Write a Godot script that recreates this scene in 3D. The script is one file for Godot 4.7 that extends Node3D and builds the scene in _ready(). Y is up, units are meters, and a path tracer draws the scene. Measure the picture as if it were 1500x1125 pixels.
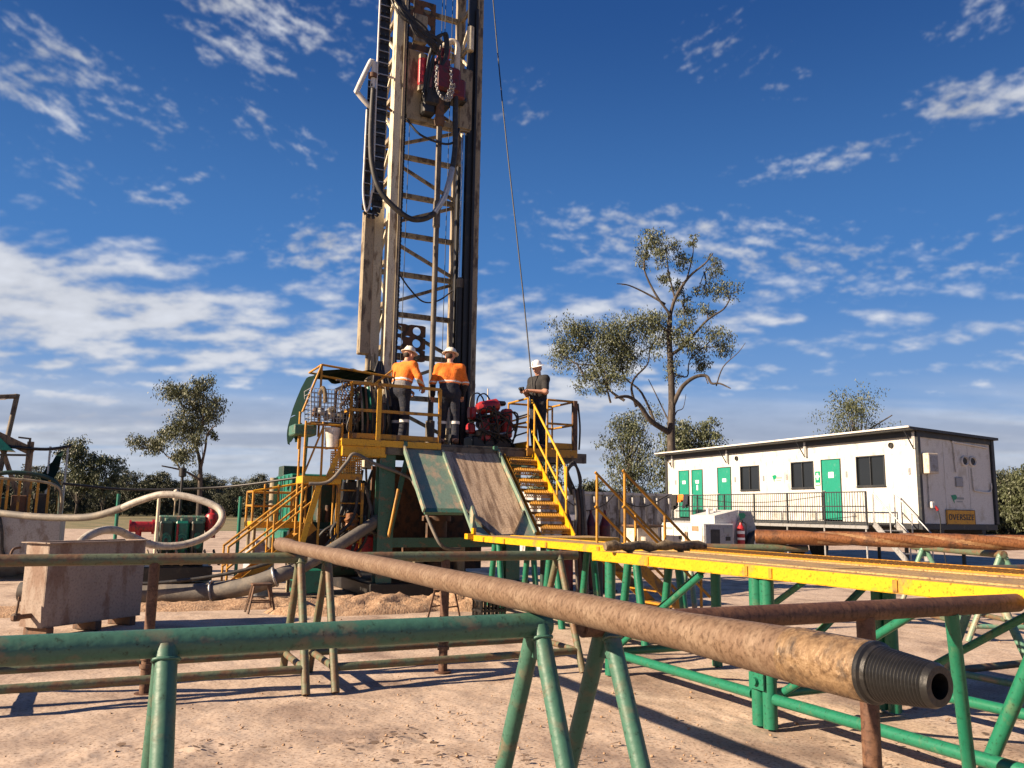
extends Node3D
# A drilling rig on a dirt pad seen along its catwalk. The yard has its own axes: x to the right across the catwalk, z along it towards the viewer.
const YARD := 0.45204
var M := {}
var taken := {}
var rng := RandomNumberGenerator.new()

class MB:
	# collects triangles with normals for one mesh
	var V := PackedVector3Array()
	var N := PackedVector3Array()
	var I := PackedInt32Array()
	var C := PackedColorArray()
	func tri(a: Vector3, b: Vector3, c: Vector3):
		var n := (c - a).cross(b - a)
		if n.length_squared() < 1e-16: return
		n = n.normalized()
		var k := V.size()
		V.append_array(PackedVector3Array([a, b, c])); N.append_array(PackedVector3Array([n, n, n])); I.append_array(PackedInt32Array([k, k + 1, k + 2]))
	func quad(a: Vector3, b: Vector3, c: Vector3, d: Vector3):
		var n := (c - a).cross(b - a)
		if n.length_squared() < 1e-16: n = (d - a).cross(c - a)
		n = n.normalized()
		var k := V.size()
		V.append_array(PackedVector3Array([a, b, c, d])); N.append_array(PackedVector3Array([n, n, n, n])); I.append_array(PackedInt32Array([k, k + 1, k + 2, k, k + 2, k + 3]))
	func hexa(p: Array):
		# p: four corners of the bottom, then four of the top, both counter-clockwise seen from above
		quad(p[0], p[1], p[2], p[3]); quad(p[7], p[6], p[5], p[4])
		for i in 4:
			var j := (i + 1) % 4
			quad(p[i], p[i + 4], p[j + 4], p[j])
	func box(c: Vector3, s: Vector3, b := Basis()):
		var h := s / 2
		var p := []
		for y in [-1, 1]:
			for q in [[-1, 1], [1, 1], [1, -1], [-1, -1]]:
				p.append(c + b * Vector3(q[0] * h.x, y * h.y, q[1] * h.z))
		hexa(p)
	func rbox(c: Vector3, s: Vector3, e := 0.01, b := Basis()):
		# a box with chamfered edges
		var h := s / 2
		e = minf(e, minf(h.x, minf(h.y, h.z)) * 0.6)
		for ax in 3:
			var u := (ax + 1) % 3
			var w := (ax + 2) % 3
			for s1 in [-1.0, 1.0]:
				var f := []
				for q in [[-1, -1], [1, -1], [1, 1], [-1, 1]]:
					var v := Vector3.ZERO
					v[ax] = h[ax] * s1; v[u] = (h[u] - e) * q[0]; v[w] = (h[w] - e) * q[1]
					f.append(c + b * v)
				if s1 > 0: quad(f[3], f[2], f[1], f[0])
				else: quad(f[0], f[1], f[2], f[3])
				for s2 in [-1.0, 1.0]:
					var g := []
					for q in [0, 1]:
						var l: float = -(h[w] - e) if q == 0 else h[w] - e
						var v1 := Vector3.ZERO
						v1[ax] = h[ax] * s1; v1[u] = (h[u] - e) * s2; v1[w] = l
						var v2 := Vector3.ZERO
						v2[ax] = (h[ax] - e) * s1; v2[u] = h[u] * s2; v2[w] = l
						g.append(c + b * v1); g.append(c + b * v2)
					if s1 * s2 > 0: quad(g[0], g[2], g[3], g[1])
					else: quad(g[1], g[3], g[2], g[0])
		for sx in [-1.0, 1.0]:
			for sy in [-1.0, 1.0]:
				for sz in [-1.0, 1.0]:
					var a := c + b * Vector3(h.x * sx, (h.y - e) * sy, (h.z - e) * sz)
					var d := c + b * Vector3((h.x - e) * sx, h.y * sy, (h.z - e) * sz)
					var f := c + b * Vector3((h.x - e) * sx, (h.y - e) * sy, h.z * sz)
					if sx * sy * sz > 0: tri(a, f, d)
					else: tri(a, d, f)
	func beam(a: Vector3, b: Vector3, w: float, h: float, up := Vector3.UP):
		# a rectangular bar from a to b, w across and h along up
		var z := (b - a).normalized()
		if absf(z.dot(up)) > 0.98: up = Vector3.RIGHT if absf(z.x) < 0.9 else Vector3.BACK
		var x := up.cross(z).normalized()
		var y := z.cross(x)
		box((a + b) / 2, Vector3(w, h, a.distance_to(b)), Basis(x, y, z))
	func chan(a: Vector3, b: Vector3, w: float, h: float, up := Vector3.UP):
		# an I-beam
		var z := (b - a).normalized()
		if absf(z.dot(up)) > 0.98: up = Vector3.RIGHT if absf(z.x) < 0.9 else Vector3.BACK
		var x := up.cross(z).normalized()
		var y := z.cross(x)
		var bs := Basis(x, y, z)
		var l := a.distance_to(b)
		var t := minf(w, h) * 0.12
		box((a + b) / 2, Vector3(t, h - 2 * t, l), bs)
		box((a + b) / 2 + y * (h - t) / 2, Vector3(w, t, l), bs)
		box((a + b) / 2 - y * (h - t) / 2, Vector3(w, t, l), bs)
	func tube(a: Vector3, b: Vector3, r: float, r2 := -1.0, n := 10, caps := true):
		path([a, b], [r, r if r2 < 0 else r2], n, caps)
	func path(p: Array, rad, n := 10, caps := true):
		# a round bar swept along points, one radius or one for each point
		var m := p.size()
		var tg := []
		for i in m:
			var d: Vector3 = p[mini(i + 1, m - 1)] - p[maxi(i - 1, 0)]
			tg.append(d.normalized())
		var t0: Vector3 = tg[0]
		var x := t0.cross(Vector3.UP if absf(t0.y) < 0.9 else Vector3.RIGHT).normalized()
		var k := V.size()
		for i in m:
			var t: Vector3 = tg[i]
			x = (x - t * t.dot(x)).normalized()
			var y := t.cross(x)
			var r: float = rad[i] if rad is Array else rad
			var sl := 0.0
			if rad is Array:
				var i0 := maxi(i - 1, 0)
				var i1 := mini(i + 1, m - 1)
				var l: float = p[i1].distance_to(p[i0])
				if l > 1e-6: sl = clampf((rad[i0] - rad[i1]) / l, -2, 2)
			for j in n:
				var an := TAU * j / n
				var d := x * cos(an) + y * sin(an)
				V.append(p[i] + d * r); N.append((d + t * sl).normalized())
		for i in m - 1:
			for j in n:
				var j2 := (j + 1) % n
				var a := k + i * n + j
				var b := k + i * n + j2
				I.append_array(PackedInt32Array([a, a + n, b, b, a + n, b + n]))
		if caps:
			for e in [0, m - 1]:
				var r: float = rad[e] if rad is Array else rad
				if r < 1e-4: continue
				var nn: Vector3 = -tg[0] if e == 0 else tg[m - 1]
				var q := V.size()
				V.append(p[e]); N.append(nn)
				for j in n:
					V.append(V[k + e * n + j]); N.append(nn)
				for j in n:
					var j2 := (j + 1) % n
					if e == 0: I.append_array(PackedInt32Array([q, q + 1 + j, q + 1 + j2]))
					else: I.append_array(PackedInt32Array([q, q + 1 + j2, q + 1 + j]))
	func lathe(o: Vector3, axis: Vector3, prof: Array, n := 16):
		# prof: [distance along axis, radius] with sharp corners between bands
		axis = axis.normalized()
		for i in prof.size() - 1:
			var a: Vector3 = o + axis * prof[i][0]
			var b: Vector3 = o + axis * prof[i + 1][0]
			ring(a, b, axis, prof[i][1], prof[i + 1][1], n)
	func ring(a: Vector3, b: Vector3, axis: Vector3, r1: float, r2: float, n := 16):
		var x := axis.cross(Vector3.UP if absf(axis.y) < 0.9 else Vector3.RIGHT).normalized()
		var y := axis.cross(x)
		var l := (b - a).dot(axis)
		var k := V.size()
		for j in n:
			var an := TAU * j / n
			var d := x * cos(an) + y * sin(an)
			var nn := (d * l + axis * (r1 - r2)).normalized()
			V.append(a + d * r1); N.append(nn); V.append(b + d * r2); N.append(nn)
		for j in n:
			var p := k + 2 * j
			var q := k + 2 * ((j + 1) % n)
			I.append_array(PackedInt32Array([p, p + 1, q, q, p + 1, q + 1]))
	func torus(c: Vector3, axis: Vector3, R: float, r: float, n := 20, m := 8, from := 0.0, to := TAU):
		var x := axis.cross(Vector3.UP if absf(axis.y) < 0.9 else Vector3.RIGHT).normalized()
		var y := axis.normalized().cross(x)
		var p := []
		for i in n + 1:
			var an := from + (to - from) * i / n
			p.append(c + (x * cos(an) + y * sin(an)) * R)
		path(p, r, m, to - from < 6.2)
	func ball(c: Vector3, r: Vector3, n := 12, m := 8):
		var k := V.size()
		for i in m + 1:
			var th := PI * i / m
			for j in n:
				var ph := TAU * j / n
				var d := Vector3(sin(th) * cos(ph), cos(th), sin(th) * sin(ph))
				V.append(c + d * r); N.append((d / r).normalized())
		for i in m:
			for j in n:
				var a := k + i * n + j
				var b := k + i * n + (j + 1) % n
				I.append_array(PackedInt32Array([a, a + n, b, b, a + n, b + n]))
	func poly(pts: Array, o: Vector3, x: Vector3, y: Vector3, d: Vector3):
		# a flat outline (Vector2 list) in the plane x, y from o, given thickness d
		var pv := PackedVector2Array(pts)
		if Geometry2D.is_polygon_clockwise(pv): pv.reverse()
		var t := Geometry2D.triangulate_polygon(pv)
		var f := x.cross(y).dot(d) > 0
		for i in range(0, t.size(), 3):
			var q := []
			for j in 3: q.append(o + x * pv[t[i + j]].x + y * pv[t[i + j]].y)
			if (q[1] - q[0]).cross(q[2] - q[0]).dot(d) > 0:
				var s = q[1]; q[1] = q[2]; q[2] = s
			tri(q[0], q[2], q[1]); tri(q[0] + d, q[1] + d, q[2] + d)
		for i in pv.size():
			var a := o + x * pv[i].x + y * pv[i].y
			var b2 := pv[(i + 1) % pv.size()]
			var b := o + x * b2.x + y * b2.y
			if f: quad(a, a + d, b + d, b)
			else: quad(b, b + d, a + d, a)
	func mesh() -> ArrayMesh:
		var arr := []
		arr.resize(Mesh.ARRAY_MAX)
		arr[Mesh.ARRAY_VERTEX] = V; arr[Mesh.ARRAY_NORMAL] = N; arr[Mesh.ARRAY_INDEX] = I
		if C.size() == V.size(): arr[Mesh.ARRAY_COLOR] = C
		var m := ArrayMesh.new()
		m.add_surface_from_arrays(Mesh.PRIMITIVE_TRIANGLES, arr)
		return m

func V3(x, y, z) -> Vector3: return Vector3(x, y, z)
func yard(a: float, h: float, b: float) -> Vector3: return Basis(Vector3.UP, YARD) * Vector3(a, h, b)
func numbered(n: String) -> String:
	taken[n] = taken.get(n, -1) + 1
	return n if taken[n] == 0 else "%s_%03d" % [n, taken[n]]
func thing(n: String, label: String, cat: String, at := Vector3.ZERO, turn := 0.0, group := "") -> Node3D:
	var o := Node3D.new()
	o.name = numbered(n); add_child(o)
	o.position = at; o.rotation.y = turn
	o.set_meta("label", label); o.set_meta("category", cat)
	if group: o.set_meta("group", group)
	return o
func ything(n: String, label: String, cat: String, a: float, b: float, h := 0.0, turn := 0.0, group := "") -> Node3D:
	return thing(n, label, cat, yard(a, h, b), YARD + turn, group)
func part(parent: Node, n: String, mb, mat: Material, label := "") -> MeshInstance3D:
	var o := MeshInstance3D.new()
	o.name = n
	o.mesh = mb.mesh() if mb is MB else mb
	o.material_override = mat
	parent.add_child(o, true)
	if label: o.set_meta("label", label)
	return o
func single(n: String, label: String, cat: String, mb: MB, mat: Material, at := Vector3.ZERO, turn := 0.0, group := "") -> MeshInstance3D:
	var o := MeshInstance3D.new()
	o.name = numbered(n); o.mesh = mb.mesh(); o.material_override = mat
	add_child(o); o.position = at; o.rotation.y = turn
	o.set_meta("label", label); o.set_meta("category", cat)
	if group: o.set_meta("group", group)
	return o
func ground(n: String, mb, mat: Material, kind := "structure") -> MeshInstance3D:
	var o := MeshInstance3D.new()
	o.name = numbered(n); o.mesh = mb.mesh() if mb is MB else mb; o.material_override = mat
	add_child(o); o.set_meta("kind", kind)
	return o
func copy(o: Node3D, base: String, label: String, at: Vector3, turn: float, group := "") -> Node3D:
	var c: Node3D = o.duplicate()
	c.name = numbered(base); add_child(c)
	c.position = at; c.rotation = Vector3(0, turn, 0)
	c.set_meta("label", label)
	if group: c.set_meta("group", group)
	return c
func rod(parent: Node, n: String, a: Vector3, b: Vector3, r: float, mat: Material, seg := 10) -> MeshInstance3D:
	var m := MB.new(); m.tube(a, b, r, -1.0, seg)
	return part(parent, n, m, mat)
func bar(parent: Node, n: String, a: Vector3, b: Vector3, w: float, h: float, mat: Material, up := Vector3.UP) -> MeshInstance3D:
	var m := MB.new(); m.beam(a, b, w, h, up)
	return part(parent, n, m, mat)
func block(parent: Node, n: String, c: Vector3, s: Vector3, mat: Material, e := 0.012, b := Basis()) -> MeshInstance3D:
	var m := MB.new(); m.rbox(c, s, e, b)
	return part(parent, n, m, mat)
func hosepart(parent: Node, n: String, p: Array, r: float, mat: Material, seg := 10, k := 8) -> MeshInstance3D:
	var m := MB.new(); m.path(curve(p, k), r, seg)
	return part(parent, n, m, mat)
func curve(p: Array, k := 8) -> Array:
	# a smooth line through the points
	var out := []
	for i in p.size() - 1:
		var a: Vector3 = p[maxi(i - 1, 0)]
		var d: Vector3 = p[mini(i + 2, p.size() - 1)]
		for j in k: out.append(p[i].cubic_interpolate(p[i + 1], a, d, float(j) / k))
	out.append(p[-1])
	return out
func lettering(parent: Node, n: String, text: String, at: Vector3, size: float, mat: Material, turn := 0.0, bold := true) -> MeshInstance3D:
	var t := TextMesh.new()
	var f := SystemFont.new()
	f.font_names = PackedStringArray(["Droid Sans"])
	if bold: f.font_weight = 700
	t.font = f; t.text = text; t.font_size = 64; t.pixel_size = size / 64.0; t.depth = 0.006; t.curve_step = 2.0
	var o := MeshInstance3D.new()
	o.name = n; o.mesh = t; o.material_override = mat; o.position = at; o.rotation.y = turn
	parent.add_child(o, true)
	return o

# ---- materials
func ntex(sd: int, freq: float, ramp: Array, oct := 5, size := 512, kind := FastNoiseLite.TYPE_SIMPLEX_SMOOTH, warp := 0.0, gain := 0.5) -> NoiseTexture2D:
	var n := FastNoiseLite.new()
	n.seed = sd; n.frequency = freq; n.noise_type = kind; n.fractal_octaves = oct; n.fractal_gain = gain
	if warp > 0: n.domain_warp_enabled = true; n.domain_warp_amplitude = warp; n.domain_warp_frequency = freq * 2
	var t := NoiseTexture2D.new()
	t.width = size; t.height = size; t.seamless = true; t.noise = n
	if ramp.size():
		var g := Gradient.new()
		var o := PackedFloat32Array(); var c := PackedColorArray()
		for e in ramp: o.append(e[0]); c.append(Color(e[1][0], e[1][1], e[1][2]).linear_to_srgb() if e[1] is Array else e[1])
		g.offsets = o; g.colors = c
		t.color_ramp = g
	return t
func mat(base: Array, rough := 0.7, metal := 0.0, world := false) -> StandardMaterial3D:
	var m := StandardMaterial3D.new()
	m.albedo_color = Color(base[0], base[1], base[2]).linear_to_srgb()
	m.roughness = rough; m.metallic = metal
	m.uv1_triplanar = true; m.uv1_world_triplanar = world
	m.cull_mode = BaseMaterial3D.CULL_DISABLED
	return m
var bumps := {}
func worn(c: Array, dirt: Array, amount: float, scale: Vector3, sd: int, rough := 0.6, bump := 0.15, metal := 0.0, fresh := 0.0) -> StandardMaterial3D:
	# paint or metal c with patches of dirt covering about amount of it, grain on top
	var m := mat([1, 1, 1], rough, metal)
	var d := func(k: float) -> Array: return [c[0] * k, c[1] * k, c[2] * k]
	var e := 0.5 + (0.5 - amount) * 0.62
	var mid := [lerpf(c[0], dirt[0], 0.45), lerpf(c[1], dirt[1], 0.45), lerpf(c[2], dirt[2], 0.45)]
	m.albedo_texture = ntex(sd, 0.0065, [[0.0, d.call(0.86)], [0.3, d.call(1.0)], [e - 0.1, d.call(1.03)], [e - 0.01, d.call(0.94)], [e + 0.05, mid], [minf(e + 0.17, 1.0), dirt]], 8, 512, FastNoiseLite.TYPE_SIMPLEX_SMOOTH, 30.0, 0.62)
	m.uv1_scale = scale
	if bump > 0:
		if not bumps.has(0): bumps[0] = ntex(5, 0.03, [], 5, 512)
		m.heightmap_enabled = true; m.heightmap_texture = bumps[0]; m.heightmap_scale = bump
	m.detail_enabled = true; m.detail_blend_mode = BaseMaterial3D.BLEND_MODE_MUL; m.detail_uv_layer = BaseMaterial3D.DETAIL_UV_2
	if not bumps.has(1): bumps[1] = ntex(9, 0.05, [[0.0, Color(0.74, 0.72, 0.70)], [0.4, Color(0.95, 0.95, 0.95)], [1.0, Color(1, 1, 1)]], 6, 512, FastNoiseLite.TYPE_SIMPLEX_SMOOTH, 0.0, 0.65)
	m.detail_albedo = bumps[1]
	m.uv2_triplanar = true; m.uv2_scale = Vector3.ONE * 0.9
	return m
func make_camera():
	var cam := Camera3D.new()
	cam.name = "camera"
	cam.fov = 49.75; cam.near = 0.1; cam.far = 6000.0
	cam.position = Vector3(0, 1.6, 0)
	cam.rotation_degrees = Vector3(8.8, 0, 0.9)
	add_child(cam); cam.current = true
	var sun := DirectionalLight3D.new()
	sun.name = "sun"
	sun.light_color = Color(1.0, 0.90, 0.775)
	sun.light_energy = 1.6
	sun.light_angular_distance = 0.55
	sun.shadow_enabled = true
	add_child(sun)
	sun.look_at_from_position(Vector3.ZERO, -Vector3(-0.93, 0.50, 0.365), Vector3.UP)
	var e := Environment.new()
	e.tonemap_mode = Environment.TONE_MAPPER_LINEAR
	e.tonemap_exposure = 2.6
	e.background_mode = Environment.BG_SKY
	e.background_energy_multiplier = 1.0
	e.sdfgi_enabled = true; e.ssao_enabled = true; e.ssil_enabled = true
	var sky := Sky.new()
	var pm := PanoramaSkyMaterial.new()
	pm.panorama = sky_picture()
	sky.sky_material = pm
	e.sky = sky
	var we := WorldEnvironment.new()
	we.name = "environment"
	we.environment = e
	add_child(we)

const SKY_W := 4096
func sky_picture() -> ImageTexture:
	# blue air that pales to the horizon, and a sheet of broken cloud at one height, thicker low down
	var w := SKY_W
	var h := w / 2
	var n1 := FastNoiseLite.new(); n1.seed = 3; n1.noise_type = FastNoiseLite.TYPE_SIMPLEX_SMOOTH; n1.frequency = 1.0; n1.fractal_octaves = 6; n1.fractal_gain = 0.56
	var n2 := FastNoiseLite.new(); n2.seed = 8; n2.noise_type = FastNoiseLite.TYPE_SIMPLEX_SMOOTH; n2.frequency = 1.0; n2.fractal_octaves = 3
	var data := PackedFloat32Array()
	data.resize(w * h * 3)
	# puffs and streaks picked out in the view: bearing, height (degrees), half width, half height, tilt, strength
	var puffs := [[-20.8, 31.8, 7.0, 1.1, -0.17, 0.92], [-19.7, 28.9, 3.0, 1.1, -0.15, 0.75], [-30.5, 26.6, 2.6, 0.9, -0.3, 0.8], [-26.5, 24.6, 4.2, 1.6, -0.1, 0.42], [-31.8, 23.6, 2.6, 0.8, -0.3, 0.8], [-32.3, 25.2, 1.6, 0.7, 0.1, 0.7],
		[-17, 24.4, 3.0, 0.9, -0.35, 0.5], [-11.5, 33.2, 3.2, 1.3, 0.0, 0.5], [-13, 17.3, 3.0, 1.5, 0.1, 0.85], [-12, 29, 1.2, 0.8, 0, 0.45], [31.5, 24.7, 3.7, 1.0, -0.04, 0.95], [21.5, 22.7, 4.3, 0.7, 0.06, 0.7], [32.5, 29.6, 3.0, 0.9, 0.22, 0.65], [14.0, 30.6, 2.2, 1.4, 0.3, 0.45], [20.0, 27.5, 2, 0.8, 0.0, 0.35], [17, 29, 1.6, 0.7, 0.4, 0.4],
		[0.6, 27.3, 1.6, 1.4, 0.2, 0.35], [1.0, 29.0, 1.3, 0.5, 0.2, 0.35], [13.0, 18.2, 9.5, 1.7, -0.14, 0.72], [5.0, 20.0, 3.0, 0.7, 0.05, 0.6], [8.5, 18.6, 3, 0.6, 0.0, 0.5], [25, 14.8, 9, 0.7, 0.03, 0.55], [30, 17.0, 5, 0.8, 0.1, 0.4], [-24.5, 19.6, 2.2, 0.9, 0.0, 0.5], [-14.5, 20.8, 1.0, 0.5, 0.0, 0.5], [-30, 20, 2.0, 1.0, -0.3, 0.5], [-22, 21, 1.5, 0.6, 0, 0.4]]
	var zen := Vector3(0.0078, 0.0310, 0.104)
	var mid := Vector3(0.032, 0.095, 0.228)
	var low := Vector3(0.105, 0.168, 0.27)
	var n3 := FastNoiseLite.new(); n3.seed = 15; n3.noise_type = FastNoiseLite.TYPE_SIMPLEX_SMOOTH; n3.frequency = 1.0; n3.fractal_octaves = 6; n3.fractal_gain = 0.6
	var rows: int = h / 2
	for y in h:
		var el := PI / 2 - PI * (y + 0.5) / h
		var s := sin(el)
		if y >= rows + 2:
			for x in w:
				var o := (y * w + x) * 3
				data[o] = 0.13; data[o + 1] = 0.115; data[o + 2] = 0.10
			continue
		s = maxf(s, 0.004)
		var eld := rad_to_deg(el)
		var air := low.lerp(mid, smoothstep(1.0, 17.0, eld)).lerp(zen, smoothstep(9.0, 36.0, eld))
		var k := 1.0 / (s + 0.06)
		# cover: a thick band low down, broken fleece above it, little overhead
		var fleece := 1.0 - smoothstep(12.0, 21.0, eld)
		var x := 0
		while x < w:
			# bearing: 0 straight ahead, to the right positive
			var be := wrapf((x + 0.5) / w * 360.0, -180.0, 180.0)
			var fine := absf(be) < 42.0 and eld < 45.0
			var step := 1 if fine else 4
			var br := deg_to_rad(be)
			var px := sin(br) * k
			var pz := cos(br) * k
			var kk := (s + 0.06) / (s + 0.20)
			var base := n1.get_noise_3d(px * kk * 4.4 + 3.0, 0.0, pz * kk * 6.4)
			var big := n2.get_noise_3d(px * 0.30, 4.0, pz * 0.36 + 1.0)
			var lean := clampf(0.5 - sin(br) * 1.3, 0.0, 1.0)
			var d := base * 1.0 + big * 0.62 - 0.46 + fleece * (0.34 + 0.38 * lean)
			if fine:
				for q in puffs:
					var dx: float = (be - q[0]) / q[2]
					if absf(dx) > 1.8: continue
					var dy: float = (eld - q[1] - q[4] * (be - q[0])) / q[3]
					var rr := dx * dx + dy * dy
					if rr < 3.2:
						var f := n3.get_noise_2d(be * 0.42 + q[0] * 9.0, (eld - q[4] * (be - q[0])) * 1.0)
						d = maxf(d, (q[5] * (1.0 - rr * 0.30) - 0.47) * 0.75 + f * 0.62)
			var cov := smoothstep(-0.08, 0.70, d) * 0.95
			# the low band shows long grey undersides between pale edges
			var low_band := 1.0 - smoothstep(4.5, 9.5, eld)
			var st := n2.get_noise_3d(px * 0.10 + 9.0, 1.0, pz * 0.55) + 0.35 * n1.get_noise_3d(px * 0.35, 7.0, pz * 1.6)
			cov = maxf(cov, low_band * smoothstep(-0.55, 0.15, st + 0.15 * lean) * 0.9)
			var under := low_band * smoothstep(-0.15, 0.40, st + 0.1 * lean) * smoothstep(1.5, 5.0, eld)
			var lit := Vector3(0.255, 0.265, 0.29) * (0.93 + 0.30 * base)
			var cl := lit.lerp(Vector3(0.118, 0.140, 0.190), clampf(under, 0, 1) * 0.8)
			var c := air.lerp(cl, clampf(cov, 0, 1))
			var hz := 1.0 - smoothstep(0.0, 5.0, eld)
			c = c.lerp(Vector3(0.165, 0.20, 0.252), hz * 0.75)
			for j in mini(step, w - x):
				var o := (y * w + x + j) * 3
				data[o] = c.x; data[o + 1] = c.y; data[o + 2] = c.z
			x += step
	var im := Image.create_from_data(w, h, false, Image.FORMAT_RGBF, data.to_byte_array())
	return ImageTexture.create_from_image(im)
func make_materials():
	M.green_old = worn([0.042, 0.125, 0.09], [0.15, 0.12, 0.08], 0.24, Vector3(0.9, 1.4, 1.4), 11, 0.5, 0.2)
	M.green_rust = worn([0.10, 0.125, 0.075], [0.15, 0.085, 0.045], 0.46, Vector3(0.8, 1.3, 1.3), 12, 0.6, 0.3)
	M.green_new = worn([0.012, 0.145, 0.082], [0.09, 0.15, 0.085], 0.2, Vector3(1, 0.7, 1), 13, 0.38, 0.08)
	M.green_pale = worn([0.115, 0.25, 0.18], [0.36, 0.26, 0.18], 0.36, Vector3(1, 0.8, 1), 14, 0.5, 0.12)
	M.ramp_green = worn([0.17, 0.25, 0.195], [0.40, 0.30, 0.21], 0.42, Vector3(0.8, 0.6, 0.8), 58, 0.5, 0.12)
	M.green_unit = worn([0.01, 0.16, 0.11], [0.04, 0.07, 0.05], 0.2, Vector3(1, 1, 1), 15, 0.4, 0.05)
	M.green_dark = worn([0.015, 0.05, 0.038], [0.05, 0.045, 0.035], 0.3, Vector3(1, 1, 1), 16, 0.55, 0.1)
	M.yellow = worn([0.62, 0.325, 0.006], [0.36, 0.2, 0.05], 0.16, Vector3(0.7, 0.7, 0.7), 17, 0.42, 0.06)
	M.yellow_old = worn([0.43, 0.205, 0.012], [0.16, 0.09, 0.035], 0.3, Vector3(1.2, 0.8, 1.2), 18, 0.55, 0.1)
	M.deck = worn([0.40, 0.27, 0.11], [0.29, 0.2, 0.115], 0.45, Vector3(1.0, 1, 0.5), 19, 0.75, 0.3)
	M.rust_pipe = worn([0.172, 0.112, 0.072], [0.222, 0.158, 0.108], 0.38, Vector3(1.1, 1.1, 1.8), 20, 0.62, 0.35, 0.15)
	M.rust_end = worn([0.235, 0.155, 0.085], [0.075, 0.055, 0.042], 0.42, Vector3(2.2, 2.2, 2.2), 21, 0.6, 0.5, 0.2)
	M.rust_brown = worn([0.11, 0.052, 0.03], [0.17, 0.09, 0.05], 0.4, Vector3(1, 0.6, 1), 22, 0.65, 0.25)
	M.collar = worn([0.24, 0.10, 0.038], [0.11, 0.055, 0.03], 0.38, Vector3(1.2, 1.2, 0.8), 23, 0.5, 0.3, 0.2)
	M.collar_worn = worn([0.40, 0.23, 0.11], [0.22, 0.11, 0.05], 0.4, Vector3(1, 1, 1), 24, 0.45, 0.2, 0.25)
	M.thread = worn([0.012, 0.012, 0.012], [0.03, 0.027, 0.025], 0.2, Vector3(3, 3, 3), 25, 0.42, 0.1)
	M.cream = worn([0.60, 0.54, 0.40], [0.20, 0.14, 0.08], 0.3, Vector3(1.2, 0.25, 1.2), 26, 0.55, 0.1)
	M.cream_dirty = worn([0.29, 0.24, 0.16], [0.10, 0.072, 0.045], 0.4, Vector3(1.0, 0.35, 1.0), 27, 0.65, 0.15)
	M.steel_dirty = worn([0.13, 0.11, 0.085], [0.06, 0.045, 0.033], 0.4, Vector3(1, 0.6, 1), 28, 0.6, 0.2, 0.2)
	M.rust_plate = worn([0.13, 0.065, 0.035], [0.05, 0.036, 0.028], 0.4, Vector3(1, 0.7, 1), 29, 0.75, 0.3)
	M.black = worn([0.012, 0.012, 0.013], [0.035, 0.03, 0.026], 0.3, Vector3(1, 1, 1), 30, 0.5, 0.05)
	M.rubber = worn([0.02, 0.02, 0.021], [0.07, 0.06, 0.05], 0.3, Vector3(1.5, 1.5, 1.5), 31, 0.6, 0.1)
	M.red = worn([0.38, 0.02, 0.025], [0.08, 0.03, 0.025], 0.3, Vector3(1.5, 1.5, 1.5), 32, 0.42, 0.06)
	M.red_dark = worn([0.12, 0.012, 0.016], [0.05, 0.02, 0.018], 0.3, Vector3(1, 1, 1), 57, 0.5, 0.05)
	M.mud_flake = mat([0.16, 0.11, 0.08], 0.95)
	M.tank = worn([0.29, 0.23, 0.19], [0.2, 0.13, 0.095], 0.36, Vector3(0.55, 0.18, 0.55), 33, 0.8, 0.15)
	M.mudwall = worn([0.38, 0.37, 0.355], [0.25, 0.21, 0.18], 0.35, Vector3(0.8, 0.4, 0.8), 34, 0.8, 0.1)
	M.ramp = worn([0.50, 0.385, 0.27], [0.24, 0.17, 0.11], 0.42, Vector3(1.6, 0.35, 0.35), 35, 0.45, 0.2, 0.0)
	M.white_wall = worn([0.58, 0.572, 0.545], [0.46, 0.43, 0.37], 0.18, Vector3(0.5, 0.3, 0.5), 36, 0.45, 0.0)
	M.white_dusty = worn([0.62, 0.61, 0.585], [0.42, 0.37, 0.3], 0.2, Vector3(1, 0.6, 1), 37, 0.45, 0.03)
	M.charcoal = worn([0.022, 0.026, 0.032], [0.06, 0.055, 0.05], 0.2, Vector3(1, 1, 1), 38, 0.5, 0.0)
	M.galv = worn([0.42, 0.43, 0.44], [0.30, 0.29, 0.27], 0.35, Vector3(1.5, 1.5, 1.5), 39, 0.42, 0.05, 0.5)
	M.grey_bin = worn([0.42, 0.425, 0.43], [0.15, 0.135, 0.12], 0.35, Vector3(0.6, 0.3, 0.6), 40, 0.6, 0.1)
	M.grey_box = worn([0.28, 0.29, 0.31], [0.2, 0.19, 0.18], 0.2, Vector3(1, 1, 1), 41, 0.5, 0.0)
	M.beige = worn([0.60, 0.53, 0.42], [0.42, 0.35, 0.26], 0.2, Vector3(1, 1, 1), 42, 0.55, 0.0)
	M.hose_pale = worn([0.42, 0.39, 0.34], [0.22, 0.19, 0.16], 0.34, Vector3(1.2, 1.2, 1.2), 43, 0.6, 0.15)
	M.hose_grey = worn([0.12, 0.11, 0.10], [0.22, 0.19, 0.15], 0.42, Vector3(0.8, 0.8, 0.8), 44, 0.7, 0.2)
	M.wood = worn([0.30, 0.20, 0.115], [0.12, 0.08, 0.05], 0.4, Vector3(3, 0.5, 3), 45, 0.8, 0.2)
	M.burlap = worn([0.20, 0.15, 0.09], [0.08, 0.06, 0.04], 0.4, Vector3(3, 3, 3), 46, 0.95, 0.4)
	M.tarp = worn([0.008, 0.022, 0.019], [0.018, 0.024, 0.021], 0.2, Vector3(1, 1, 1), 47, 0.75, 0.1)
	M.drum = worn([0.40, 0.45, 0.52], [0.3, 0.28, 0.26], 0.2, Vector3(1, 1, 1), 48, 0.4, 0.0)
	M.tarp.metallic_specular = 0.15; M.tarp.roughness = 1.0
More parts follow.
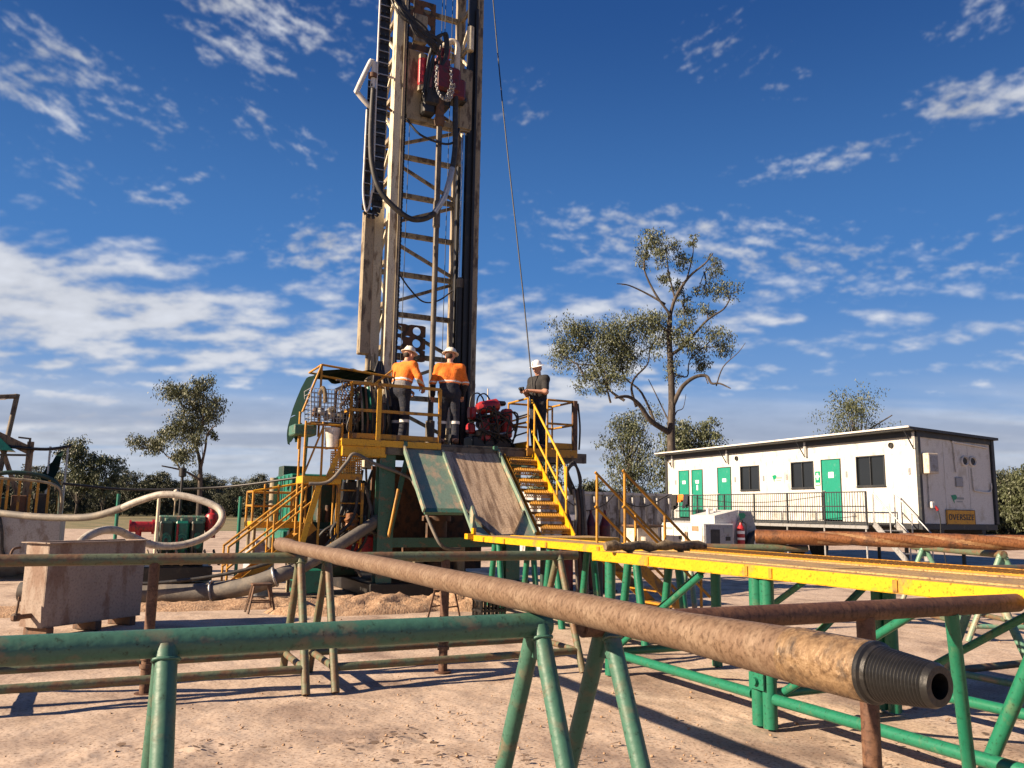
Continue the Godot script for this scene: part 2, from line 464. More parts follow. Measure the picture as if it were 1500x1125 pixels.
	# close things: chips, pits and scratches of their own
	var chips := ntex(90, 0.02, [[0.0, Color(0.34, 0.27, 0.22)], [0.2, Color(0.5, 0.42, 0.36)], [0.26, Color(0.9, 0.89, 0.88)], [0.5, Color(1, 1, 1)], [0.72, Color(0.94, 0.95, 0.94)], [1.0, Color(1, 1, 1)]], 7, 1024, FastNoiseLite.TYPE_SIMPLEX_SMOOTH, 12.0, 0.68)
	var scuff := ntex(91, 0.016, [[0.0, Color(0.42, 0.36, 0.32)], [0.3, Color(0.72, 0.68, 0.64)], [0.45, Color(0.9, 0.88, 0.86)], [0.62, Color(1, 1, 1)], [1.0, Color(0.86, 0.84, 0.82)]], 8, 1024, FastNoiseLite.TYPE_SIMPLEX_SMOOTH, 10.0, 0.72)
	for k in ["green_old", "green_rust", "green_new", "green_pale", "yellow", "yellow_old"]:
		M[k].detail_albedo = chips; M[k].uv2_scale = Vector3.ONE * 1.1
	for k in ["rust_brown", "rust_end", "ramp", "deck"]:
		M[k].detail_albedo = scuff; M[k].uv2_scale = Vector3.ONE * 1.7
	M.rust_pipe.detail_albedo = scuff; M.rust_pipe.uv2_scale = Vector3(2.2, 2.2, 2.6)
	M.collar.detail_albedo = scuff; M.collar.uv2_scale = Vector3(1, 1, 2)
	M.chrome = mat([0.7, 0.71, 0.73], 0.12, 1.0)
	M.glass = mat([0.012, 0.014, 0.016], 0.06)
	M.door = worn([0.012, 0.23, 0.155], [0.06, 0.26, 0.19], 0.2, Vector3(1, 0.6, 1), 49, 0.4, 0.0)
	M.sign_white = mat([0.78, 0.78, 0.76], 0.4)
	M.sign_green = mat([0.0, 0.22, 0.11], 0.4)
	M.sign_yellow = worn([0.62, 0.30, 0.012], [0.42, 0.2, 0.03], 0.25, Vector3(2, 2, 2), 50, 0.5, 0.0)
	M.ink = mat([0.02, 0.02, 0.02], 0.5)
	M.grey_ink = mat([0.25, 0.27, 0.27], 0.6)
	M.orange = worn([0.86, 0.20, 0.02], [0.62, 0.14, 0.025], 0.3, Vector3(2.5, 2.5, 2.5), 51, 0.9, 1.2)
	M.navy = worn([0.014, 0.018, 0.034], [0.05, 0.045, 0.045], 0.25, Vector3(2.5, 2.5, 2.5), 52, 0.9, 1.2)
	M.shirt_grey = worn([0.20, 0.20, 0.22], [0.3, 0.27, 0.24], 0.3, Vector3(3, 3, 3), 53, 0.9, 1.2)
	M.black_cloth = worn([0.016, 0.016, 0.019], [0.03, 0.028, 0.028], 0.3, Vector3(3, 3, 3), 54, 0.9, 0.3)
	M.tape = mat([0.62, 0.62, 0.60], 0.35)
	M.skin = mat([0.46, 0.24, 0.16], 0.6)
	M.hair = mat([0.03, 0.02, 0.014], 0.8)
	M.hat = worn([0.72, 0.69, 0.60], [0.42, 0.34, 0.24], 0.25, Vector3(4, 4, 4), 55, 0.4, 0.0)
	M.hat_white = mat([0.80, 0.80, 0.78], 0.3)
	M.glove = mat([0.55, 0.52, 0.3], 0.8)
	M.bark = worn([0.048, 0.038, 0.031], [0.115, 0.095, 0.078], 0.36, Vector3(1.5, 0.3, 1.5), 56, 0.9, 0.8)
	M.lamp_glass = mat([0.7, 0.7, 0.68], 0.2)
	for k in ["leaf", "leaf_dark", "leaf_far"]:
		var m := mat([1, 1, 1], 0.55)
		m.vertex_color_use_as_albedo = true
		m.uv1_triplanar = false
		m.backlight_enabled = true; m.backlight = Color(0.09, 0.11, 0.03)
		M[k] = m
	M.leaf.albedo_color = Color(0.98, 0.98, 0.98)
	var g := mat([1, 1, 1], 0.92, 0.0, true)
	g.albedo_texture = ntex(61, 0.006, [[0.0, [0.18, 0.125, 0.095]], [0.24, [0.30, 0.228, 0.182]], [0.4, [0.41, 0.32, 0.25]], [0.6, [0.48, 0.385, 0.308]], [0.75, [0.42, 0.325, 0.252]], [1.0, [0.25, 0.185, 0.14]]], 7, 1024, FastNoiseLite.TYPE_SIMPLEX_SMOOTH, 40.0)
	g.uv1_scale = Vector3.ONE * 0.11
	g.detail_enabled = true; g.detail_blend_mode = BaseMaterial3D.BLEND_MODE_MUL; g.detail_uv_layer = BaseMaterial3D.DETAIL_UV_2
	g.detail_albedo = ntex(62, 0.03, [[0.0, Color(0.5, 0.45, 0.41)], [0.3, Color(0.82, 0.79, 0.77)], [0.42, Color(0.97, 0.96, 0.95)], [0.7, Color(1, 1, 1)], [1.0, Color(0.9, 0.88, 0.86)]], 7, 1024, FastNoiseLite.TYPE_SIMPLEX_SMOOTH, 20.0, 0.62)
	g.uv2_triplanar = true; g.uv2_world_triplanar = true; g.uv2_scale = Vector3.ONE * 0.83
	g.heightmap_enabled = true; g.heightmap_texture = ntex(63, 0.035, [], 6, 1024); g.heightmap_scale = 1.2
	M.dirt = g
	var c: StandardMaterial3D = g.duplicate()
	c.albedo_texture = ntex(64, 0.03, [[0.0, [0.20, 0.115, 0.065]], [0.5, [0.38, 0.25, 0.155]], [1.0, [0.47, 0.34, 0.23]]], 5, 512)
	c.uv1_scale = Vector3.ONE * 0.6
	M.clod = c
	var f := mat([1, 1, 1], 0.95, 0.0, true)
	f.albedo_texture = ntex(65, 0.01, [[0.0, [0.07, 0.085, 0.028]], [0.4, [0.13, 0.125, 0.05]], [0.65, [0.20, 0.165, 0.075]], [1.0, [0.26, 0.19, 0.11]]], 6, 1024)
	f.uv1_scale = Vector3.ONE * 0.03
	f.detail_enabled = true; f.detail_blend_mode = BaseMaterial3D.BLEND_MODE_MUL; f.detail_uv_layer = BaseMaterial3D.DETAIL_UV_2
	f.detail_albedo = g.detail_albedo; f.uv2_triplanar = true; f.uv2_world_triplanar = true; f.uv2_scale = Vector3.ONE * 0.3
	M.field = f
func make_ground():
	var f := MB.new()
	f.quad(Vector3(-4000, -0.06, 4000), Vector3(-4000, -0.06, -4000), Vector3(4000, -0.06, -4000), Vector3(4000, -0.06, 4000))
	ground("grass_field", f, M.field)
	# the graded pad: a sheet with gentle unevenness, finer near the viewer
	var n := FastNoiseLite.new(); n.seed = 21; n.frequency = 0.16; n.fractal_octaves = 4
	var n2 := FastNoiseLite.new(); n2.seed = 22; n2.frequency = 1.7; n2.fractal_octaves = 4
	var m := MB.new()
	var xs := []; var zs := []
	var x := -70.0
	while x <= 75.0: xs.append(x); x += 0.06 if absf(x - 0.5) < 4.0 else 0.15 if absf(x) < 6.5 else (0.5 if absf(x) < 16 else 3.0)
	var z := 12.0
	while z >= -62.0: zs.append(z); z -= 2.0 if z > 1 else (0.06 if z > -8.5 and z < -2.4 else 0.15 if z > -11 else (0.4 if z > -26 else 2.5))
	var w := xs.size()
	for zz: float in zs:
		for xx: float in xs:
			var e := minf(minf(xx + 70.0, 75.0 - xx), zz + 62.0)
			var y := n.get_noise_2d(xx, zz) * 0.035 + n2.get_noise_2d(xx, zz) * 0.012
			# wheel ruts left by trucks, running off to the right
			var r := xx * 0.30 + zz + 6.1
			y -= 0.018 * (exp(-pow((r + 0.35) / 0.13, 2)) + exp(-pow((r - 1.1) / 0.13, 2))) * (0.5 + 0.5 * sin(xx * 19.0)) * smoothstep(-1.0, 1.0, n.get_noise_2d(xx * 2, zz * 2 + 50) * 3 + 0.5)
			# lug marks pressed into the tracks
			for c in [-0.35, 1.1]:
				var q: float = absf(r - c)
				if q < 0.17: y -= 0.011 * (1.0 if fposmod(xx * 4.6 + q * 3.5, 1.0) < 0.42 else 0.0) * clampf(n.get_noise_2d(xx * 4, zz * 4 + 20) * 3 + 0.7, 0, 1)
			if e < 3.0: y -= (3.0 - e) * 0.05
			m.V.append(Vector3(xx, y, zz))
	for j in zs.size():
		for i in w:
			var a := m.V[j * w + maxi(i - 1, 0)]; var b := m.V[j * w + mini(i + 1, w - 1)]
			var c := m.V[maxi(j - 1, 0) * w + i]; var d := m.V[mini(j + 1, zs.size() - 1) * w + i]
			m.N.append((c - d).cross(b - a).normalized())
	for j in zs.size() - 1:
		for i in w - 1:
			var k := j * w + i
			m.I.append_array(PackedInt32Array([k, k + w, k + 1, k + 1, k + w, k + w + 1]))
	for i in m.N.size():
		if m.N[i].y < 0: m.N[i] = -m.N[i]
	ground("ground", m, M.dirt)
	# loose clods and stones lying about
	var cl := MB.new()
	cl.ball(Vector3.ZERO, Vector3(1, 0.6, 0.8), 7, 4)
	for i in cl.V.size():
		cl.V[i] *= 1.0 + 0.45 * n2.get_noise_3dv(cl.V[i] * 0.6)
	var mm := MultiMesh.new()
	mm.transform_format = MultiMesh.TRANSFORM_3D
	mm.mesh = cl.mesh()
	mm.mesh.surface_set_material(0, M.clod)
	var tr := []
	rng.seed = 5
	for i in 2600:
		var p := Vector3(rng.randf_range(-7, 9), 0, -pow(rng.randf(), 1.4) * 15 - 2.0)
		if i % 3 == 0: p = Vector3(rng.randfn(-0.3, 1.6), 0, rng.randfn(-6.3, 0.9))
		if n.get_noise_2d(p.x * 3, p.z * 3) < -0.05 and i % 3: continue
		var s := 0.004 + 0.013 * pow(rng.randf(), 5)
		tr.append(Transform3D(Basis.from_euler(Vector3(rng.randf() * 0.5, rng.randf() * TAU, 0)).scaled(Vector3.ONE * s), p))
	mm.instance_count = tr.size()
	for i in tr.size(): mm.set_instance_transform(i, tr[i])
	var mi := MultiMeshInstance3D.new()
	mi.name = "loose_clods"; mi.multimesh = mm
	add_child(mi); mi.set_meta("kind", "stuff"); mi.set_meta("label", "small clods of dry soil scattered over the dirt pad"); mi.set_meta("category", "clods")
	# dark curled flakes of dried mud shed along the wheel tracks
	var fl := MB.new()
	fl.poly([Vector2(-1, -0.3), Vector2(-0.2, -0.6), Vector2(0.9, -0.2), Vector2(0.7, 0.4), Vector2(-0.5, 0.5)], Vector3.ZERO, Vector3.RIGHT, Vector3.BACK, V3(0, 0.16, 0))
	var fm := MultiMesh.new(); fm.transform_format = MultiMesh.TRANSFORM_3D; fm.mesh = fl.mesh(); fm.mesh.surface_set_material(0, M.mud_flake)
	tr = []
	for i in 1500:
		var xx := rng.randf_range(-5, 4.5)
		var rr: float = [-0.35, 1.1, 0.4, 2.0][i % 4] + rng.randfn(0, 0.16)
		var p := V3(xx, 0, rr - 6.1 - xx * 0.30)
		if n.get_noise_2d(p.x * 2.2 + 30, p.z * 2.2) < 0.02 or p.z > -2.5: continue
		var s := 0.006 + 0.022 * pow(rng.randf(), 3)
		tr.append(Transform3D(Basis.from_euler(V3(rng.randfn(0, 0.3), rng.randfn(0.3, 0.5), rng.randfn(0, 0.3))).scaled(V3(s * 1.5, s, s)), p + V3(0, 0.012, 0)))
	fm.instance_count = tr.size()
	for i in tr.size(): fm.set_instance_transform(i, tr[i])
	var fi := MultiMeshInstance3D.new()
	fi.name = "mud_flakes"; fi.multimesh = fm
	add_child(fi); fi.set_meta("kind", "stuff"); fi.set_meta("label", "dark flakes of dried mud along the wheel tracks"); fi.set_meta("category", "mud flakes")
	# heaps of dug soil under the edge of the rig
	for q in [[4.1, -13.5, 1.9, 0.8, 0.24], [6.0, -13.4, 1.3, 0.8, 0.34], [2.3, -14.4, 2.4, 0.5, 0.14], [-0.2, -14.7, 2.6, 0.6, 0.12]]:
		heap(q[0], q[1], q[2], q[3], q[4])

func heap(a: float, b: float, rx: float, rz: float, hh: float):
	var n := FastNoiseLite.new(); n.seed = int(a * 10) + 77; n.frequency = 2.2; n.fractal_octaves = 5
	var m := MB.new()
	var g := 44
	for j in g + 1:
		for i in g + 1:
			var u := -1.0 + 2.0 * i / g
			var v := -1.0 + 2.0 * j / g
			var r := sqrt(u * u + v * v)
			var y := hh * pow(maxf(0, 1 - r), 0.8) + (n.get_noise_2d(u * rx, v * rz) * 0.22 + 0.02) * hh * smoothstep(1.05, 0.7, r) * 2.0 - smoothstep(0.85, 1.0, r) * 0.08
			m.V.append(Vector3(u * rx, y, v * rz)); m.N.append(Vector3.UP)
	for j in g + 1:
		for i in g + 1:
			var p := m.V[j * (g + 1) + maxi(i - 1, 0)]; var q := m.V[j * (g + 1) + mini(i + 1, g)]
			var s := m.V[maxi(j - 1, 0) * (g + 1) + i]; var t := m.V[mini(j + 1, g) * (g + 1) + i]
			m.N[j * (g + 1) + i] = (t - s).cross(q - p).normalized()
	for j in g:
		for i in g:
			var k := j * (g + 1) + i
			m.I.append_array(PackedInt32Array([k, k + 1, k + g + 1, k + 1, k + g + 2, k + g + 1]))
	var o := ground("dirt_heap", m, M.clod)
	o.position = yard(a, 0, b); o.rotation.y = YARD

func pipe_rack(label: String, a: float, b: float, x0: float, x1: float, frames: Array, posts: Array, mr: Material, ml: Material, ends := true, rot := 0.0, rr := 0.05) -> Node3D:
	# x0..x1: the top rail; frames: where A-shaped legs stand; posts: upright rusty posts
	var t := ything("pipe_rack", label, "pipe rack", a, b, 0, rot, "pipe racks")
	var h := 1.192 - rr
	var m := MB.new(); m.tube(V3(x0, h, 0), V3(x1, h, 0), rr, -1.0, 20)
	m.lathe(V3(x0 - 0.004, h, 0), Vector3.LEFT, [[0.0, rr * 0.7], [0.001, 0.0]], 16)
	part(t, "top_rail", m, mr)
	for f in frames:
		for s in [1, -1]:
			var l := MB.new()
			l.path([V3(f, h - 0.005, s * 0.02), V3(f, 0.0, s * 0.53)], 0.037, 14)
			part(t, "leg", l, ml)
		rod(t, "cross_bar", V3(f, 0.2, -0.43), V3(f, 0.2, 0.43), 0.032, ml, 12)
		block(t, "gusset", V3(f, h - rr - 0.03, 0), V3(0.012, 0.12, 0.12), ml, 0.003)
		var wd := MB.new()
		for s in [1, -1]:
			var wp := []
			for k in 15:
				var an := TAU * k / 14
				wp.append(V3(f + 0.041 * cos(an), h - rr * 0.62 - 0.018 + 0.012 * sin(an * 1.0), s * (0.045 + 0.03 * sin(an)) ) + V3(sin(k * 5.1), sin(k * 7.7), cos(k * 3.3)) * 0.002)
			wd.path(wp, 0.0065, 6)
			for c in [[0.2, 0.43]]: wd.torus(V3(f, c[0], s * c[1] * 0.965), V3(0, -0.15, 1).normalized(), 0.034, 0.006, 14, 5)
		part(t, "weld_beads", wd, ml).set_meta("kind", "stuff")
	if frames.size() > 1:
		for s in [1, -1]:
			for i in frames.size() - 1:
				rod(t, "bottom_rail", V3(frames[i] + 0.03, 0.2, s * 0.43), V3(frames[i + 1] - 0.03, 0.2, s * 0.43), 0.036, mr, 12)
	for p in posts:
		rod(t, "post", V3(p, 0, 0), V3(p, h - rr * 0.6, 0), 0.045, M.rust_brown, 14)
		var c := MB.new(); c.lathe(V3(p, 0.22, 0), Vector3.UP, [[0, 0.045], [0.0, 0.06], [0.035, 0.06], [0.035, 0.045]], 14)
		c.lathe(V3(p, 0.29, 0), Vector3.UP, [[0, 0.045], [0.0, 0.057], [0.03, 0.057], [0.03, 0.045]], 14)
		part(t, "coupling", c, M.rust_brown)
		var fp := MB.new(); fp.lathe(V3(p, 0, 0), Vector3.UP, [[0.0, 0.085], [0.014, 0.085], [0.014, 0.04]], 14)
		part(t, "foot_plate", fp, M.rust_brown)
	return t

func make_racks():
	pipe_rack("weathered green pipe rack nearest the viewer, its thick rail entering from the left edge", 0.2, -3.12, -3.2, 1.5, [-1.6, 0.03, 1.45], [], M.green_old, M.green_old, true, 0.0, 0.048)
	var t := pipe_rack("pipe rack with a dark rusty rail under the threaded pipe end", 3.4, -3.05, -1.58, 1.25, [-1.46], [0.06], M.rust_brown, M.green_old)
	rod(t, "brace", V3(0.7, 1.11, 0.0), V3(1.16, 0.0, -0.28), 0.036, M.green_new, 12)
	pipe_rack("mud-streaked green rack in front of the steel tank, held by a brown post", 0.45, -8.08, -3.4, 1.33, [-1.27, 1.27], [0.0], M.green_rust, M.green_rust)
	pipe_rack("green rack crossing below the ramp, brown post in its middle", 3.2, -8.08, -1.28, 1.55, [-1.22, 1.32], [0.0], M.green_rust, M.green_rust)
	pipe_rack("faded green rack beyond the catwalk under the far end of the spiral collar", 9.0, -9.35, -1.8, 0.35, [-1.4], [], M.green_rust, M.green_pale, true, -0.45)
	pipe_rack("faded green rack at the right edge carrying the spiral collar", 10.9, -7.3, -0.05, 2.6, [0.0, 2.2], [], M.green_rust, M.green_pale, true, 1.1)
	pipe_rack("low green rack lying right of the catwalk legs", 8.4, -5.0, -1.6, 2.2, [-1.2, 1.9], [0.4], M.green_rust, M.green_pale, true, 0.0)

func drill_pipe():
	var t := ything("drill_pipe", "long brown drill pipe lying across the racks, black threaded pin towards the viewer", "drill pipe", 1.62, -5.0, 1.25)
	# along z: far end -4.2, near end 4.05
	var n := 30
	var m := MB.new()
	var p := []; var r := []
	for e in [[-3.57, 0.05], [-3.56, 0.068], [-3.1, 0.068], [-3.0, 0.057], [-1.35, 0.057], [-1.33, 0.061], [-1.05, 0.061], [-1.03, 0.0575], [1.2, 0.0575], [1.22, 0.059], [1.7, 0.059], [1.72, 0.0575], [2.9, 0.0575], [3.34, 0.0685]]:
		p.append(V3(0, 0, e[0])); r.append(e[1])
	m.path(p, r, n)
	part(t, "pipe_body", m, M.rust_pipe)
	var j := MB.new()
	j.lathe(V3(0, 0, 3.34), Vector3.BACK, [[0, 0.0685], [0.014, 0.071], [0.018, 0.069], [0.028, 0.069], [0.032, 0.0715], [0.044, 0.0715], [0.047, 0.07], [0.24, 0.0705], [0.247, 0.066]], n)
	part(t, "tool_joint", j, M.rust_end)
	var th := MB.new()
	var pr := [[0.0, 0.0702], [0.006, 0.0706], [0.012, 0.0706], [0.016, 0.064], [0.026, 0.0625]]
	var z := 0.026
	for i in 16:
		var rr := 0.0615 - i * 0.0009
		pr.append_array([[z + 0.0025, rr - 0.0042], [z + 0.0055, rr], [z + 0.0068, rr]])
		z += 0.0084
	pr.append_array([[z + 0.004, 0.045], [z + 0.01, 0.042], [z + 0.01, 0.027], [z - 0.08, 0.025], [z - 0.08, 0.0]])
	th.lathe(V3(0, 0, 3.587), Vector3.BACK, pr, 40)
	part(t, "threaded_pin", th, M.thread, "black greased screw thread")

func spiral_collar():
	var d := Vector3(2.35, 0, 2.45).normalized()
	var t := ything("drill_collar", "rusty drill collar with spiral grooves lying beyond the yellow catwalk", "drill collar", 8.72, -9.62, 1.192 + 0.107, atan2(d.x, d.z))
	var m := MB.new()
	m.lathe(Vector3.ZERO, Vector3.BACK, [[0.0, 0.055], [0.0, 0.1], [0.01, 0.104], [0.62, 0.104]], 28)
	part(t, "collar_end", m, M.collar)
	# grooved body: three flats winding along the bar
	var b := MB.new()
	var wv := MB.new()
	var nn := 42; var L := 7.2; var st := 180
	for pass_ in 2:
		var q: MB = b if pass_ == 0 else wv
		for i in st + 1:
			var zz := 0.62 + L * i / st
			var fade := smoothstep(0.0, 0.25, zz - 0.62)
			for k in nn:
				var an := TAU * k / nn
				var ph := fposmod(an * 3.0 - zz * TAU * 0.92, TAU)
				var gr := maxf(0.0, cos(ph))
				var r := 0.104 - fade * 0.017 * pow(gr, 0.55)
				var dd := Vector3(cos(an), sin(an), 0)
				q.V.append(dd * r + V3(0, 0, zz)); q.N.append(dd)
		for i in st:
			for k in nn:
				var an := TAU * (k + 0.5) / nn
				var zz := 0.62 + L * (i + 0.5) / st
				var g := cos(an * 3.0 - zz * TAU * 0.92) > 0.72 and zz > 0.85
				if g != (pass_ == 1): continue
				var a := i * nn + k; var a2 := i * nn + (k + 1) % nn
				q.I.append_array(PackedInt32Array([a, a + nn, a2, a2, a + nn, a2 + nn]))
		# normals from neighbours
		for i in st + 1:
			for k in nn:
				var x1 := q.V[i * nn + (k + 1) % nn] - q.V[i * nn + (k + nn - 1) % nn]
				var x2 := q.V[mini(i + 1, st) * nn + k] - q.V[maxi(i - 1, 0) * nn + k]
				var nv := x1.cross(x2).normalized()
				if nv.dot(q.N[i * nn + k]) < 0: nv = -nv
				q.N[i * nn + k] = nv
	part(t, "collar_body", b, M.collar)
	part(t, "spiral_groove", wv, M.collar_worn)

func make_catwalk():
	var t := ything("catwalk", "yellow steel catwalk on bright green pipe legs leading up to the rig", "catwalk", 4.66, -7.6)
	# near section: local x 0..1.5, z 0..7.2 ; top at 1.215
	var y1 := 1.215
	for s in [0.0, 1.5]:
		var m := MB.new()
		m.box(V3(s, y1 - 0.048, 3.6), V3(0.008, 0.09, 7.2))
		m.box(V3(s + (0.03 if s == 0.0 else -0.03), y1 - 0.004, 3.6), V3(0.06, 0.008, 7.2))
		m.box(V3(s + (0.03 if s == 0.0 else -0.03), y1 - 0.094, 3.6), V3(0.06, 0.008, 7.2))
		part(t, "side_beam", m, M.yellow)
	for z in [1.0, 2.35, 2.62, 3.75, 4.9, 6.2]:
		var q := MB.new()
		q.box(V3(-0.008, y1 - 0.048, z), V3(0.012, 0.074, 0.035))
		part(t, "stiffener", q, M.yellow_old)
	bar(t, "end_beam", V3(0.005, y1 - 0.055, 0), V3(1.495, y1 - 0.055, 0), 0.01, 0.1, M.yellow)
	for i in 5:
		var dp := MB.new()
		dp.box(V3(0.52, y1 - 0.008 + 0.004 * (i % 2), 0.73 + i * 1.44), V3(0.90, 0.008, 1.432))
		part(t, "deck_plate", dp, M.deck)
	var rl := MB.new()
	rl.box(V3(0.2, y1 + 0.004, 3.6), V3(0.05, 0.012, 7.1)); rl.box(V3(0.9, y1 + 0.004, 3.6), V3(0.05, 0.012, 7.1))
	part(t, "skid_rail", rl, M.deck)
	# grating walkway along the far side, each bar its own ridge
	var gr := MB.new()
	for x in [1.0, 1.12, 1.24, 1.36, 1.48]: gr.box(V3(x, y1 + 0.008, 3.6), V3(0.012, 0.026, 7.18))
	for i in 120: gr.box(V3(1.24, y1 + 0.012, 0.03 + i * 0.06), V3(0.5, 0.024, 0.014))
	part(t, "grating", gr, M.yellow_old)
	var ed := MB.new(); ed.box(V3(0.985, y1 + 0.004, 3.6), V3(0.008, 0.03, 7.18)); ed.box(V3(1.507, y1 + 0.006, 3.6), V3(0.008, 0.04, 7.18))
	part(t, "grating_edge", ed, M.yellow_old)
	# far section at the foot of the ramp
	var x0 := 1.08; var x1 := 1.9; var zf := -5.75; var zn := -0.02; var yf := 1.12
	for s in [x0, x1]:
		var m := MB.new()
		m.box(V3(s, yf + 0.03, (zf + zn) / 2), V3(0.01, 0.09, zn - zf))
		m.box(V3(s + (0.03 if s == x0 else -0.03), yf + 0.078, (zf + zn) / 2), V3(0.07, 0.008, zn - zf))
		part(t, "side_beam", m, M.yellow)
	for i in 4:
		var dp := MB.new()
		var zc: float = zf + (i + 0.5) * (zn - zf) / 4
		dp.box(V3((x0 + x1) / 2, yf + 0.07, zc), V3(x1 - x0 - 0.14, 0.008, (zn - zf) / 4 - 0.008))
		part(t, "deck_plate", dp, M.deck)
	for z in [-5.2, -4.4, -3.0, -1.6]:
		block(t, "stiffener", V3(x0 - 0.014, yf + 0.028, z), V3(0.018, 0.07, 0.05), M.yellow_old, 0.003)
	var hn := MB.new(); hn.box(V3(x0 - 0.05, yf + 0.06, zf + 0.05), V3(0.12, 0.09, 0.14)); hn.box(V3(x0 + 0.04, yf + 0.14, zf + 0.02), V3(0.05, 0.12, 0.1))
	part(t, "hook_lug", hn, M.yellow)
	bar(t, "end_beam", V3(x0, yf + 0.03, zf), V3(x1, yf + 0.03, zf), 0.012, 0.09, M.yellow)
	# legs: near section
	for z in [0.25, 2.38, 6.3]:
		for s in [0.06, 1.42]:
			rod(t, "leg", V3(s, 0, z), V3(s, y1 - 0.1, z), 0.055, M.green_new, 16)
			if z == 2.38:
				rod(t, "leg", V3(s, 0, z + 0.12), V3(s, y1 - 0.11, z + 0.12), 0.055, M.green_new, 16)
				var lug := MB.new()
				lug.box(V3(s - 0.07 if s < 1 else s + 0.07, 0.34, z + 0.06), V3(0.02, 0.12, 0.16))
				lug.lathe(V3(s - 0.08 if s < 1 else s + 0.05, 0.34, z + 0.06), Vector3.LEFT, [[0, 0.03], [0.03, 0.03], [0.03, 0.0]], 8)
				part(t, "bolted_lug", lug, M.green_new)
		rod(t, "cross_bar", V3(0.06, 0.22, z), V3(1.42, 0.22, z), 0.04, M.green_new, 12)
		rod(t, "cross_brace", V3(0.1, 0.26, z), V3(1.36, y1 - 0.14, z), 0.032, M.green_new, 10)
	for s in [0.06, 1.42]:
		for q in [[0.3, 2.32], [2.56, 6.25]]:
			rod(t, "bottom_rail", V3(s, 0.22, q[0]), V3(s, 0.22, q[1]), 0.042, M.green_new, 14)
			rod(t, "side_brace", V3(s, 0.3, q[0] + 0.1), V3(s, y1 - 0.13, q[0] + 1.4), 0.03, M.green_new, 10)
	for s in [0.42, 1.2]:
		for d in [-0.52, 0.5]: rod(t, "leg", V3(s - 0.03, 0, 4.5 + d), V3(s, y1 - 0.1, 4.5), 0.045, M.green_new, 14)
	# landing pad under the ramp and stairs
	block(t, "landing_pad", V3(2.68, yf + 0.06, -5.25), V3(1.54, 0.03, 1.0), M.deck, 0.006)
	bar(t, "landing_edge", V3(1.92, yf + 0.02, -4.74), V3(3.45, yf + 0.02, -4.74), 0.012, 0.09, M.yellow)
	for x in [2.2, 3.35]: rod(t, "leg", V3(x, 0, -5.2), V3(x, yf + 0.03, -5.2), 0.05, M.green_dark, 14)
	# legs: far section, splayed in pairs
	for z in [-4.9, -3.0, -1.0]:
		for s in [x0 + 0.1, x1 - 0.1]:
			for d in [-0.28, 0.28]:
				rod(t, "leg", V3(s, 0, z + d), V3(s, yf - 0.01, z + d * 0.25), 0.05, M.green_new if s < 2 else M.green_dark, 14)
	for s in [x0 + 0.1, x1 - 0.1]:
		rod(t, "bottom_rail", V3(s, 0.16, -5.1), V3(s, 0.16, -0.75), 0.04, M.green_new, 12)
	var w := MB.new()
	var lump := []; var lr := []
	rng.seed = 40
	for i in 15:
		lump.append(V3(0.35 + i * 0.1, y1 + 0.045 + 0.012 * sin(i * 1.7), 0.32 - i * 0.012 + 0.03 * sin(i * 0.9))); lr.append(0.03 + 0.028 * absf(sin(i * 1.3 + 0.5)))
	w.path(lump, lr, 9)
	single("rope_bundle", "frayed brown rope bundle lying across the catwalk joint", "rope", w, M.burlap, yard(4.2, 0.015, -7.5), YARD)
	# steps down to the yard on the far side
	var sr := ything("access_steps", "yellow handrailed steps going down from the catwalk towards the grey bin", "steps", 6.22, -9.75)
	var drop := 1.2
	for s in [-0.35, 0.35]:
		bar(sr, "stringer", V3(0, drop - 0.06, s), V3(1.35, 0.02, s), 0.02, 0.15, M.yellow_old)
		for k in [0.05, 0.7, 1.3]:
			rod(sr, "post", V3(k, drop - 0.85 * k, s), V3(k, drop - 0.85 * k + 0.98, s), 0.02, M.yellow_old, 8)
		for hh in [0.5, 0.98]: rod(sr, "handrail", V3(0.02, drop + hh, s), V3(1.45, drop + hh - 1.22, s), 0.021, M.yellow_old, 8)
	for k in 5: block(sr, "tread", V3(0.16 + k * 0.25, drop - 0.2 - k * 0.21, 0), V3(0.22, 0.03, 0.68), M.yellow_old, 0.005)
func railing(t: Node, pts: Array, hh: float, mat_: Material, r := 0.021, mid := true, toe := 0.12, square := false):
	# posts at the points, a top rail, a knee rail and a toe board between them
	for p in pts:
		if square: bar(t, "rail_post", p, p + V3(0, hh, 0), r * 2, r * 2, mat_, Vector3.RIGHT)
		else: rod(t, "rail_post", p, p + V3(0, hh, 0), r, mat_, 8)
	for i in pts.size() - 1:
		var a: Vector3 = pts[i]; var b: Vector3 = pts[i + 1]
		for k in ([hh, hh * 0.52] if mid else [hh]):
			if square: bar(t, "rail", a + V3(0, k, 0), b + V3(0, k, 0), r * 2.1, r * 2.1, mat_)
			else: rod(t, "rail", a + V3(0, k, 0), b + V3(0, k, 0), r * 1.05, mat_, 8)
		if toe > 0: bar(t, "toe_board", a + V3(0, toe / 2 + 0.02, 0), b + V3(0, toe / 2 + 0.02, 0), 0.01, toe, mat_)

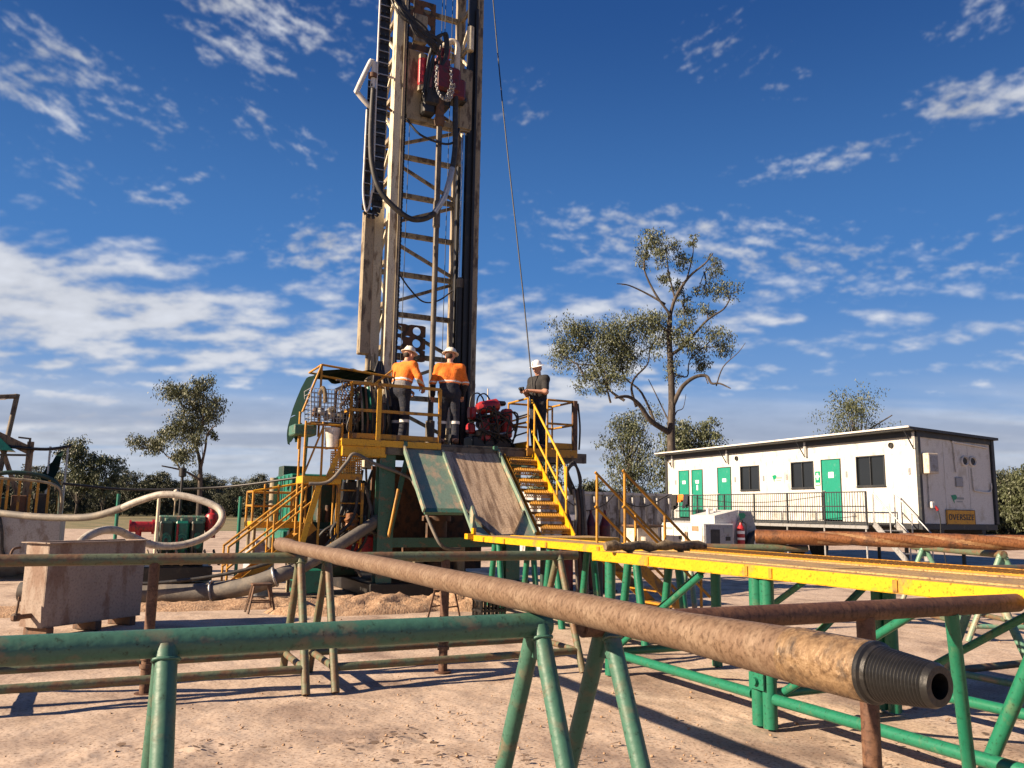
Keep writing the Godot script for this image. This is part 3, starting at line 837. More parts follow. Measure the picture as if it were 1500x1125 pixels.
func holed_plate(m: MB, c: Vector3, w: float, h: float, cols: int, rows: int, r: float, th := 0.03):
	# a steel plate facing z with round holes in rows
	var cw := w / cols; var ch := h / rows; var n := 24
	for i in cols:
		for j in rows:
			var o := c + V3((i + 0.5) * cw - w / 2, (j + 0.5) * ch - h / 2, 0)
			for k in n:
				var q := []
				for e in [k, k + 1]:
					var an: float = TAU * e / n
					var d := Vector3(cos(an), sin(an), 0)
					var s := minf(cw / 2 / maxf(absf(d.x), 1e-4), ch / 2 / maxf(absf(d.y), 1e-4))
					q.append(o + d * r); q.append(o + d * s)
				var z := V3(0, 0, th)
				m.quad(q[0], q[2], q[3], q[1]); m.quad(q[1] + z, q[3] + z, q[2] + z, q[0] + z)
				m.quad(q[0], q[0] + z, q[2] + z, q[2])
				m.quad(q[1], q[3], q[3] + z, q[1] + z)

func make_mast(t: Node3D):
	var y0 := 2.5; var y1 := 16.5
	# chords
	for q in [[-0.94, 0.0, 0.27, 0.24], [-0.98, -1.1, 0.22, 0.22], [1.005, 0.0, 0.17, 0.24], [0.98, -1.1, 0.2, 0.22]]:
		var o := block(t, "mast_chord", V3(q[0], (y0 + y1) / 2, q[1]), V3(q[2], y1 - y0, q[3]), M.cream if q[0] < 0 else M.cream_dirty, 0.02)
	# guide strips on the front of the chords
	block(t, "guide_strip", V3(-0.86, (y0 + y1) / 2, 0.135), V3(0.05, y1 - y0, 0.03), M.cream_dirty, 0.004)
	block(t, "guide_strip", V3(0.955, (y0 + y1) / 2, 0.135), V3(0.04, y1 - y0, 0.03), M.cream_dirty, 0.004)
	# lattice: back face and both sides
	var y := 3.2
	var k := 0
	while y < 16.0:
		bar(t, "cross_member", V3(-0.87, y, -1.1), V3(0.88, y, -1.1), 0.1, 0.11, M.cream_dirty)
		if k % 2 == 0: bar(t, "diagonal", V3(-0.87, y + 0.88, -1.08), V3(0.88, y + 0.12, -1.08), 0.06, 0.075, M.cream_dirty)
		else: bar(t, "diagonal", V3(-0.87, y + 0.14, -1.08), V3(0.88, y + 0.86, -1.08), 0.06, 0.075, M.cream_dirty)
		for s in [-0.98, 0.98]:
			bar(t, "side_member", V3(s, y, -0.12), V3(s, y, -0.99), 0.08, 0.1, M.cream_dirty)
			bar(t, "side_diagonal", V3(s, y + 0.1, -0.12 if k % 2 else -0.99), V3(s, y + 0.9, -0.99 if k % 2 else -0.12), 0.06, 0.06, M.cream)
		y += 0.97; k += 1
	for q in [[5.44, 0.86], [13.4, 1.35]]:
		var pm := MB.new()
		holed_plate(pm, V3(-0.18, q[0], -0.98), 0.86, q[1], 2, 3, 0.1)
		part(t, "holed_plate", pm, M.rust_plate)
	# roller chains beside the opening
	for q in [[-0.775, 0.06], [0.90, 0.10], [0.80, -0.1]]:
		var c := MB.new()
		for i in 150:
			c.box(V3(q[0], 2.95 + i * 0.088, q[1]), V3(0.03, 0.055, 0.045))
			c.box(V3(q[0], 2.95 + i * 0.088 + 0.044, q[1]), V3(0.052, 0.05, 0.02))
		part(t, "roller_chain", c, M.black).set_meta("kind", "stuff")
	# dark guards and the hydraulic ram on the right
	block(t, "chain_guard", V3(0.835, 8.8, 0.02), V3(0.17, 12.0, 0.2), M.black, 0.01)
	block(t, "chain_guard", V3(0.9, 8.2, 0.17), V3(0.06, 10.6, 0.05), M.black, 0.01)
	block(t, "chain_guard", V3(0.67, 6.2, -0.2), V3(0.1, 6.8, 0.12), M.black, 0.01)
	rod(t, "ram_barrel", V3(0.69, 2.9, 0.02), V3(0.69, 6.8, 0.02), 0.075, M.black, 16)
	rod(t, "ram_rod", V3(0.69, 6.8, 0.02), V3(0.69, 10.3, 0.02), 0.05, M.chrome, 20)
	var gl := MB.new(); gl.lathe(V3(0.69, 6.62, 0.02), Vector3.UP, [[0, 0.075], [0, 0.092], [0.2, 0.092], [0.24, 0.055]], 16)
	part(t, "ram_gland", gl, M.steel_dirty)
	rod(t, "side_pipe", V3(0.5, 4.3, 0.05), V3(0.5, 6.3, 0.05), 0.028, M.steel_dirty)
	rod(t, "side_pipe", V3(0.47, 3.4, 0.05), V3(0.47, 5.0, 0.05), 0.04, M.cream)
	for i in 13: block(t, "bracket", V3(1.10, 3.4 + i, 0.02), V3(0.03, 0.1, 0.08), M.cream_dirty, 0.004)
	# service lines down the back of the opening
	for q in [[-0.42, -0.7], [0.33, -0.75], [0.36, -0.6], [0.58, -0.7]]: rod(t, "wire_line", V3(q[0], 2.9, q[1]), V3(q[0] + 0.02, 16, q[1]), 0.009, M.black, 5)
	hosepart(t, "slack_line", [V3(-0.8, 6.78, 0.05), V3(-0.5, 6.45, 0.0), V3(-0.1, 6.25, -0.2), V3(0.3, 6.35, -0.3), V3(0.6, 6.6, -0.2)], 0.018, M.black, 6)
	# left flank: box guard, standpipe, cable carriers
	block(t, "box_guard", V3(-1.475, 6.48, -0.05), V3(0.24, 3.2, 0.2), M.cream_dirty, 0.02)
	block(t, "flank_plate", V3(-1.215, 6.1, -0.15), V3(0.22, 4.6, 0.06), M.cream, 0.01)
	block(t, "flank_plate", V3(-1.3, 4.6, 0.0), V3(0.05, 0.5, 0.05), M.cream_dirty, 0.005)
	rod(t, "foot_pipe", V3(-1.36, 3.5, -0.05), V3(-1.36, 4.9, -0.05), 0.06, M.cream_dirty, 12)
	var cl := MB.new(); cl.lathe(V3(-1.36, 4.35, -0.05), Vector3.UP, [[0, 0.06], [0, 0.095], [0.09, 0.095], [0.09, 0.06]], 12); cl.lathe(V3(-1.36, 4.0, -0.05), Vector3.UP, [[0, 0.06], [0, 0.1], [0.06, 0.1], [0.06, 0.06]], 12)
	part(t, "pipe_coupling", cl, M.cream_dirty)
	# cable carrier: a flat ladder of links, hanging in a narrow loop
	var path := []
	for i in 60: path.append([V3(-1.41, 13.6 - i * 0.092, 0.34), 0.26])
	for i in 7:
		var an := PI * i / 6
		path.append([V3(-1.41 - 0.12 * (1 - cos(an)), 8.05 - 0.18 * sin(an), 0.34), 0.2])
	for i in 32: path.append([V3(-1.65, 8.08 + i * 0.092, 0.34), 0.16])
	var side := MB.new(); var link := MB.new()
	for i in path.size() - 1:
		var a: Vector3 = path[i][0]; var b: Vector3 = path[i + 1][0]
		var w: float = path[i][1] / 2
		if i % 2 == 0:
			for s in [-1, 1]:
				var on := i < 60
				link.box((a + b) / 2 + (V3(w * 0.45 * s, 0, 0) if on else V3(0, 0, 0.05 * s)), V3(w * 0.55, 0.05, 0.02) if on else V3(0.05, 0.06, 0.02))
		if i % 3 == 0: side.box(a + V3(0, 0, 0.03), V3(w * 2, 0.018, 0.02))
		link.beam(a - V3(0, 0, 0.03), b - V3(0, 0, 0.03), w * 1.9, 0.02, Vector3.BACK)
	part(t, "cable_carrier", link, M.black).set_meta("kind", "stuff")
	part(t, "carrier_rungs", side, M.galv).set_meta("kind", "stuff")
	hosepart(t, "carrier_edge", [V3(-1.56, 13.2, 0.38), V3(-1.555, 12.9, 0.38), V3(-1.55, 10, 0.38), V3(-1.52, 8.35, 0.38)], 0.022, M.white_dusty, 8, 4)
	hosepart(t, "carrier_edge", [V3(-1.74, 10.2, 0.38), V3(-1.745, 9, 0.38), V3(-1.745, 8.4, 0.38), V3(-1.71, 8.08, 0.38), V3(-1.65, 7.9, 0.38), V3(-1.59, 8.06, 0.38), V3(-1.55, 8.4, 0.38)], 0.024, M.white_dusty, 8, 4)
	# standpipe bend on the left
	hosepart(t, "standpipe_bend", [V3(-1.62, 10.45, 0.35), V3(-1.66, 10.3, 0.35), V3(-1.95, 10.55, 0.35), V3(-1.97, 10.62, 0.35), V3(-1.72, 11.3, 0.35), V3(-1.68, 11.36, 0.35), V3(-1.62, 11.3, 0.35), V3(-1.63, 10.75, 0.35)], 0.055, M.white_dusty, 12, 4)
	var un := MB.new(); un.lathe(V3(-1.64, 10.98, 0.35), Vector3.UP, [[0, 0.05], [0, 0.1], [0.1, 0.1], [0.1, 0.05]], 12)
	part(t, "hammer_union", un, M.rust_plate)
	rod(t, "pipe_stay", V3(-1.6, 11.1, 0.35), V3(-1.1, 11.25, 0.1), 0.03, M.white_dusty, 8)
	rod(t, "pipe_stay", V3(-1.6, 10.55, 0.35), V3(-1.1, 10.45, 0.1), 0.03, M.rust_plate, 8)
	# rotary hose: from the bend down, round and up to the gooseneck
	hosepart(t, "rotary_hose", [V3(-1.63, 10.7, 0.4), V3(-1.65, 9.6, 0.45), V3(-1.6, 8.9, 0.5), V3(-1.42, 8.35, 0.55), V3(-1.0, 7.95, 0.6), V3(-0.62, 7.82, 0.62), V3(-0.2, 8.05, 0.62), V3(0.1, 8.7, 0.58), V3(0.28, 9.6, 0.5), V3(0.3, 10.6, 0.42), V3(0.32, 11.6, 0.4)], 0.06, M.rubber, 14, 8)
	hosepart(t, "hose_sleeve", [V3(-0.2, 8.05, 0.62), V3(0.0, 8.4, 0.6), V3(0.13, 8.8, 0.575), V3(0.22, 9.2, 0.54)], 0.066, M.galv, 12, 5)
	hosepart(t, "gooseneck", [V3(0.32, 11.55, 0.4), V3(0.33, 12.0, 0.38), V3(0.32, 12.3, 0.36), V3(0.2, 12.38, 0.33), V3(0.05, 12.25, 0.3), V3(-0.02, 12.15, 0.3)], 0.072, M.beige, 12, 5)
	rod(t, "gooseneck_valve", V3(0.72, 12.35, 0.2), V3(0.72, 12.95, 0.2), 0.085, M.cream, 12)
	hosepart(t, "guy_wire", [V3(1.1, 16.0, 0.1), V3(1.35, 11, 0.7), V3(1.62, 6.2, 1.4), V3(1.75, 2.95, 1.9)], 0.014, M.black, 6, 4)

func make_top_drive(t: Node3D):
	var td := MB.new()
	td.rbox(V3(0.08, 11.35, 0.28), V3(0.62, 0.62, 0.5), 0.06)
	td.rbox(V3(0.33, 11.2, 0.25), V3(0.42, 0.5, 0.44), 0.05)
	td.lathe(V3(-0.02, 11.62, 0.3), Vector3.UP, [[0, 0.2], [0.2, 0.2], [0.28, 0.12], [0.5, 0.1], [0.5, 0]], 14)
	var o := part(t, "top_drive", td, M.red_dark)
	var mo := MB.new(); mo.lathe(V3(-0.47, 11.1, 0.3), Vector3.UP, [[0, 0], [0.0, 0.09], [0.06, 0.11], [0.62, 0.11], [0.7, 0.09], [0.7, 0]], 14)
	part(o, "motor", mo, M.red)
	var ca := MB.new(); ca.lathe(V3(-0.47, 10.98, 0.3), Vector3.UP, [[0, 0.06], [0, 0.11], [0.12, 0.11]], 14); ca.lathe(V3(-0.47, 11.76, 0.3), Vector3.UP, [[0, 0.1], [0.1, 0.1], [0.1, 0]], 14)
	part(o, "motor_cap", ca, M.cream_dirty)
	var lo := MB.new()
	lo.rbox(V3(-0.12, 10.88, 0.22), V3(0.62, 0.42, 0.42), 0.05); lo.rbox(V3(-0.3, 10.62, 0.22), V3(0.3, 0.3, 0.3), 0.04); lo.rbox(V3(0.2, 11.0, 0.22), V3(0.8, 0.14, 0.36), 0.03)
	part(o, "gear_case", lo, M.black)
	var sw := MB.new(); sw.lathe(V3(-0.05, 10.2, 0.35), Vector3.UP, [[0, 0.06], [0.02, 0.1], [0.16, 0.13], [0.2, 0.13], [0.22, 0.1], [0.75, 0.1], [0.75, 0.0]], 18)
	part(o, "saver_sub", sw, M.rust_plate)
	for s in [0, 1]:
		var ch := MB.new()
		var pp := curve([V3(-0.22 + s * 0.33, 11.55, 0.56), V3(-0.24 + s * 0.36, 11.1, 0.58), V3(-0.12 + s * 0.16, 10.82, 0.58), V3(0.1 - s * 0.1, 10.8, 0.58), V3(0.2 - s * 0.05, 11.2, 0.58)], 7)
		for i in pp.size() - 1: ch.torus((pp[i] + pp[i + 1]) / 2, Vector3(i % 2, 0.2, (i + 1) % 2).normalized(), 0.03, 0.011, 8, 5)
		part(o, "safety_chain", ch, M.galv)
	rod(o, "red_cylinder", V3(0.02, 11.6, 0.42), V3(0.1, 12.1, 0.4), 0.05, M.red, 10)
	block(t, "carriage_plate", V3(-0.58, 11.25, 0.1), V3(0.38, 1.6, 0.06), M.cream_dirty, 0.015)
	block(t, "carriage_plate", V3(0.66, 11.15, 0.14), V3(0.32, 1.5, 0.06), M.cream_dirty, 0.015)
	block(t, "carriage_frame", V3(-0.5, 12.6, 0.1), V3(0.32, 0.7, 0.14), M.cream_dirty, 0.02)
	bar(t, "carriage_rail", V3(-0.75, 10.42, 0.08), V3(0.8, 10.42, 0.08), 0.1, 0.12, M.cream_dirty)
	# black hydraulic hoses looping from the carrier to the drive
	rng.seed = 71
	for i in 13:
		var a := V3(-1.35 + 0.3 * rng.randf(), 13.4 - rng.randf() * 0.5, 0.35)
		var e := V3(-0.5 + 0.35 * rng.randf(), 11.2 - rng.randf() * 0.5, 0.42)
		hosepart(t, "hydraulic_hose", [a, V3(a.x + 0.15, 12.75 - rng.randf() * 0.3, 0.55), V3(-0.85 + rng.randf() * 0.3, 12.1 + rng.randf() * 0.3, 0.6), V3(-0.45 + rng.randf() * 0.3, 12.15 - rng.randf() * 0.35, 0.6), V3(e.x + 0.08, 11.7, 0.5), e], 0.022, M.black, 7, 5)
	for i in 3: hosepart(t, "hydraulic_hose", [V3(-0.4 + i * 0.05, 12.1, 0.5), V3(-0.1 + i * 0.04, 12.35 + i * 0.03, 0.55), V3(-0.02 + i * 0.03, 11.9, 0.5), V3(-0.15, 11.5, 0.5)], 0.026, M.black, 7, 5)
	hosepart(t, "hanging_hose", [V3(-0.78, 10.3, 0.2), V3(-0.5, 9.92, 0.35), V3(0.0, 9.75, 0.5), V3(0.3, 9.9, 0.45), V3(0.45, 10.3, 0.3)], 0.026, M.black, 8, 6)
	var st := MB.new()
	st.lathe(V3(-0.05, 0.9, 0.35), Vector3.UP, [[0, 0.05], [1.95, 0.05], [1.95, 0.1], [2.6, 0.1], [2.62, 0.06], [6.9, 0.06], [6.95, 0.085], [7.5, 0.085], [7.55, 0.065], [9.4, 0.065]], 18)
	part(t, "drill_string", st, M.steel_dirty)

func make_rig():
	var t := ything("drill_rig", "tall drilling rig with cream lattice mast, red top drive and yellow railed work floor", "drilling rig", 6.2, -17.0)
	make_mast(t)
	make_top_drive(t)
	# floor, front edge at z 1.8
	var fl := 2.9
	for i in 6:
		block(t, "floor_plate", V3(-1.35 + i * 0.62, fl - 0.03, 1.1), V3(0.61, 0.05, 1.5), M.steel_dirty, 0.006)
	bar(t, "front_beam", V3(-1.5, fl - 0.16, 1.86), V3(2.9, fl - 0.16, 1.86), 0.12, 0.2, M.steel_dirty)
	bar(t, "floor_beam", V3(-1.5, fl - 0.16, 0.3), V3(2.7, fl - 0.16, 0.3), 0.12, 0.2, M.green_dark)
	for x in [-1.4, 0.1, 1.3, 2.6]: bar(t, "floor_joist", V3(x, fl - 0.17, -1.0), V3(x, fl - 0.17, 1.78), 0.12, 0.18, M.green_dark)
	# left work platform, yellow
	block(t, "platform_floor", V3(-1.36, fl - 0.02, 1.25), V3(1.98, 0.04, 1.3), M.yellow_old, 0.006)
	bar(t, "platform_edge", V3(-2.35, fl - 0.06, 1.93), V3(-0.4, fl - 0.06, 1.93), 0.03, 0.12, M.yellow)
	bar(t, "platform_edge", V3(-2.32, fl - 0.06, 0.6), V3(-2.32, fl - 0.06, 1.9), 0.03, 0.14, M.yellow)
	block(t, "platform_box", V3(-1.9, fl - 0.22, 1.75), V3(0.85, 0.2, 0.3), M.yellow, 0.01)
	railing(t, [V3(-2.18, fl, 1.85), V3(-1.66, fl, 1.88), V3(-0.42, fl, 1.88)], 1.06, M.yellow_old, 0.026, true, 0.1, true)
	railing(t, [V3(-2.18, fl, 1.85), V3(-2.2, fl, 0.7)], 1.06, M.yellow_old, 0.026, true, 0.1, true)
	block(t, "rail_post_plate", V3(-1.66, fl + 0.42, 1.925), V3(0.09, 1.1, 0.02), M.yellow, 0.004)
	# perforated yellow skirt under the platform
	var pf := MB.new(); holed_plate(pf, V3(-2.2, 2.42, 1.75), 0.6, 0.5, 14, 11, 0.011, 0.012)
	part(t, "perforated_skirt", pf, M.yellow_old)
	bar(t, "skirt_edge", V3(-2.55, 2.2, 1.78), V3(-1.9, 2.2, 1.78), 0.04, 0.1, M.yellow_old)
	bar(t, "skirt_edge", V3(-2.56, 2.1, 1.75), V3(-2.3, 2.75, 1.75), 0.03, 0.09, M.yellow)
	# right platform where a worker stands
	block(t, "platform_floor", V3(2.06, fl - 0.02, 1.4), V3(1.14, 0.04, 1.1), M.yellow_old, 0.006)
	bar(t, "platform_edge", V3(1.46, fl - 0.08, 1.97), V3(2.64, fl - 0.08, 1.97), 0.03, 0.16, M.yellow_old)
	railing(t, [V3(1.5, fl, 1.93), V3(1.52, fl, 0.95), V3(2.6, fl, 0.95), V3(2.6, fl, 1.93), V3(1.95, fl, 1.93)], 1.03, M.yellow_old, 0.022, true, 0.12)
	block(t, "corner_post", V3(2.6, fl + 0.52, 1.93), V3(0.1, 1.06, 0.1), M.rust_plate, 0.01)
	rod(t, "rail_brace", V3(1.52, fl + 0.62, 0.95), V3(2.58, fl + 0.98, 0.95), 0.02, M.yellow, 8)
	hosepart(t, "hanging_rope", [V3(2.68, fl + 1.0, 1.93), V3(2.72, fl + 0.5, 1.95), V3(2.7, fl + 0.02, 1.95)], 0.02, M.black, 6)
	for x in [1.75, 2.2, 2.4]: hosepart(t, "lifting_hook", [V3(x, fl - 0.1, 1.95), V3(x, fl - 0.3, 1.97), V3(x + 0.05, fl - 0.36, 1.97), V3(x + 0.1, fl - 0.28, 1.97)], 0.014, M.steel_dirty, 6)
	# chain across the gap
	for k in [0.25, 0.62]: hosepart(t, "gap_chain", [V3(1.28, fl + k, 1.8), V3(1.36, fl + k + 0.03, 1.85), V3(1.5, fl + k + 0.08, 1.9)], 0.018, M.black, 6)
	# substructure
	for x in [-1.42, 1.25]:
		var pm := MB.new(); pm.chan(V3(x, 0.0, 1.7), V3(x, 2.65, 1.7), 0.3, 0.26, Vector3.BACK)
		part(t, "front_leg", pm, M.green_old)
	for x in [-1.42, 1.25]:
		bar(t, "rear_leg", V3(x, 0, -1.0), V3(x, 2.65, -1.0), 0.25, 0.25, M.green_dark, Vector3.RIGHT)
		bar(t, "leg_tie", V3(x, 0.16, -0.9), V3(x, 0.16, 1.6), 0.2, 0.2, M.green_dark)
	bar(t, "lower_beam", V3(-1.25, 1.0, 1.7), V3(1.1, 1.0, 1.7), 0.1, 0.18, M.green_old)
	bar(t, "diagonal_strut", V3(-1.35, 1.15, 1.85), V3(-1.06, 2.55, 1.85), 0.05, 0.09, M.green_old)
	rod(t, "screw_jack", V3(-1.38, 1.1, 1.9), V3(-1.22, 2.0, 1.9), 0.03, M.yellow_old, 10)
	for q in [[-0.42, 0.9], [0.35, 1.2]]: rod(t, "support_pipe", V3(q[0], 0, q[1]), V3(q[0], 1.0, q[1]), 0.11, M.cream_dirty, 16)
	block(t, "rear_wall", V3(-0.05, 1.45, 0.35), V3(2.5, 2.1, 0.06), M.rust_plate, 0.01)
	block(t, "base_skid", V3(-0.05, 0.13, 0.4), V3(3.3, 0.26, 3.0), M.black, 0.02)
	var bp := MB.new(); bp.lathe(V3(-0.05, 0.3, 0.9), Vector3.UP, [[0, 0.32], [0.12, 0.32], [0.12, 0.2], [0.4, 0.2], [0.4, 0.3], [0.75, 0.3], [0.75, 0.22], [1.1, 0.22], [1.1, 0.3], [1.2, 0.3], [1.2, 0]], 18)
	part(t, "blowout_preventer", bp, M.rust_plate)
	rod(t, "preventer_ram", V3(-0.75, 0.9, 0.9), V3(0.65, 0.9, 0.9), 0.14, M.rust_plate, 14)
	# clutter of hoses and boxes under the left platform
	block(t, "control_box", V3(-1.85, 1.7, 1.1), V3(0.5, 0.9, 0.5), M.black, 0.03)
	block(t, "manifold", V3(-1.75, 0.95, 1.2), V3(0.55, 0.35, 0.5), M.red, 0.04)
	var vm := MB.new(); vm.lathe(V3(-2.0, 1.25, 1.55), Vector3.UP, [[0, 0.1], [0.05, 0.14], [0.1, 0.12], [0.16, 0.15], [0.2, 0.12], [0.28, 0.12], [0.3, 0]], 14)
	part(t, "flow_valve", vm, M.collar)
	rng.seed = 91
	for i in 22:
		var a := V3(rng.randf_range(-2.3, -1.5), rng.randf_range(1.6, 2.6), rng.randf_range(0.9, 1.6))
		var e := V3(rng.randf_range(-2.6, -1.4), rng.randf_range(0.2, 1.2), rng.randf_range(0.8, 1.7))
		hosepart(t, "hose", [a, a.lerp(e, 0.4) + V3(rng.randf_range(-0.2, 0.2), -0.25, 0.1), a.lerp(e, 0.7) + V3(rng.randf_range(-0.15, 0.15), -0.2, 0.15), e], 0.02 + 0.015 * rng.randf(), M.rubber if i % 4 else M.hose_grey, 7, 5)
	hosepart(t, "air_hose", [V3(-2.9, 2.05, 1.9), V3(-2.55, 2.1, 1.95), V3(-2.25, 2.45, 1.95), V3(-2.1, 2.62, 1.95), V3(-1.7, 2.45, 1.95), V3(-1.1, 2.25, 1.95), V3(-0.95, 2.05, 2.1), V3(-0.75, 1.3, 2.5), V3(-0.55, 0.95, 2.6), V3(-0.1, 0.9, 2.3)], 0.032, M.hose_grey, 8, 6)
	hosepart(t, "flow_line", [V3(-1.45, 1.45, 1.62), V3(-2.0, 1.15, 1.9), V3(-2.8, 0.72, 2.2), V3(-3.25, 0.5, 2.3)], 0.11, M.hose_grey, 14, 4)
	# machinery packed under and behind the left platform
	block(t, "engine_block", V3(-2.2, 0.75, 0.3), V3(1.3, 0.9, 0.9), M.black, 0.05)
	block(t, "valve_bank", V3(-2.0, 1.75, 0.35), V3(0.9, 0.8, 0.5), M.green_dark, 0.04)
	for i in 6: rod(t, "valve_body", V3(-2.4 + i * 0.16, 1.35, 0.66), V3(-2.4 + i * 0.16, 1.62 + 0.06 * (i % 2), 0.66), 0.05, [M.steel_dirty, M.rust_plate, M.black][i % 3], 8)
	rod(t, "air_receiver", V3(-2.75, 0.55, 0.95), V3(-1.75, 0.55, 0.95), 0.2, M.green_dark, 16)
	block(t, "battery_box", V3(-2.75, 0.3, 1.35), V3(0.5, 0.42, 0.4), M.green_unit, 0.02)
	block(t, "stowed_crate", V3(-2.0, 3.2, 0.85), V3(0.5, 0.55, 0.5), M.black, 0.03)
	block(t, "stowed_crate", V3(-1.35, 3.15, 0.75), V3(0.4, 0.5, 0.4), M.green_dark, 0.03)
	for i in 7: hosepart(t, "rope_coil", [V3(-2.1 + i * 0.1, 3.95, 1.75), V3(-2.08 + i * 0.1, 3.6 - 0.05 * (i % 3), 1.86), V3(-2.04 + i * 0.1, 3.25 - 0.08 * (i % 2), 1.82), V3(-2.0 + i * 0.09, 3.02, 1.7)], 0.022, [M.black, M.hose_grey, M.rust_plate][i % 3], 6, 4)
	# trailer bed and axles behind the floor
	block(t, "chassis", V3(-0.05, 1.0, -3.8), V3(2.4, 0.35, 5.4), M.green_dark, 0.03)
	for z in [-2.2, -3.5, -4.8]:
		for s in [-1.15, 1.15]:
			var w := MB.new(); w.lathe(V3(s - 0.14, 0.5, z), Vector3.RIGHT, [[0, 0], [0, 0.3], [0.0, 0.46], [0.04, 0.5], [0.24, 0.5], [0.28, 0.46], [0.28, 0.3], [0.28, 0]], 22)
			part(t, "wheel", w, M.rubber)
	block(t, "engine_hood", V3(0.2, 1.75, -4.2), V3(1.8, 1.1, 3.2), M.green_unit, 0.05)
	# left landing with ladder
	var lx := -2.88
	for q in [[lx - 0.1, 1.3], [lx - 0.1, 1.75], [lx + 0.22, 1.75], [lx + 0.58, 1.75], [lx + 0.58, 1.3]]: rod(t, "landing_post", V3(q[0], 0.9, q[1]), V3(q[0], 3.2, q[1]), 0.022, M.yellow_old, 8)
	for hh in [2.72, 3.15]: rod(t, "landing_rail", V3(lx - 0.1, hh, 1.75), V3(lx + 0.58, hh, 1.75), 0.02, M.yellow_old, 8)
	rod(t, "landing_brace", V3(lx - 0.1, 2.2, 1.75), V3(lx + 0.22, 3.1, 1.75), 0.018, M.yellow_old, 8)
	block(t, "landing_floor", V3(lx + 0.24, 2.13, 1.5), V3(0.72, 0.14, 0.55), M.yellow, 0.01)
	bar(t, "landing_leg", V3(lx + 0.2, 2.05, 1.75), V3(lx - 0.08, 0.9, 1.75), 0.06, 0.1, M.yellow)
	for i in 5: rod(t, "ladder_rung", V3(lx + 0.62, 1.0 + i * 0.24, 1.55), V3(lx + 1.05, 1.0 + i * 0.24, 1.55), 0.016, M.yellow_old, 7)
	for s in [0.6, 1.07]: bar(t, "ladder_rail", V3(lx + s, 0.7, 1.55), V3(lx + s, 2.1, 1.55), 0.03, 0.05, M.yellow_old)
	# tarpaulin shelter over the controls, on a tube frame
	var tp := MB.new()
	var cols := 14
	for i in cols:
		for j in 8:
			var q := []
			for e in [[i, j], [i + 1, j], [i + 1, j + 1], [i, j + 1]]:
				var u: float = float(e[0]) / cols; var v: float = float(e[1]) / 8
				var y := 4.3 - 0.06 * v
				var x := -2.66 + 1.1 * u
				if u < 0.32:
					x = -2.98 + 0.32 * pow(u / 0.32, 1.4); y = 4.3 - 0.9 * (1 - u / 0.32)
				y -= (0.1 * absf(sin(u * 9.0)) if v > 0.8 and u >= 0.32 else 0.0) + 0.02 * sin(u * 20 + v * 6)
				q.append(V3(x, y, 1.35 - v * 1.1 if u >= 0.0 else 0.0))
			tp.quad(q[0], q[1], q[2], q[3])
	part(t, "tarpaulin", tp, M.tarp)
	var tps := MB.new()
	for i in 10: # hanging end flap with folds
		for j in 6:
			var q := []
			for e in [[i, j], [i + 1, j], [i + 1, j + 1], [i, j + 1]]:
				var u: float = e[0] / 10.0; var v: float = e[1] / 6.0
				q.append(V3(-2.98 - 0.05 * sin(v * 2.6) + 0.035 * sin(u * 22) * v, 3.4 - v * (0.5 + 0.06 * sin(u * 9)), 1.35 - u * 1.1))
			tps.quad(q[0], q[1], q[2], q[3])
	part(t, "tarpaulin_flap", tps, M.tarp)
	for q in [[V3(-2.66, 2.95, 1.38), V3(-2.66, 4.33, 1.38)], [V3(-2.66, 4.33, 1.38), V3(-1.2, 4.2, 1.38)], [V3(-2.66, 4.33, 0.3), V3(-1.2, 4.2, 0.3)], [V3(-2.66, 4.33, 1.38), V3(-2.66, 4.33, 0.3)], [V3(-2.98, 3.4, 1.38), V3(-2.66, 4.33, 1.38)], [V3(-2.66, 4.12, 1.38), V3(-1.3, 3.98, 1.3)], [V3(-2.0, 3.7, 1.4), V3(-1.25, 4.35, 1.35)], [V3(-3.02, 2.7, 1.38), V3(-3.02, 3.4, 1.38)]]: rod(t, "shelter_tube", q[0], q[1], 0.022, M.yellow_old, 8)
	block(t, "tool_tray", V3(-2.95, 3.05, 1.35), V3(0.42, 0.2, 0.5), M.green_old, 0.02)
	# canvas and hoses hung at the mast foot
	var cv := MB.new()
	for i in 9: cv.path(curve([V3(-1.2 + i * 0.012, 4.72 - 0.04 * (i % 3), 0.2), V3(-1.3 + i * 0.025, 4.45, 0.3), V3(-1.32 + i * 0.03, 4.1 + 0.08 * (i % 2), 0.28)], 4), 0.026, 6)
	part(t, "canvas_bundle", cv, M.black)
	for i in 5: hosepart(t, "hung_hose", [V3(-1.15 + i * 0.06, 4.4, 0.3), V3(-1.1 + i * 0.07, 3.9, 0.45), V3(-1.2 + i * 0.08, 3.3, 0.5), V3(-1.15 + i * 0.1, 2.95, 0.5)], 0.028, M.rubber if i % 2 else M.cream_dirty, 7, 5)
	block(t, "driller_console", V3(-1.55, 3.3, 1.1), V3(0.5, 0.8, 0.4), M.black, 0.03)
	hosepart(t, "green_bundle", [V3(-1.95, 3.9, 1.6), V3(-1.9, 3.5, 1.7), V3(-1.85, 3.2, 1.7)], 0.1, M.tarp, 9, 5)
	hosepart(t, "green_bundle", [V3(-1.78, 3.92, 1.6), V3(-1.76, 3.6, 1.72), V3(-1.78, 3.3, 1.7)], 0.07, M.green_unit, 9, 5)
	block(t, "floor_cabinet", V3(-1.0, 3.3, 0.95), V3(0.45, 0.75, 0.35), M.steel_dirty, 0.02)
	# V-door ramp and stairs
	make_ramp()
	make_floor_stairs()
	make_roughneck()
	floor_things()

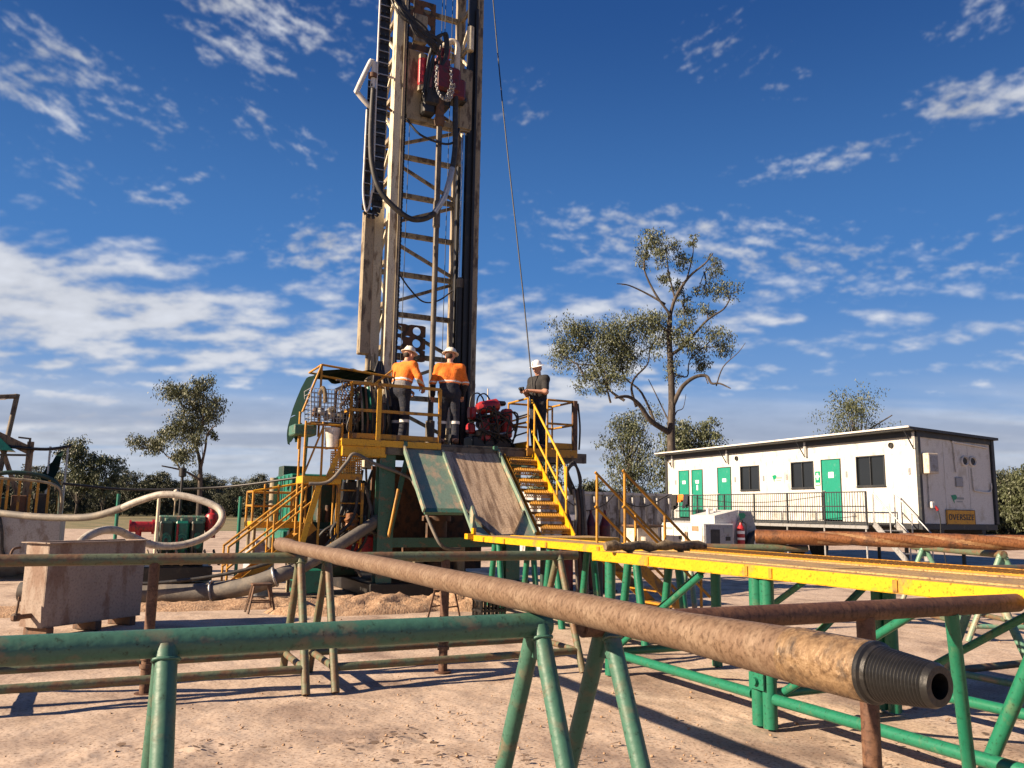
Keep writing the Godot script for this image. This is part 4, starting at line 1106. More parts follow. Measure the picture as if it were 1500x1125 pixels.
func make_ramp():
	var t := ything("pipe_ramp", "worn steel pipe ramp with pale green flanges sloping from the rig floor to the catwalk", "ramp", 6.0, -15.1)
	# local: slope from (y 2.78, z 0) to (y 1.17, z 1.68)
	var top := V3(0, 2.78, 0); var d := V3(0, -1.61, 1.68)
	var nrm := V3(0, 1.68, 1.61).normalized()
	var P := func(x: float, s: float, up := 0.0) -> Vector3: return top + d * s + V3(x, 0, 0) + nrm * up
	# main plate: dished a little and narrowing to a spout at its foot
	var m := MB.new()
	var xs := [-0.16, 0.05, 0.3, 0.55, 0.8, 1.0]
	for i in xs.size() - 1:
		for j in 8:
			var q := []
			for e in [[i, j], [i + 1, j], [i + 1, j + 1], [i, j + 1]]:
				var s: float = e[1] / 8.0
				var k := smoothstep(0.72, 1.0, s)
				var x: float = lerpf(xs[e[0]], 0.35 + (xs[e[0]] - 0.42) * 0.35, k)
				q.append(P.call(x, s * 1.02, -0.02 * sin(PI * (xs[e[0]] + 0.16) / 1.16) - 0.03 * k))
			m.quad(q[0], q[3], q[2], q[1])
			m.quad(q[1] - nrm * 0.012, q[2] - nrm * 0.012, q[3] - nrm * 0.012, q[0] - nrm * 0.012)
	part(t, "slide_plate", m, M.ramp)
	# left strip, shorter, painted green
	var l := MB.new()
	l.hexa([P.call(-0.92, 0.72, -0.01), P.call(-0.2, 0.72, -0.01), P.call(-0.2, 0.0, -0.01), P.call(-0.92, 0.0, -0.01), P.call(-0.92, 0.72), P.call(-0.2, 0.72), P.call(-0.2, 0.0), P.call(-0.92, 0.0)])
	part(t, "side_plate", l, M.ramp_green)
	var lip := MB.new(); lip.beam(P.call(-0.92, 0.725, -0.03), P.call(-0.2, 0.725, -0.03), 0.1, 0.07, nrm)
	part(t, "plate_lip", lip, M.green_old)
	for q in [[-0.95, 0.0, 0.74, 0.1], [-0.18, 0.03, 0.95, 0.06]]:
		bar(t, "flange", P.call(q[0], q[1], 0.03), P.call(q[0], q[2], 0.03), 0.035, q[3], M.ramp_green, nrm)
	bar(t, "flange", P.call(1.03, 0.0, 0.03), P.call(1.03, 0.98, 0.03), 0.035, 0.11, M.ramp_green, nrm)
	# funnel cheeks at the foot
	var c := MB.new()
	c.poly([Vector2(-0.18, 0.72), Vector2(-0.2, 1.02), Vector2(-0.12, 1.04), Vector2(0.16, 1.03)], top + nrm * 0.015, Vector3.RIGHT, d, nrm * 0.012)
	part(t, "foot_cheek", c, M.ramp_green)
	var c2 := MB.new()
	c2.poly([Vector2(1.0, 0.72), Vector2(1.02, 1.0), Vector2(0.58, 1.03)], top + nrm * 0.015, Vector3.RIGHT, d, nrm * 0.012)
	part(t, "foot_cheek", c2, M.ramp_green)
	for q in [[V3(-0.16, 0.74, 0), V3(0.2, 1.03, 0)], [V3(1.0, 0.74, 0), V3(0.55, 1.03, 0)]]:
		bar(t, "cheek_rib", P.call(q[0].x, q[0].y, 0.04), P.call(q[1].x, q[1].y, 0.04), 0.025, 0.06, M.steel_dirty, nrm)
	var hk := MB.new()
	hk.poly([Vector2(0, 0), Vector2(0.12, 0.05), Vector2(0.16, 0.3), Vector2(0.05, 0.42), Vector2(-0.02, 0.3)], P.call(-0.16, 0.92, 0.0), V3(0, -0.3, 1).normalized(), Vector3.UP, V3(-0.04, 0, 0))
	part(t, "foot_hook", hk, M.ramp_green)
	for x in [-0.92, 0.98]: block(t, "hinge_lug", P.call(x, -0.02, 0.06), V3(0.08, 0.1, 0.1), M.green_old, 0.01)
	for x in [-0.85, 0.1, 0.85]: bar(t, "back_rib", P.call(x, 0.02, -0.1), P.call(x, 0.7, -0.1), 0.06, 0.12, M.green_dark, nrm)

func make_floor_stairs():
	var t := ything("floor_stairs", "steep yellow stairs with mesh treads beside the pipe ramp", "stairs", 7.12, -15.05)
	var top := V3(0, 2.78, 0); var d := V3(0, -1.58, 1.62)
	bar(t, "stringer", top + V3(0.66, -0.02, 0.05), top + V3(0.66, -0.02, 0.05) + d * 1.02, 0.02, 0.19, M.yellow, V3(0, 1, 1).normalized())
	bar(t, "stringer", top + V3(0.02, -0.06, 0), top + V3(0.02, -0.06, 0) + d, 0.02, 0.14, M.yellow_old, V3(0, 1, 1).normalized())
	for i in 7:
		var c := top + d * ((i + 0.6) / 7.2)
		var m := MB.new()
		# expanded-metal tread: crossed slats with open diamonds
		for k in 12:
			var x0 := 0.05 + k * 0.05
			m.beam(c + V3(x0, 0.05, -0.12), c + V3(minf(x0 + 0.09, 0.64), -0.03, 0.12), 0.014, 0.02)
			m.beam(c + V3(x0, -0.03, 0.12), c + V3(minf(x0 + 0.09, 0.64), 0.05, -0.12), 0.014, 0.02)
			m.beam(c + V3(x0, -0.03, 0.12), c + V3(minf(x0 + 0.06, 0.64), -0.1, 0.12), 0.01, 0.014, Vector3.BACK)
			m.beam(c + V3(x0, -0.1, 0.12), c + V3(minf(x0 + 0.06, 0.64), -0.03, 0.12), 0.01, 0.014, Vector3.BACK)
		m.box(c + V3(0.34, -0.03, 0.125), V3(0.62, 0.03, 0.012)); m.box(c + V3(0.34, -0.1, 0.125), V3(0.62, 0.015, 0.012)); m.box(c + V3(0.34, 0.045, -0.125), V3(0.62, 0.04, 0.012))
		part(t, "tread", m, M.yellow_old)
		block(t, "tread_bracket", c + V3(0.645, 0.0, 0), V3(0.012, 0.12, 0.2), M.yellow, 0.003)
	# handrail
	var h := V3(0.7, 1.0, 0)
	rod(t, "handrail", top + V3(0.7, 1.12, -0.1), top + V3(0.7, 0.98, 0) + d * 0.8, 0.024, M.yellow, 10)
	rod(t, "handrail", top + V3(0.7, 0.98, 0) + d * 0.8, top + V3(0.7, 0.34, 0.06) + d * 0.8, 0.024, M.yellow, 10)
	rod(t, "knee_rail", top + V3(0.7, 0.5, -0.1), top + V3(0.7, 0.42, 0) + d * 0.86, 0.022, M.yellow, 10)
	for s in [0.02, 0.35, 0.62, 0.84]: rod(t, "rail_post", top + V3(0.7, -0.05, 0) + d * s, top + V3(0.7, 1.02, 0) + d * s, 0.022, M.yellow, 8)
	# hoses and a rope coil hung on the foot of the rail
	var k := thing("hose_coil", "tangled coil of hoses hung on the foot of the yellow stair rail", "hose", yard(7.9, 0, -13.75), YARD)
	rng.seed = 17
	for i in 6: hosepart(k, "hose_loop", [V3(0.05 + 0.03 * i, 1.95, 0), V3(-0.08 + 0.05 * rng.randf(), 2.3 + 0.1 * rng.randf(), 0.04), V3(0.1, 2.5 + 0.1 * rng.randf(), 0.05), V3(0.22 + 0.05 * rng.randf(), 2.2, 0.03), V3(0.1 + 0.03 * i, 1.85, 0.02)], 0.018, M.rubber, 6, 5)
	for i in 4: hosepart(k, "hanging_hose", [V3(0.08 + 0.07 * i, 2.05, 0.05), V3(0.12 + 0.06 * i, 1.6, 0.1), V3(0.1 + 0.08 * i, 1.15, 0.08), V3(0.16 + 0.07 * i, 0.05, 0.1)], 0.03, [M.hose_grey, M.rust_plate, M.rubber, M.hose_grey][i], 8, 5)

func make_roughneck():
	var t := ything("iron_roughneck", "red and black hydraulic pipe wrench machine standing on the rig floor", "machine", 7.15, -15.85, 2.9)
	block(t, "base", V3(0, 0.12, 0), V3(0.9, 0.24, 0.5), M.black, 0.03)
	block(t, "column", V3(0.14, 0.45, 0.05), V3(0.18, 0.7, 0.22), M.rust_plate, 0.02)
	for q in [[-0.42, 0.72, 0.15, 0.26, 0.2], [-0.44, 0.4, 0.16, 0.22, 0.2], [-0.14, 0.5, 0.2, 0.28, 0.22], [0.38, 0.55, 0.2, 0.62, 0.24], [0.12, 0.62, 0.2, 0.2, 0.22]]:
		block(t, "housing", V3(q[0], q[1], 0.1), V3(q[2], q[3], q[4]), M.red, 0.035)
	var m := MB.new(); m.lathe(V3(-0.3, 0.82, 0.1), V3(1, 0.25, 0), [[0, 0], [0, 0.1], [0.1, 0.14], [0.46, 0.14], [0.5, 0.1], [0.5, 0]], 14)
	part(t, "motor", m, M.red)
	block(t, "arm", V3(0.0, 0.64, 0.02), V3(0.85, 0.16, 0.26), M.black, 0.03)
	block(t, "jaw", V3(-0.12, 0.3, 0.12), V3(0.5, 0.14, 0.3), M.steel_dirty, 0.03)
	block(t, "top_cover", V3(0.16, 0.98, 0.02), V3(0.42, 0.1, 0.2), M.black, 0.03)
	block(t, "red_valve", V3(-0.15, 0.22, 0.2), V3(0.22, 0.14, 0.16), M.red, 0.03)
	rod(t, "ram", V3(-0.45, 0.15, 0.2), V3(0.35, 0.35, 0.22), 0.025, M.galv, 8)
	rod(t, "whip_post", V3(-0.02, 0.9, 0), V3(-0.02, 1.28, 0), 0.012, M.beige, 6)
	rng.seed = 33
	for i in 12: hosepart(t, "hose", [V3(rng.randf_range(-0.4, 0.4), rng.randf_range(0.3, 0.8), 0.2), V3(rng.randf_range(-0.5, 0.6), rng.randf_range(0.4, 0.9), 0.34), V3(rng.randf_range(-0.5, 0.6), rng.randf_range(0.2, 0.5), 0.32), V3(rng.randf_range(-0.4, 0.55), 0.05, 0.2)], 0.018, M.black, 6, 5)
	for q in [[-0.35, 0.35], [-0.2, 0.3]]: hosepart(t, "hose_arch", [V3(q[0] - 0.1, 0.85, 0.05), V3(q[0] - 0.06, 1.08, 0.05), V3(q[0] + 0.08, 1.16, 0.05), V3(q[0] + 0.2, 1.05, 0.05), V3(q[0] + 0.22, 0.9, 0.05)], 0.016, M.black, 6, 6)
	hosepart(t, "hose_arch", [V3(0.46, 0.85, 0.1), V3(0.62, 0.7, 0.1), V3(0.6, 0.4, 0.1), V3(0.52, 0.1, 0.1)], 0.02, M.black, 6, 6)

func floor_things():
	# wire basket of fittings hung outside the railing
	var t := ything("wire_basket", "wire basket of tools hanging left of the rig floor railing", "basket", 3.74, -15.55, 3.2)
	var m := MB.new()
	for i in 15:
		var x := -0.42 + i * 0.06
		m.tube(V3(x, 0.0 + 0.0, 0.25), V3(x * 1.1, 0.62, 0.27), 0.007, -1.0, 5, false)
		m.tube(V3(x, 0.0, -0.25), V3(x * 1.1, 0.62, -0.27), 0.007, -1.0, 5, false)
	for j in 8:
		var y := j * 0.088; var k := 1.0 + 0.1 * y / 0.62
		for s in [-1, 1]:
			m.tube(V3(-0.42 * k, y, 0.26 * s), V3(0.42 * k, y, 0.26 * s), 0.007, -1.0, 5, false)
			m.tube(V3(0.42 * s * k, y, -0.26), V3(0.42 * s * k, y, 0.26), 0.007, -1.0, 5, false)
	part(t, "wire_mesh", m, M.galv).set_meta("kind", "stuff")
	block(t, "floor", V3(0, -0.01, 0), V3(0.86, 0.02, 0.52), M.rust_plate, 0.004)
	rng.seed = 3
	for i in 9: block(t, "fitting", V3(rng.randf_range(-0.3, 0.3), 0.08 + 0.25 * rng.randf(), rng.randf_range(-0.15, 0.18)), V3(0.1 + 0.14 * rng.randf(), 0.1, 0.12), [M.beige, M.steel_dirty, M.rust_plate, M.galv][i % 4], 0.02, Basis.from_euler(V3(rng.randf(), rng.randf() * 3, rng.randf())))
	hosepart(t, "rag", [V3(-0.28, 0.5, 0.2), V3(-0.24, 0.64, 0.24), V3(-0.2, 0.56, 0.29), V3(-0.18, 0.36, 0.29)], 0.04, M.burlap, 7, 5)
	# chains draped over the corner post
	var c := ything("chain_bundle", "bundle of rusty chains draped beside the wire basket", "chain", 4.02, -15.2, 3.3)
	rng.seed = 8
	for s in 9:
		var ch := MB.new()
		var x := -0.2 + s * 0.045
		var n := 12 + rng.randi() % 8
		for i in n: ch.torus(V3(x + 0.02 * sin(i * 0.9 + s), 0.66 - i * 0.043, 0.02 * cos(i * 0.7 + s) + 0.03), Vector3(i % 2, 0.1, (i + 1) % 2).normalized(), 0.024, 0.008, 7, 4)
		part(c, "chain", ch, M.rust_plate if s % 3 else M.steel_dirty)
	rod(c, "hanger", V3(-0.3, 0.69, 0.02), V3(0.35, 0.69, 0.02), 0.018, M.steel_dirty, 8)
	hosepart(c, "hook", [V3(-0.02, 0.0, 0.05), V3(-0.06, -0.2, 0.05), V3(0.02, -0.28, 0.05), V3(0.08, -0.16, 0.05), V3(0.02, 0.0, 0.05)], 0.018, M.black, 7, 5)
	# bucket
	var b := ything("bucket", "dirty white plastic bucket hanging under the wire basket", "bucket", 3.76, -15.4, 2.72)
	var bm := MB.new(); bm.lathe(Vector3.ZERO, Vector3.UP, [[0, 0], [0.0, 0.125], [0.36, 0.15], [0.365, 0.158], [0.39, 0.158], [0.39, 0.145], [0.06, 0.12]], 20)
	part(b, "shell", bm, M.white_dusty)
	hosepart(b, "handle", [V3(-0.155, 0.37, 0), V3(-0.1, 0.52, 0), V3(0.0, 0.58, 0), V3(0.1, 0.52, 0), V3(0.155, 0.37, 0)], 0.006, M.galv, 5, 5)
func small_mark(t: Node, at: Vector3, s: float, turn: float):
	# a little green leaf-like emblem with lines of small print
	var o := Node3D.new(); o.name = "emblem"; t.add_child(o, true); o.position = at; o.rotation.y = turn
	var m := MB.new(); m.poly([Vector2(-0.5, 0.3), Vector2(-0.05, 0.38), Vector2(0.12, 0.2), Vector2(-0.02, 0.02), Vector2(-0.2, -0.02), Vector2(-0.18, -0.3), Vector2(-0.34, -0.05)], Vector3.ZERO, V3(s, 0, 0), V3(0, s, 0), V3(0, 0, 0.004))
	part(o, "leaf_mark", m, M.sign_green)
	var l := MB.new(); l.box(V3(s * 0.42, s * 0.1, 0.002), V3(s * 0.75, s * 0.16, 0.004)); 
	part(o, "print_line", l, M.grey_ink)
	var l2 := MB.new(); l2.box(V3(s * 0.35, s * -0.14, 0.002), V3(s * 0.6, s * 0.08, 0.004))
	part(o, "print_line", l2, M.grey_ink)

func make_office():
	var t := ything("site_office", "long white transportable office with green doors and a black-trimmed roof", "office", 22.4, -17.45, 0.0, -0.06)
	# local: front wall in the plane x = 0 facing -x, running to z = -12.6; end wall at z = 0 facing +z
	var L := 13.9; var W := 3.2; var y0 := 1.45; var y1 := 4.22
	# wall panels of the front between the openings
	var open := [[-1.3, -2.5, 2.62, 3.62], [-3.2, -4.12, 1.5, 3.6], [-4.5, -5.65, 2.62, 3.58], [-7.45, -8.6, 2.60, 3.56], [-9.2, -10.1, 1.5, 3.58], [-11.15, -11.95, 1.5, 3.56], [-12.15, -12.95, 1.5, 3.56]]
	var z := 0.0
	var cut := [0.0]
	for q in open:
		if q[0] < z: block(t, "wall_panel", V3(0.03, (y0 + y1) / 2, (z + q[0]) / 2), V3(0.06, y1 - y0, z - q[0]), M.white_wall, 0.004)
		block(t, "wall_panel", V3(0.03, (q[3] + y1) / 2, (q[0] + q[1]) / 2), V3(0.06, y1 - q[3], q[0] - q[1] - 0.002), M.white_wall, 0.002)
		if q[2] > y0 + 0.2: block(t, "wall_panel", V3(0.03, (q[2] + y0) / 2, (q[0] + q[1]) / 2), V3(0.06, q[2] - y0, q[0] - q[1] - 0.002), M.white_wall, 0.002)
		z = q[1]
	block(t, "wall_panel", V3(0.03, (y0 + y1) / 2, (z - L) / 2), V3(0.06, y1 - y0, z + L), M.white_wall, 0.004)
	block(t, "end_wall", V3(W / 2, (y0 + y1) / 2, -0.03), V3(W - 0.13, y1 - y0, 0.05), M.white_wall, 0.004)
	block(t, "back_wall", V3(W, (y0 + y1) / 2, -L / 2), V3(0.06, y1 - y0, L), M.white_wall, 0.004)
	block(t, "end_wall", V3(W / 2, (y0 + y1) / 2, -L + 0.03), V3(W - 0.13, y1 - y0, 0.05), M.white_wall, 0.004)
	block(t, "floor_slab", V3(W / 2, y0 - 0.09, -L / 2), V3(W + 0.06, 0.18, L + 0.06), M.charcoal, 0.01)
	for q in [[-0.012, 0.012], [W + 0.012, 0.012], [-0.012, -L], [W + 0.012, -L]]: block(t, "corner_trim", V3(q[0], (y0 + y1) / 2, q[1]), V3(0.12, y1 - y0, 0.12), M.charcoal, 0.01)
	for k in open.size():
		var q: Array = open[k]
		var c := V3(0, (q[2] + q[3]) / 2, (q[0] + q[1]) / 2)
		var w: float = q[0] - q[1]; var h: float = q[3] - q[2]
		if q[2] > 2:
			var win := Node3D.new(); win.name = "window"; t.add_child(win, true); win.position = c
			block(win, "pane", V3(0.025, 0, w / 4), V3(0.01, h - 0.06, w / 2 - 0.04), M.glass, 0.002)
			block(win, "pane", V3(0.035, 0, -w / 4), V3(0.01, h - 0.06, w / 2 - 0.04), M.glass, 0.002)
			for s in [-1, 1]:
				block(win, "frame", V3(0, s * (h / 2 - 0.02), 0), V3(0.07, 0.04, w), M.charcoal, 0.004)
				block(win, "frame", V3(0, 0, s * (w / 2 - 0.02)), V3(0.069, h - 0.08, 0.04), M.charcoal, 0.004)
			block(win, "sill", V3(-0.025, -h / 2 - 0.012, 0), V3(0.07, 0.024, w + 0.06), M.charcoal, 0.004)
			block(win, "blind", V3(0.12, h * 0.22, -w * 0.1), V3(0.01, h * 0.5, w * 0.7), M.grey_box, 0.002)
			block(win, "mullion", V3(0.005, 0, 0), V3(0.06, h - 0.08, 0.035), M.charcoal, 0.004)
			if k == 0:
				block(win, "curtain", V3(0.09, 0, 0.24), V3(0.02, h - 0.1, 0.12), M.grey_box, 0.005)
		else:
			var d := block(t, "door", c + V3(0.012, 0, 0), V3(0.045, h - 0.04, w - 0.06), M.door, 0.006)
			block(d, "sign_plate", c + V3(-0.014, 0.5, 0), V3(0.006, 0.14 if k > 1 else 0.2, 0.24), M.sign_white, 0.002)
			block(d, "sign_print", c + V3(-0.019, 0.5, 0), V3(0.003, 0.05, 0.17), M.grey_ink, 0.001)
			block(d, "handle", c + V3(-0.03, -0.05, -w * 0.38), V3(0.05, 0.03, 0.12), M.galv, 0.008)
			for s in [-1, 1]: block(d, "door_frame", c + V3(-0.004, 0, s * (w / 2 - 0.014)), V3(0.06, h, 0.028), M.charcoal, 0.004)
			block(d, "door_frame", c + V3(-0.004, h / 2 - 0.01, 0), V3(0.06, 0.02, w - 0.06), M.charcoal, 0.004)
			if k == 5: block(d, "sign_plate", c + V3(-0.014, 0.25, 0), V3(0.006, 0.22, 0.1), M.sign_white, 0.002)
	for zz in [-0.65, -2.75, -6.05, -7.05, -8.85, -10.6, -13.3]: block(t, "joint_strip", V3(-0.004, 2.85, zz), V3(0.01, 2.68, 0.035), M.white_wall, 0.002)
	for x in [1.08, 2.14]: block(t, "joint_strip", V3(x, 2.9, 0.0), V3(0.035, 2.2, 0.01), M.white_wall, 0.002)
	# roof with the eave overhanging the porch side
	var rf := MB.new()
	rf.hexa([V3(-0.5, 4.30, 0.2), V3(W + 0.12, 4.12, 0.2), V3(W + 0.12, 4.12, -L - 0.2), V3(-0.5, 4.30, -L - 0.2), V3(-0.5, 4.38, 0.2), V3(W + 0.12, 4.2, 0.2), V3(W + 0.12, 4.2, -L - 0.2), V3(-0.5, 4.38, -L - 0.2)])
	var roof := part(t, "roof", rf, M.charcoal)
	var fa := MB.new(); fa.hexa([V3(-0.06, 4.1, 0.05), V3(W + 0.08, 3.98, 0.05), V3(W + 0.08, 3.98, 0.0), V3(-0.06, 4.1, 0.0), V3(-0.06, 4.31, 0.05), V3(W + 0.08, 4.14, 0.05), V3(W + 0.08, 4.14, 0.0), V3(-0.06, 4.31, 0.0)])
	part(roof, "fascia", fa, M.charcoal)
	block(roof, "gutter", V3(-0.53, 4.37, -L / 2), V3(0.07, 0.06, L + 0.4), M.white_dusty, 0.01)
	block(roof, "fascia", V3(-0.07, 4.2, -L / 2), V3(0.06, 0.18, L), M.charcoal, 0.004)
	for zz in [0.0, -4.75, -9.3, -13.3]:
		var br := block(t, "roof_bracket", V3(-0.07, 4.0, zz - 0.06), V3(0.09, 0.52, 0.1), M.white_dusty, 0.01)
		bar(br, "strut", V3(-0.1, 3.72, zz - 0.06), V3(-0.46, 4.26, zz - 0.06), 0.03, 0.03, M.charcoal)
	for zz in [-1.0, -8.8, -13.5]:
		var v := MB.new(); v.lathe(V3(-0.005, 3.9, zz), Vector3.LEFT, [[0, 0.09], [0.05, 0.09], [0.05, 0.07], [0.02, 0.06], [0.02, 0]], 16)
		part(t, "wall_vent", v, M.black)
	for zz in [-0.35, -2.95, -5.9, -7.2, -8.95, -13.2]: block(t, "cable_duct", V3(-0.015, 3.05, zz), V3(0.03, 0.2, 0.07), M.grey_box, 0.006)
	small_mark(t, V3(-0.006, 3.0, -6.5), 0.42, -PI / 2)
	var aid := block(t, "first_aid_sign", V3(-0.006, 2.95, -4.31), V3(0.012, 0.5, 0.24), M.sign_green, 0.003)
	block(aid, "white_cross", V3(-0.014, 3.02, -4.31), V3(0.006, 0.24, 0.07), M.sign_white, 0.001)
	block(aid, "white_cross", V3(-0.0145, 3.02, -4.31), V3(0.006, 0.07, 0.18), M.sign_white, 0.001)
	block(aid, "white_strip", V3(-0.014, 2.76, -4.31), V3(0.006, 0.06, 0.18), M.sign_white, 0.001)
	# end wall: switchboard, conduit, vents, oversize board
	var sb := block(t, "switchboard", V3(0.32, 3.28, 0.14), V3(0.42, 0.62, 0.26), M.beige, 0.015)
	block(sb, "board_lid", V3(0.32, 3.28, 0.275), V3(0.36, 0.5, 0.01), M.grey_box, 0.003)
	rod(t, "conduit", V3(0.33, 2.97, 0.03), V3(0.33, 2.1, 0.03), 0.025, M.white_dusty, 8)
	var pl := block(t, "power_inlet", V3(0.36, 2.02, 0.08), V3(0.14, 0.2, 0.12), M.white_dusty, 0.02)
	rod(pl, "red_plug", V3(0.44, 1.98, 0.1), V3(0.5, 1.86, 0.16), 0.05, M.red, 10)
	hosepart(pl, "cord", [V3(0.5, 1.86, 0.16), V3(0.53, 1.6, 0.2), V3(0.53, 1.0, 0.2), V3(0.6, 0.02, 0.3)], 0.016, M.black, 6)
	hosepart(t, "vent_pipe", [V3(1.55, 3.05, 0.03), V3(1.5, 3.95, 0.03), V3(1.55, 4.0, 0.03), V3(3.0, 3.88, 0.03)], 0.03, M.white_dusty, 8, 3)
	for x in [1.95, 2.3]:
		var v := MB.new(); v.lathe(V3(x, 3.42, -0.01), Vector3.BACK, [[0, 0.16], [0.06, 0.16], [0.08, 0.13], [0.03, 0.11], [0.03, 0]], 20)
		var vn := part(t, "exhaust_vent", v, M.white_dusty)
		var vi := MB.new(); vi.lathe(V3(x, 3.42, 0.025), Vector3.BACK, [[0, 0.11], [0.01, 0.1], [0.012, 0]], 16)
		part(vn, "vent_hole", vi, M.black)
	hosepart(t, "drain_pipe", [V3(2.25, 3.2, 0.03), V3(2.28, 2.6, 0.03), V3(2.34, 2.5, 0.03), V3(2.9, 2.46, 0.03), V3(3.05, 2.55, 0.03), V3(3.06, 2.75, 0.03)], 0.026, M.white_dusty, 8, 4)
	block(t, "meter_cover", V3(1.66, 2.75, 0.02), V3(0.3, 0.3, 0.06), M.grey_box, 0.05)
	small_mark(t, V3(1.5, 2.2, 0.002), 0.42, 0.0)
	var ov := block(t, "oversize_board", V3(1.62, 1.66, 0.03), V3(1.24, 0.46, 0.03), M.sign_yellow, 0.006)
	lettering(ov, "oversize_lettering", "OVERSIZE", V3(1.62, 1.66, 0.048), 0.245, M.ink)
	for s in [-1, 1]:
		block(ov, "board_edge", V3(1.62, 1.66 + s * 0.22, 0.047), V3(1.22, 0.018, 0.004), M.ink, 0.001)
		block(ov, "board_edge", V3(1.62 + s * 0.605, 1.66, 0.0475), V3(0.018, 0.42, 0.004), M.ink, 0.001)
	# trailer under it
	for x in [0.7, 2.5]: bar(t, "chassis_beam", V3(x, 1.12, -L), V3(x, 1.12, 0.1), 0.16, 0.3, M.black)
	block(t, "tow_block", V3(2.4, 1.0, 0.25), V3(0.7, 0.3, 0.4), M.black, 0.03)
	for zz in [-7.5, -8.7, -9.9]:
		for x in [0.35, 2.85]:
			var w := MB.new(); w.lathe(V3(x - 0.12, 0.45, zz), Vector3.RIGHT, [[0, 0], [0, 0.26], [0.0, 0.41], [0.04, 0.45], [0.2, 0.45], [0.24, 0.41], [0.24, 0]], 20)
			part(t, "wheel", w, M.rubber)
	for zz in [-1.0, -4.5, -11.8]:
		for x in [0.4, 2.9]: rod(t, "stabiliser_leg", V3(x, 0, zz), V3(x, 1.3, zz), 0.06, M.charcoal, 10)
	var lb := block(t, "rear_light_bar", V3(1.4, 0.82, 0.1), V3(2.2, 0.16, 0.05), M.white_dusty, 0.01)
	for x in [0.6, 2.2]: block(lb, "red_reflector", V3(x, 0.82, 0.13), V3(0.42, 0.13, 0.01), M.red, 0.004)
	# porch with balustrade
	var p := thing("office_porch", "grey steel porch with black bar railing along the white office", "porch", t.transform * V3(-1.25, 0, -0.9), t.rotation.y)
	var PL := 12.7
	block(p, "deck", V3(0.6, 1.38, -PL / 2), V3(1.2, 0.06, PL), M.charcoal, 0.008)
	bar(p, "edge_beam", V3(0.0, 1.31, 0), V3(0.0, 1.31, -PL), 0.06, 0.1, M.galv)
	for i in 8: rod(p, "stilt", V3(0.02, 0, -0.1 - i * 1.77), V3(0.02, 1.3, -0.1 - i * 1.77), 0.03, M.galv, 8)
	for i in 7:
		var z0 := -i * 1.77 - 0.04; var z1 := z0 - 1.71
		var bay := Node3D.new(); bay.name = "railing_bay"; p.add_child(bay, true)
		bar(bay, "post", V3(0, 1.36, z0), V3(0, 2.42, z0), 0.05, 0.05, M.charcoal)
		for h in [2.4, 1.95, 1.46]: bar(bay, "rail", V3(0, h, z0 - 0.03), V3(0, h, z1 - 0.02), 0.03, 0.035, M.charcoal)
		for k in 15: bar(bay, "bar", V3(0, 1.47, z0 - 0.11 - k * 0.11), V3(0, 2.385, z0 - 0.11 - k * 0.11), 0.014, 0.014, M.charcoal)
	bar(p, "end_post", V3(0, 1.36, -PL + 0.05), V3(0, 2.42, -PL + 0.05), 0.05, 0.05, M.charcoal)
	hosepart(p, "slack_cable", [V3(-0.05, 2.3, -1.7), V3(-0.06, 2.12, -4.0), V3(-0.06, 2.1, -6.5), V3(-0.05, 2.3, -9.0)], 0.012, M.black, 5)
	# folding steps
	var s := ything("office_steps", "aluminium steps with handrails at the end of the office porch", "steps", 0, 0)
	s.transform = t.transform * Transform3D(Basis(), V3(-0.65, 0, -0.75))
	for x in [-0.5, 0.38]:
		bar(s, "stringer", V3(x, 1.42, 0.0), V3(x, 0.03, 1.5), 0.035, 0.17, M.galv, V3(0, 1, 1).normalized())
		for k in [0.0, 0.62, 1.3]: rod(s, "post", V3(x, 1.42 - k * 0.93, k), V3(x, 2.36 - k * 0.93, k), 0.02, M.galv, 8)
		rod(s, "handrail", V3(x, 2.36, 0), V3(x, 1.02, 1.45), 0.022, M.galv, 8)
	for k in 6: block(s, "tread", V3(-0.06, 1.22 - k * 0.22, 0.16 + k * 0.24), V3(0.84, 0.035, 0.24), M.galv, 0.006)
	# clothes hung over the railing
	for q in [["jacket", "dark work jacket hung over the porch railing by the grey bin", M.black_cloth, -11.1, 0.5, 0.62], ["hi_vis_vest", "orange work vest hung over the porch railing", M.orange, -10.55, 0.42, 0.3], ["work_trousers", "dark trousers hanging behind the orange vest on the porch railing", M.navy, -10.2, 0.36, 0.55]]:
		var c := MB.new()
		var n := 10
		for sd in [-1, 1]:
			for i in n:
				for j in 5:
					var v := []
					for e in [[i, j], [i + 1, j], [i + 1, j + 1], [i, j + 1]]:
						var u: float = e[0] / float(n); var w: float = e[1] / 5.0
						v.append(V3(sd * (0.03 + 0.05 * w * (1 + sin(u * 11 + sd))), -w * q[5] * (0.85 + 0.15 * sin(u * 5.0)) + 0.03 * (1 - w), (u - 0.5) * q[4]))
					c.quad(v[0], v[1], v[2], v[3])
		single(q[0], q[1], "clothing", c, q[2], p.transform * V3(0, 2.42, q[3] + 0.5), t.rotation.y)

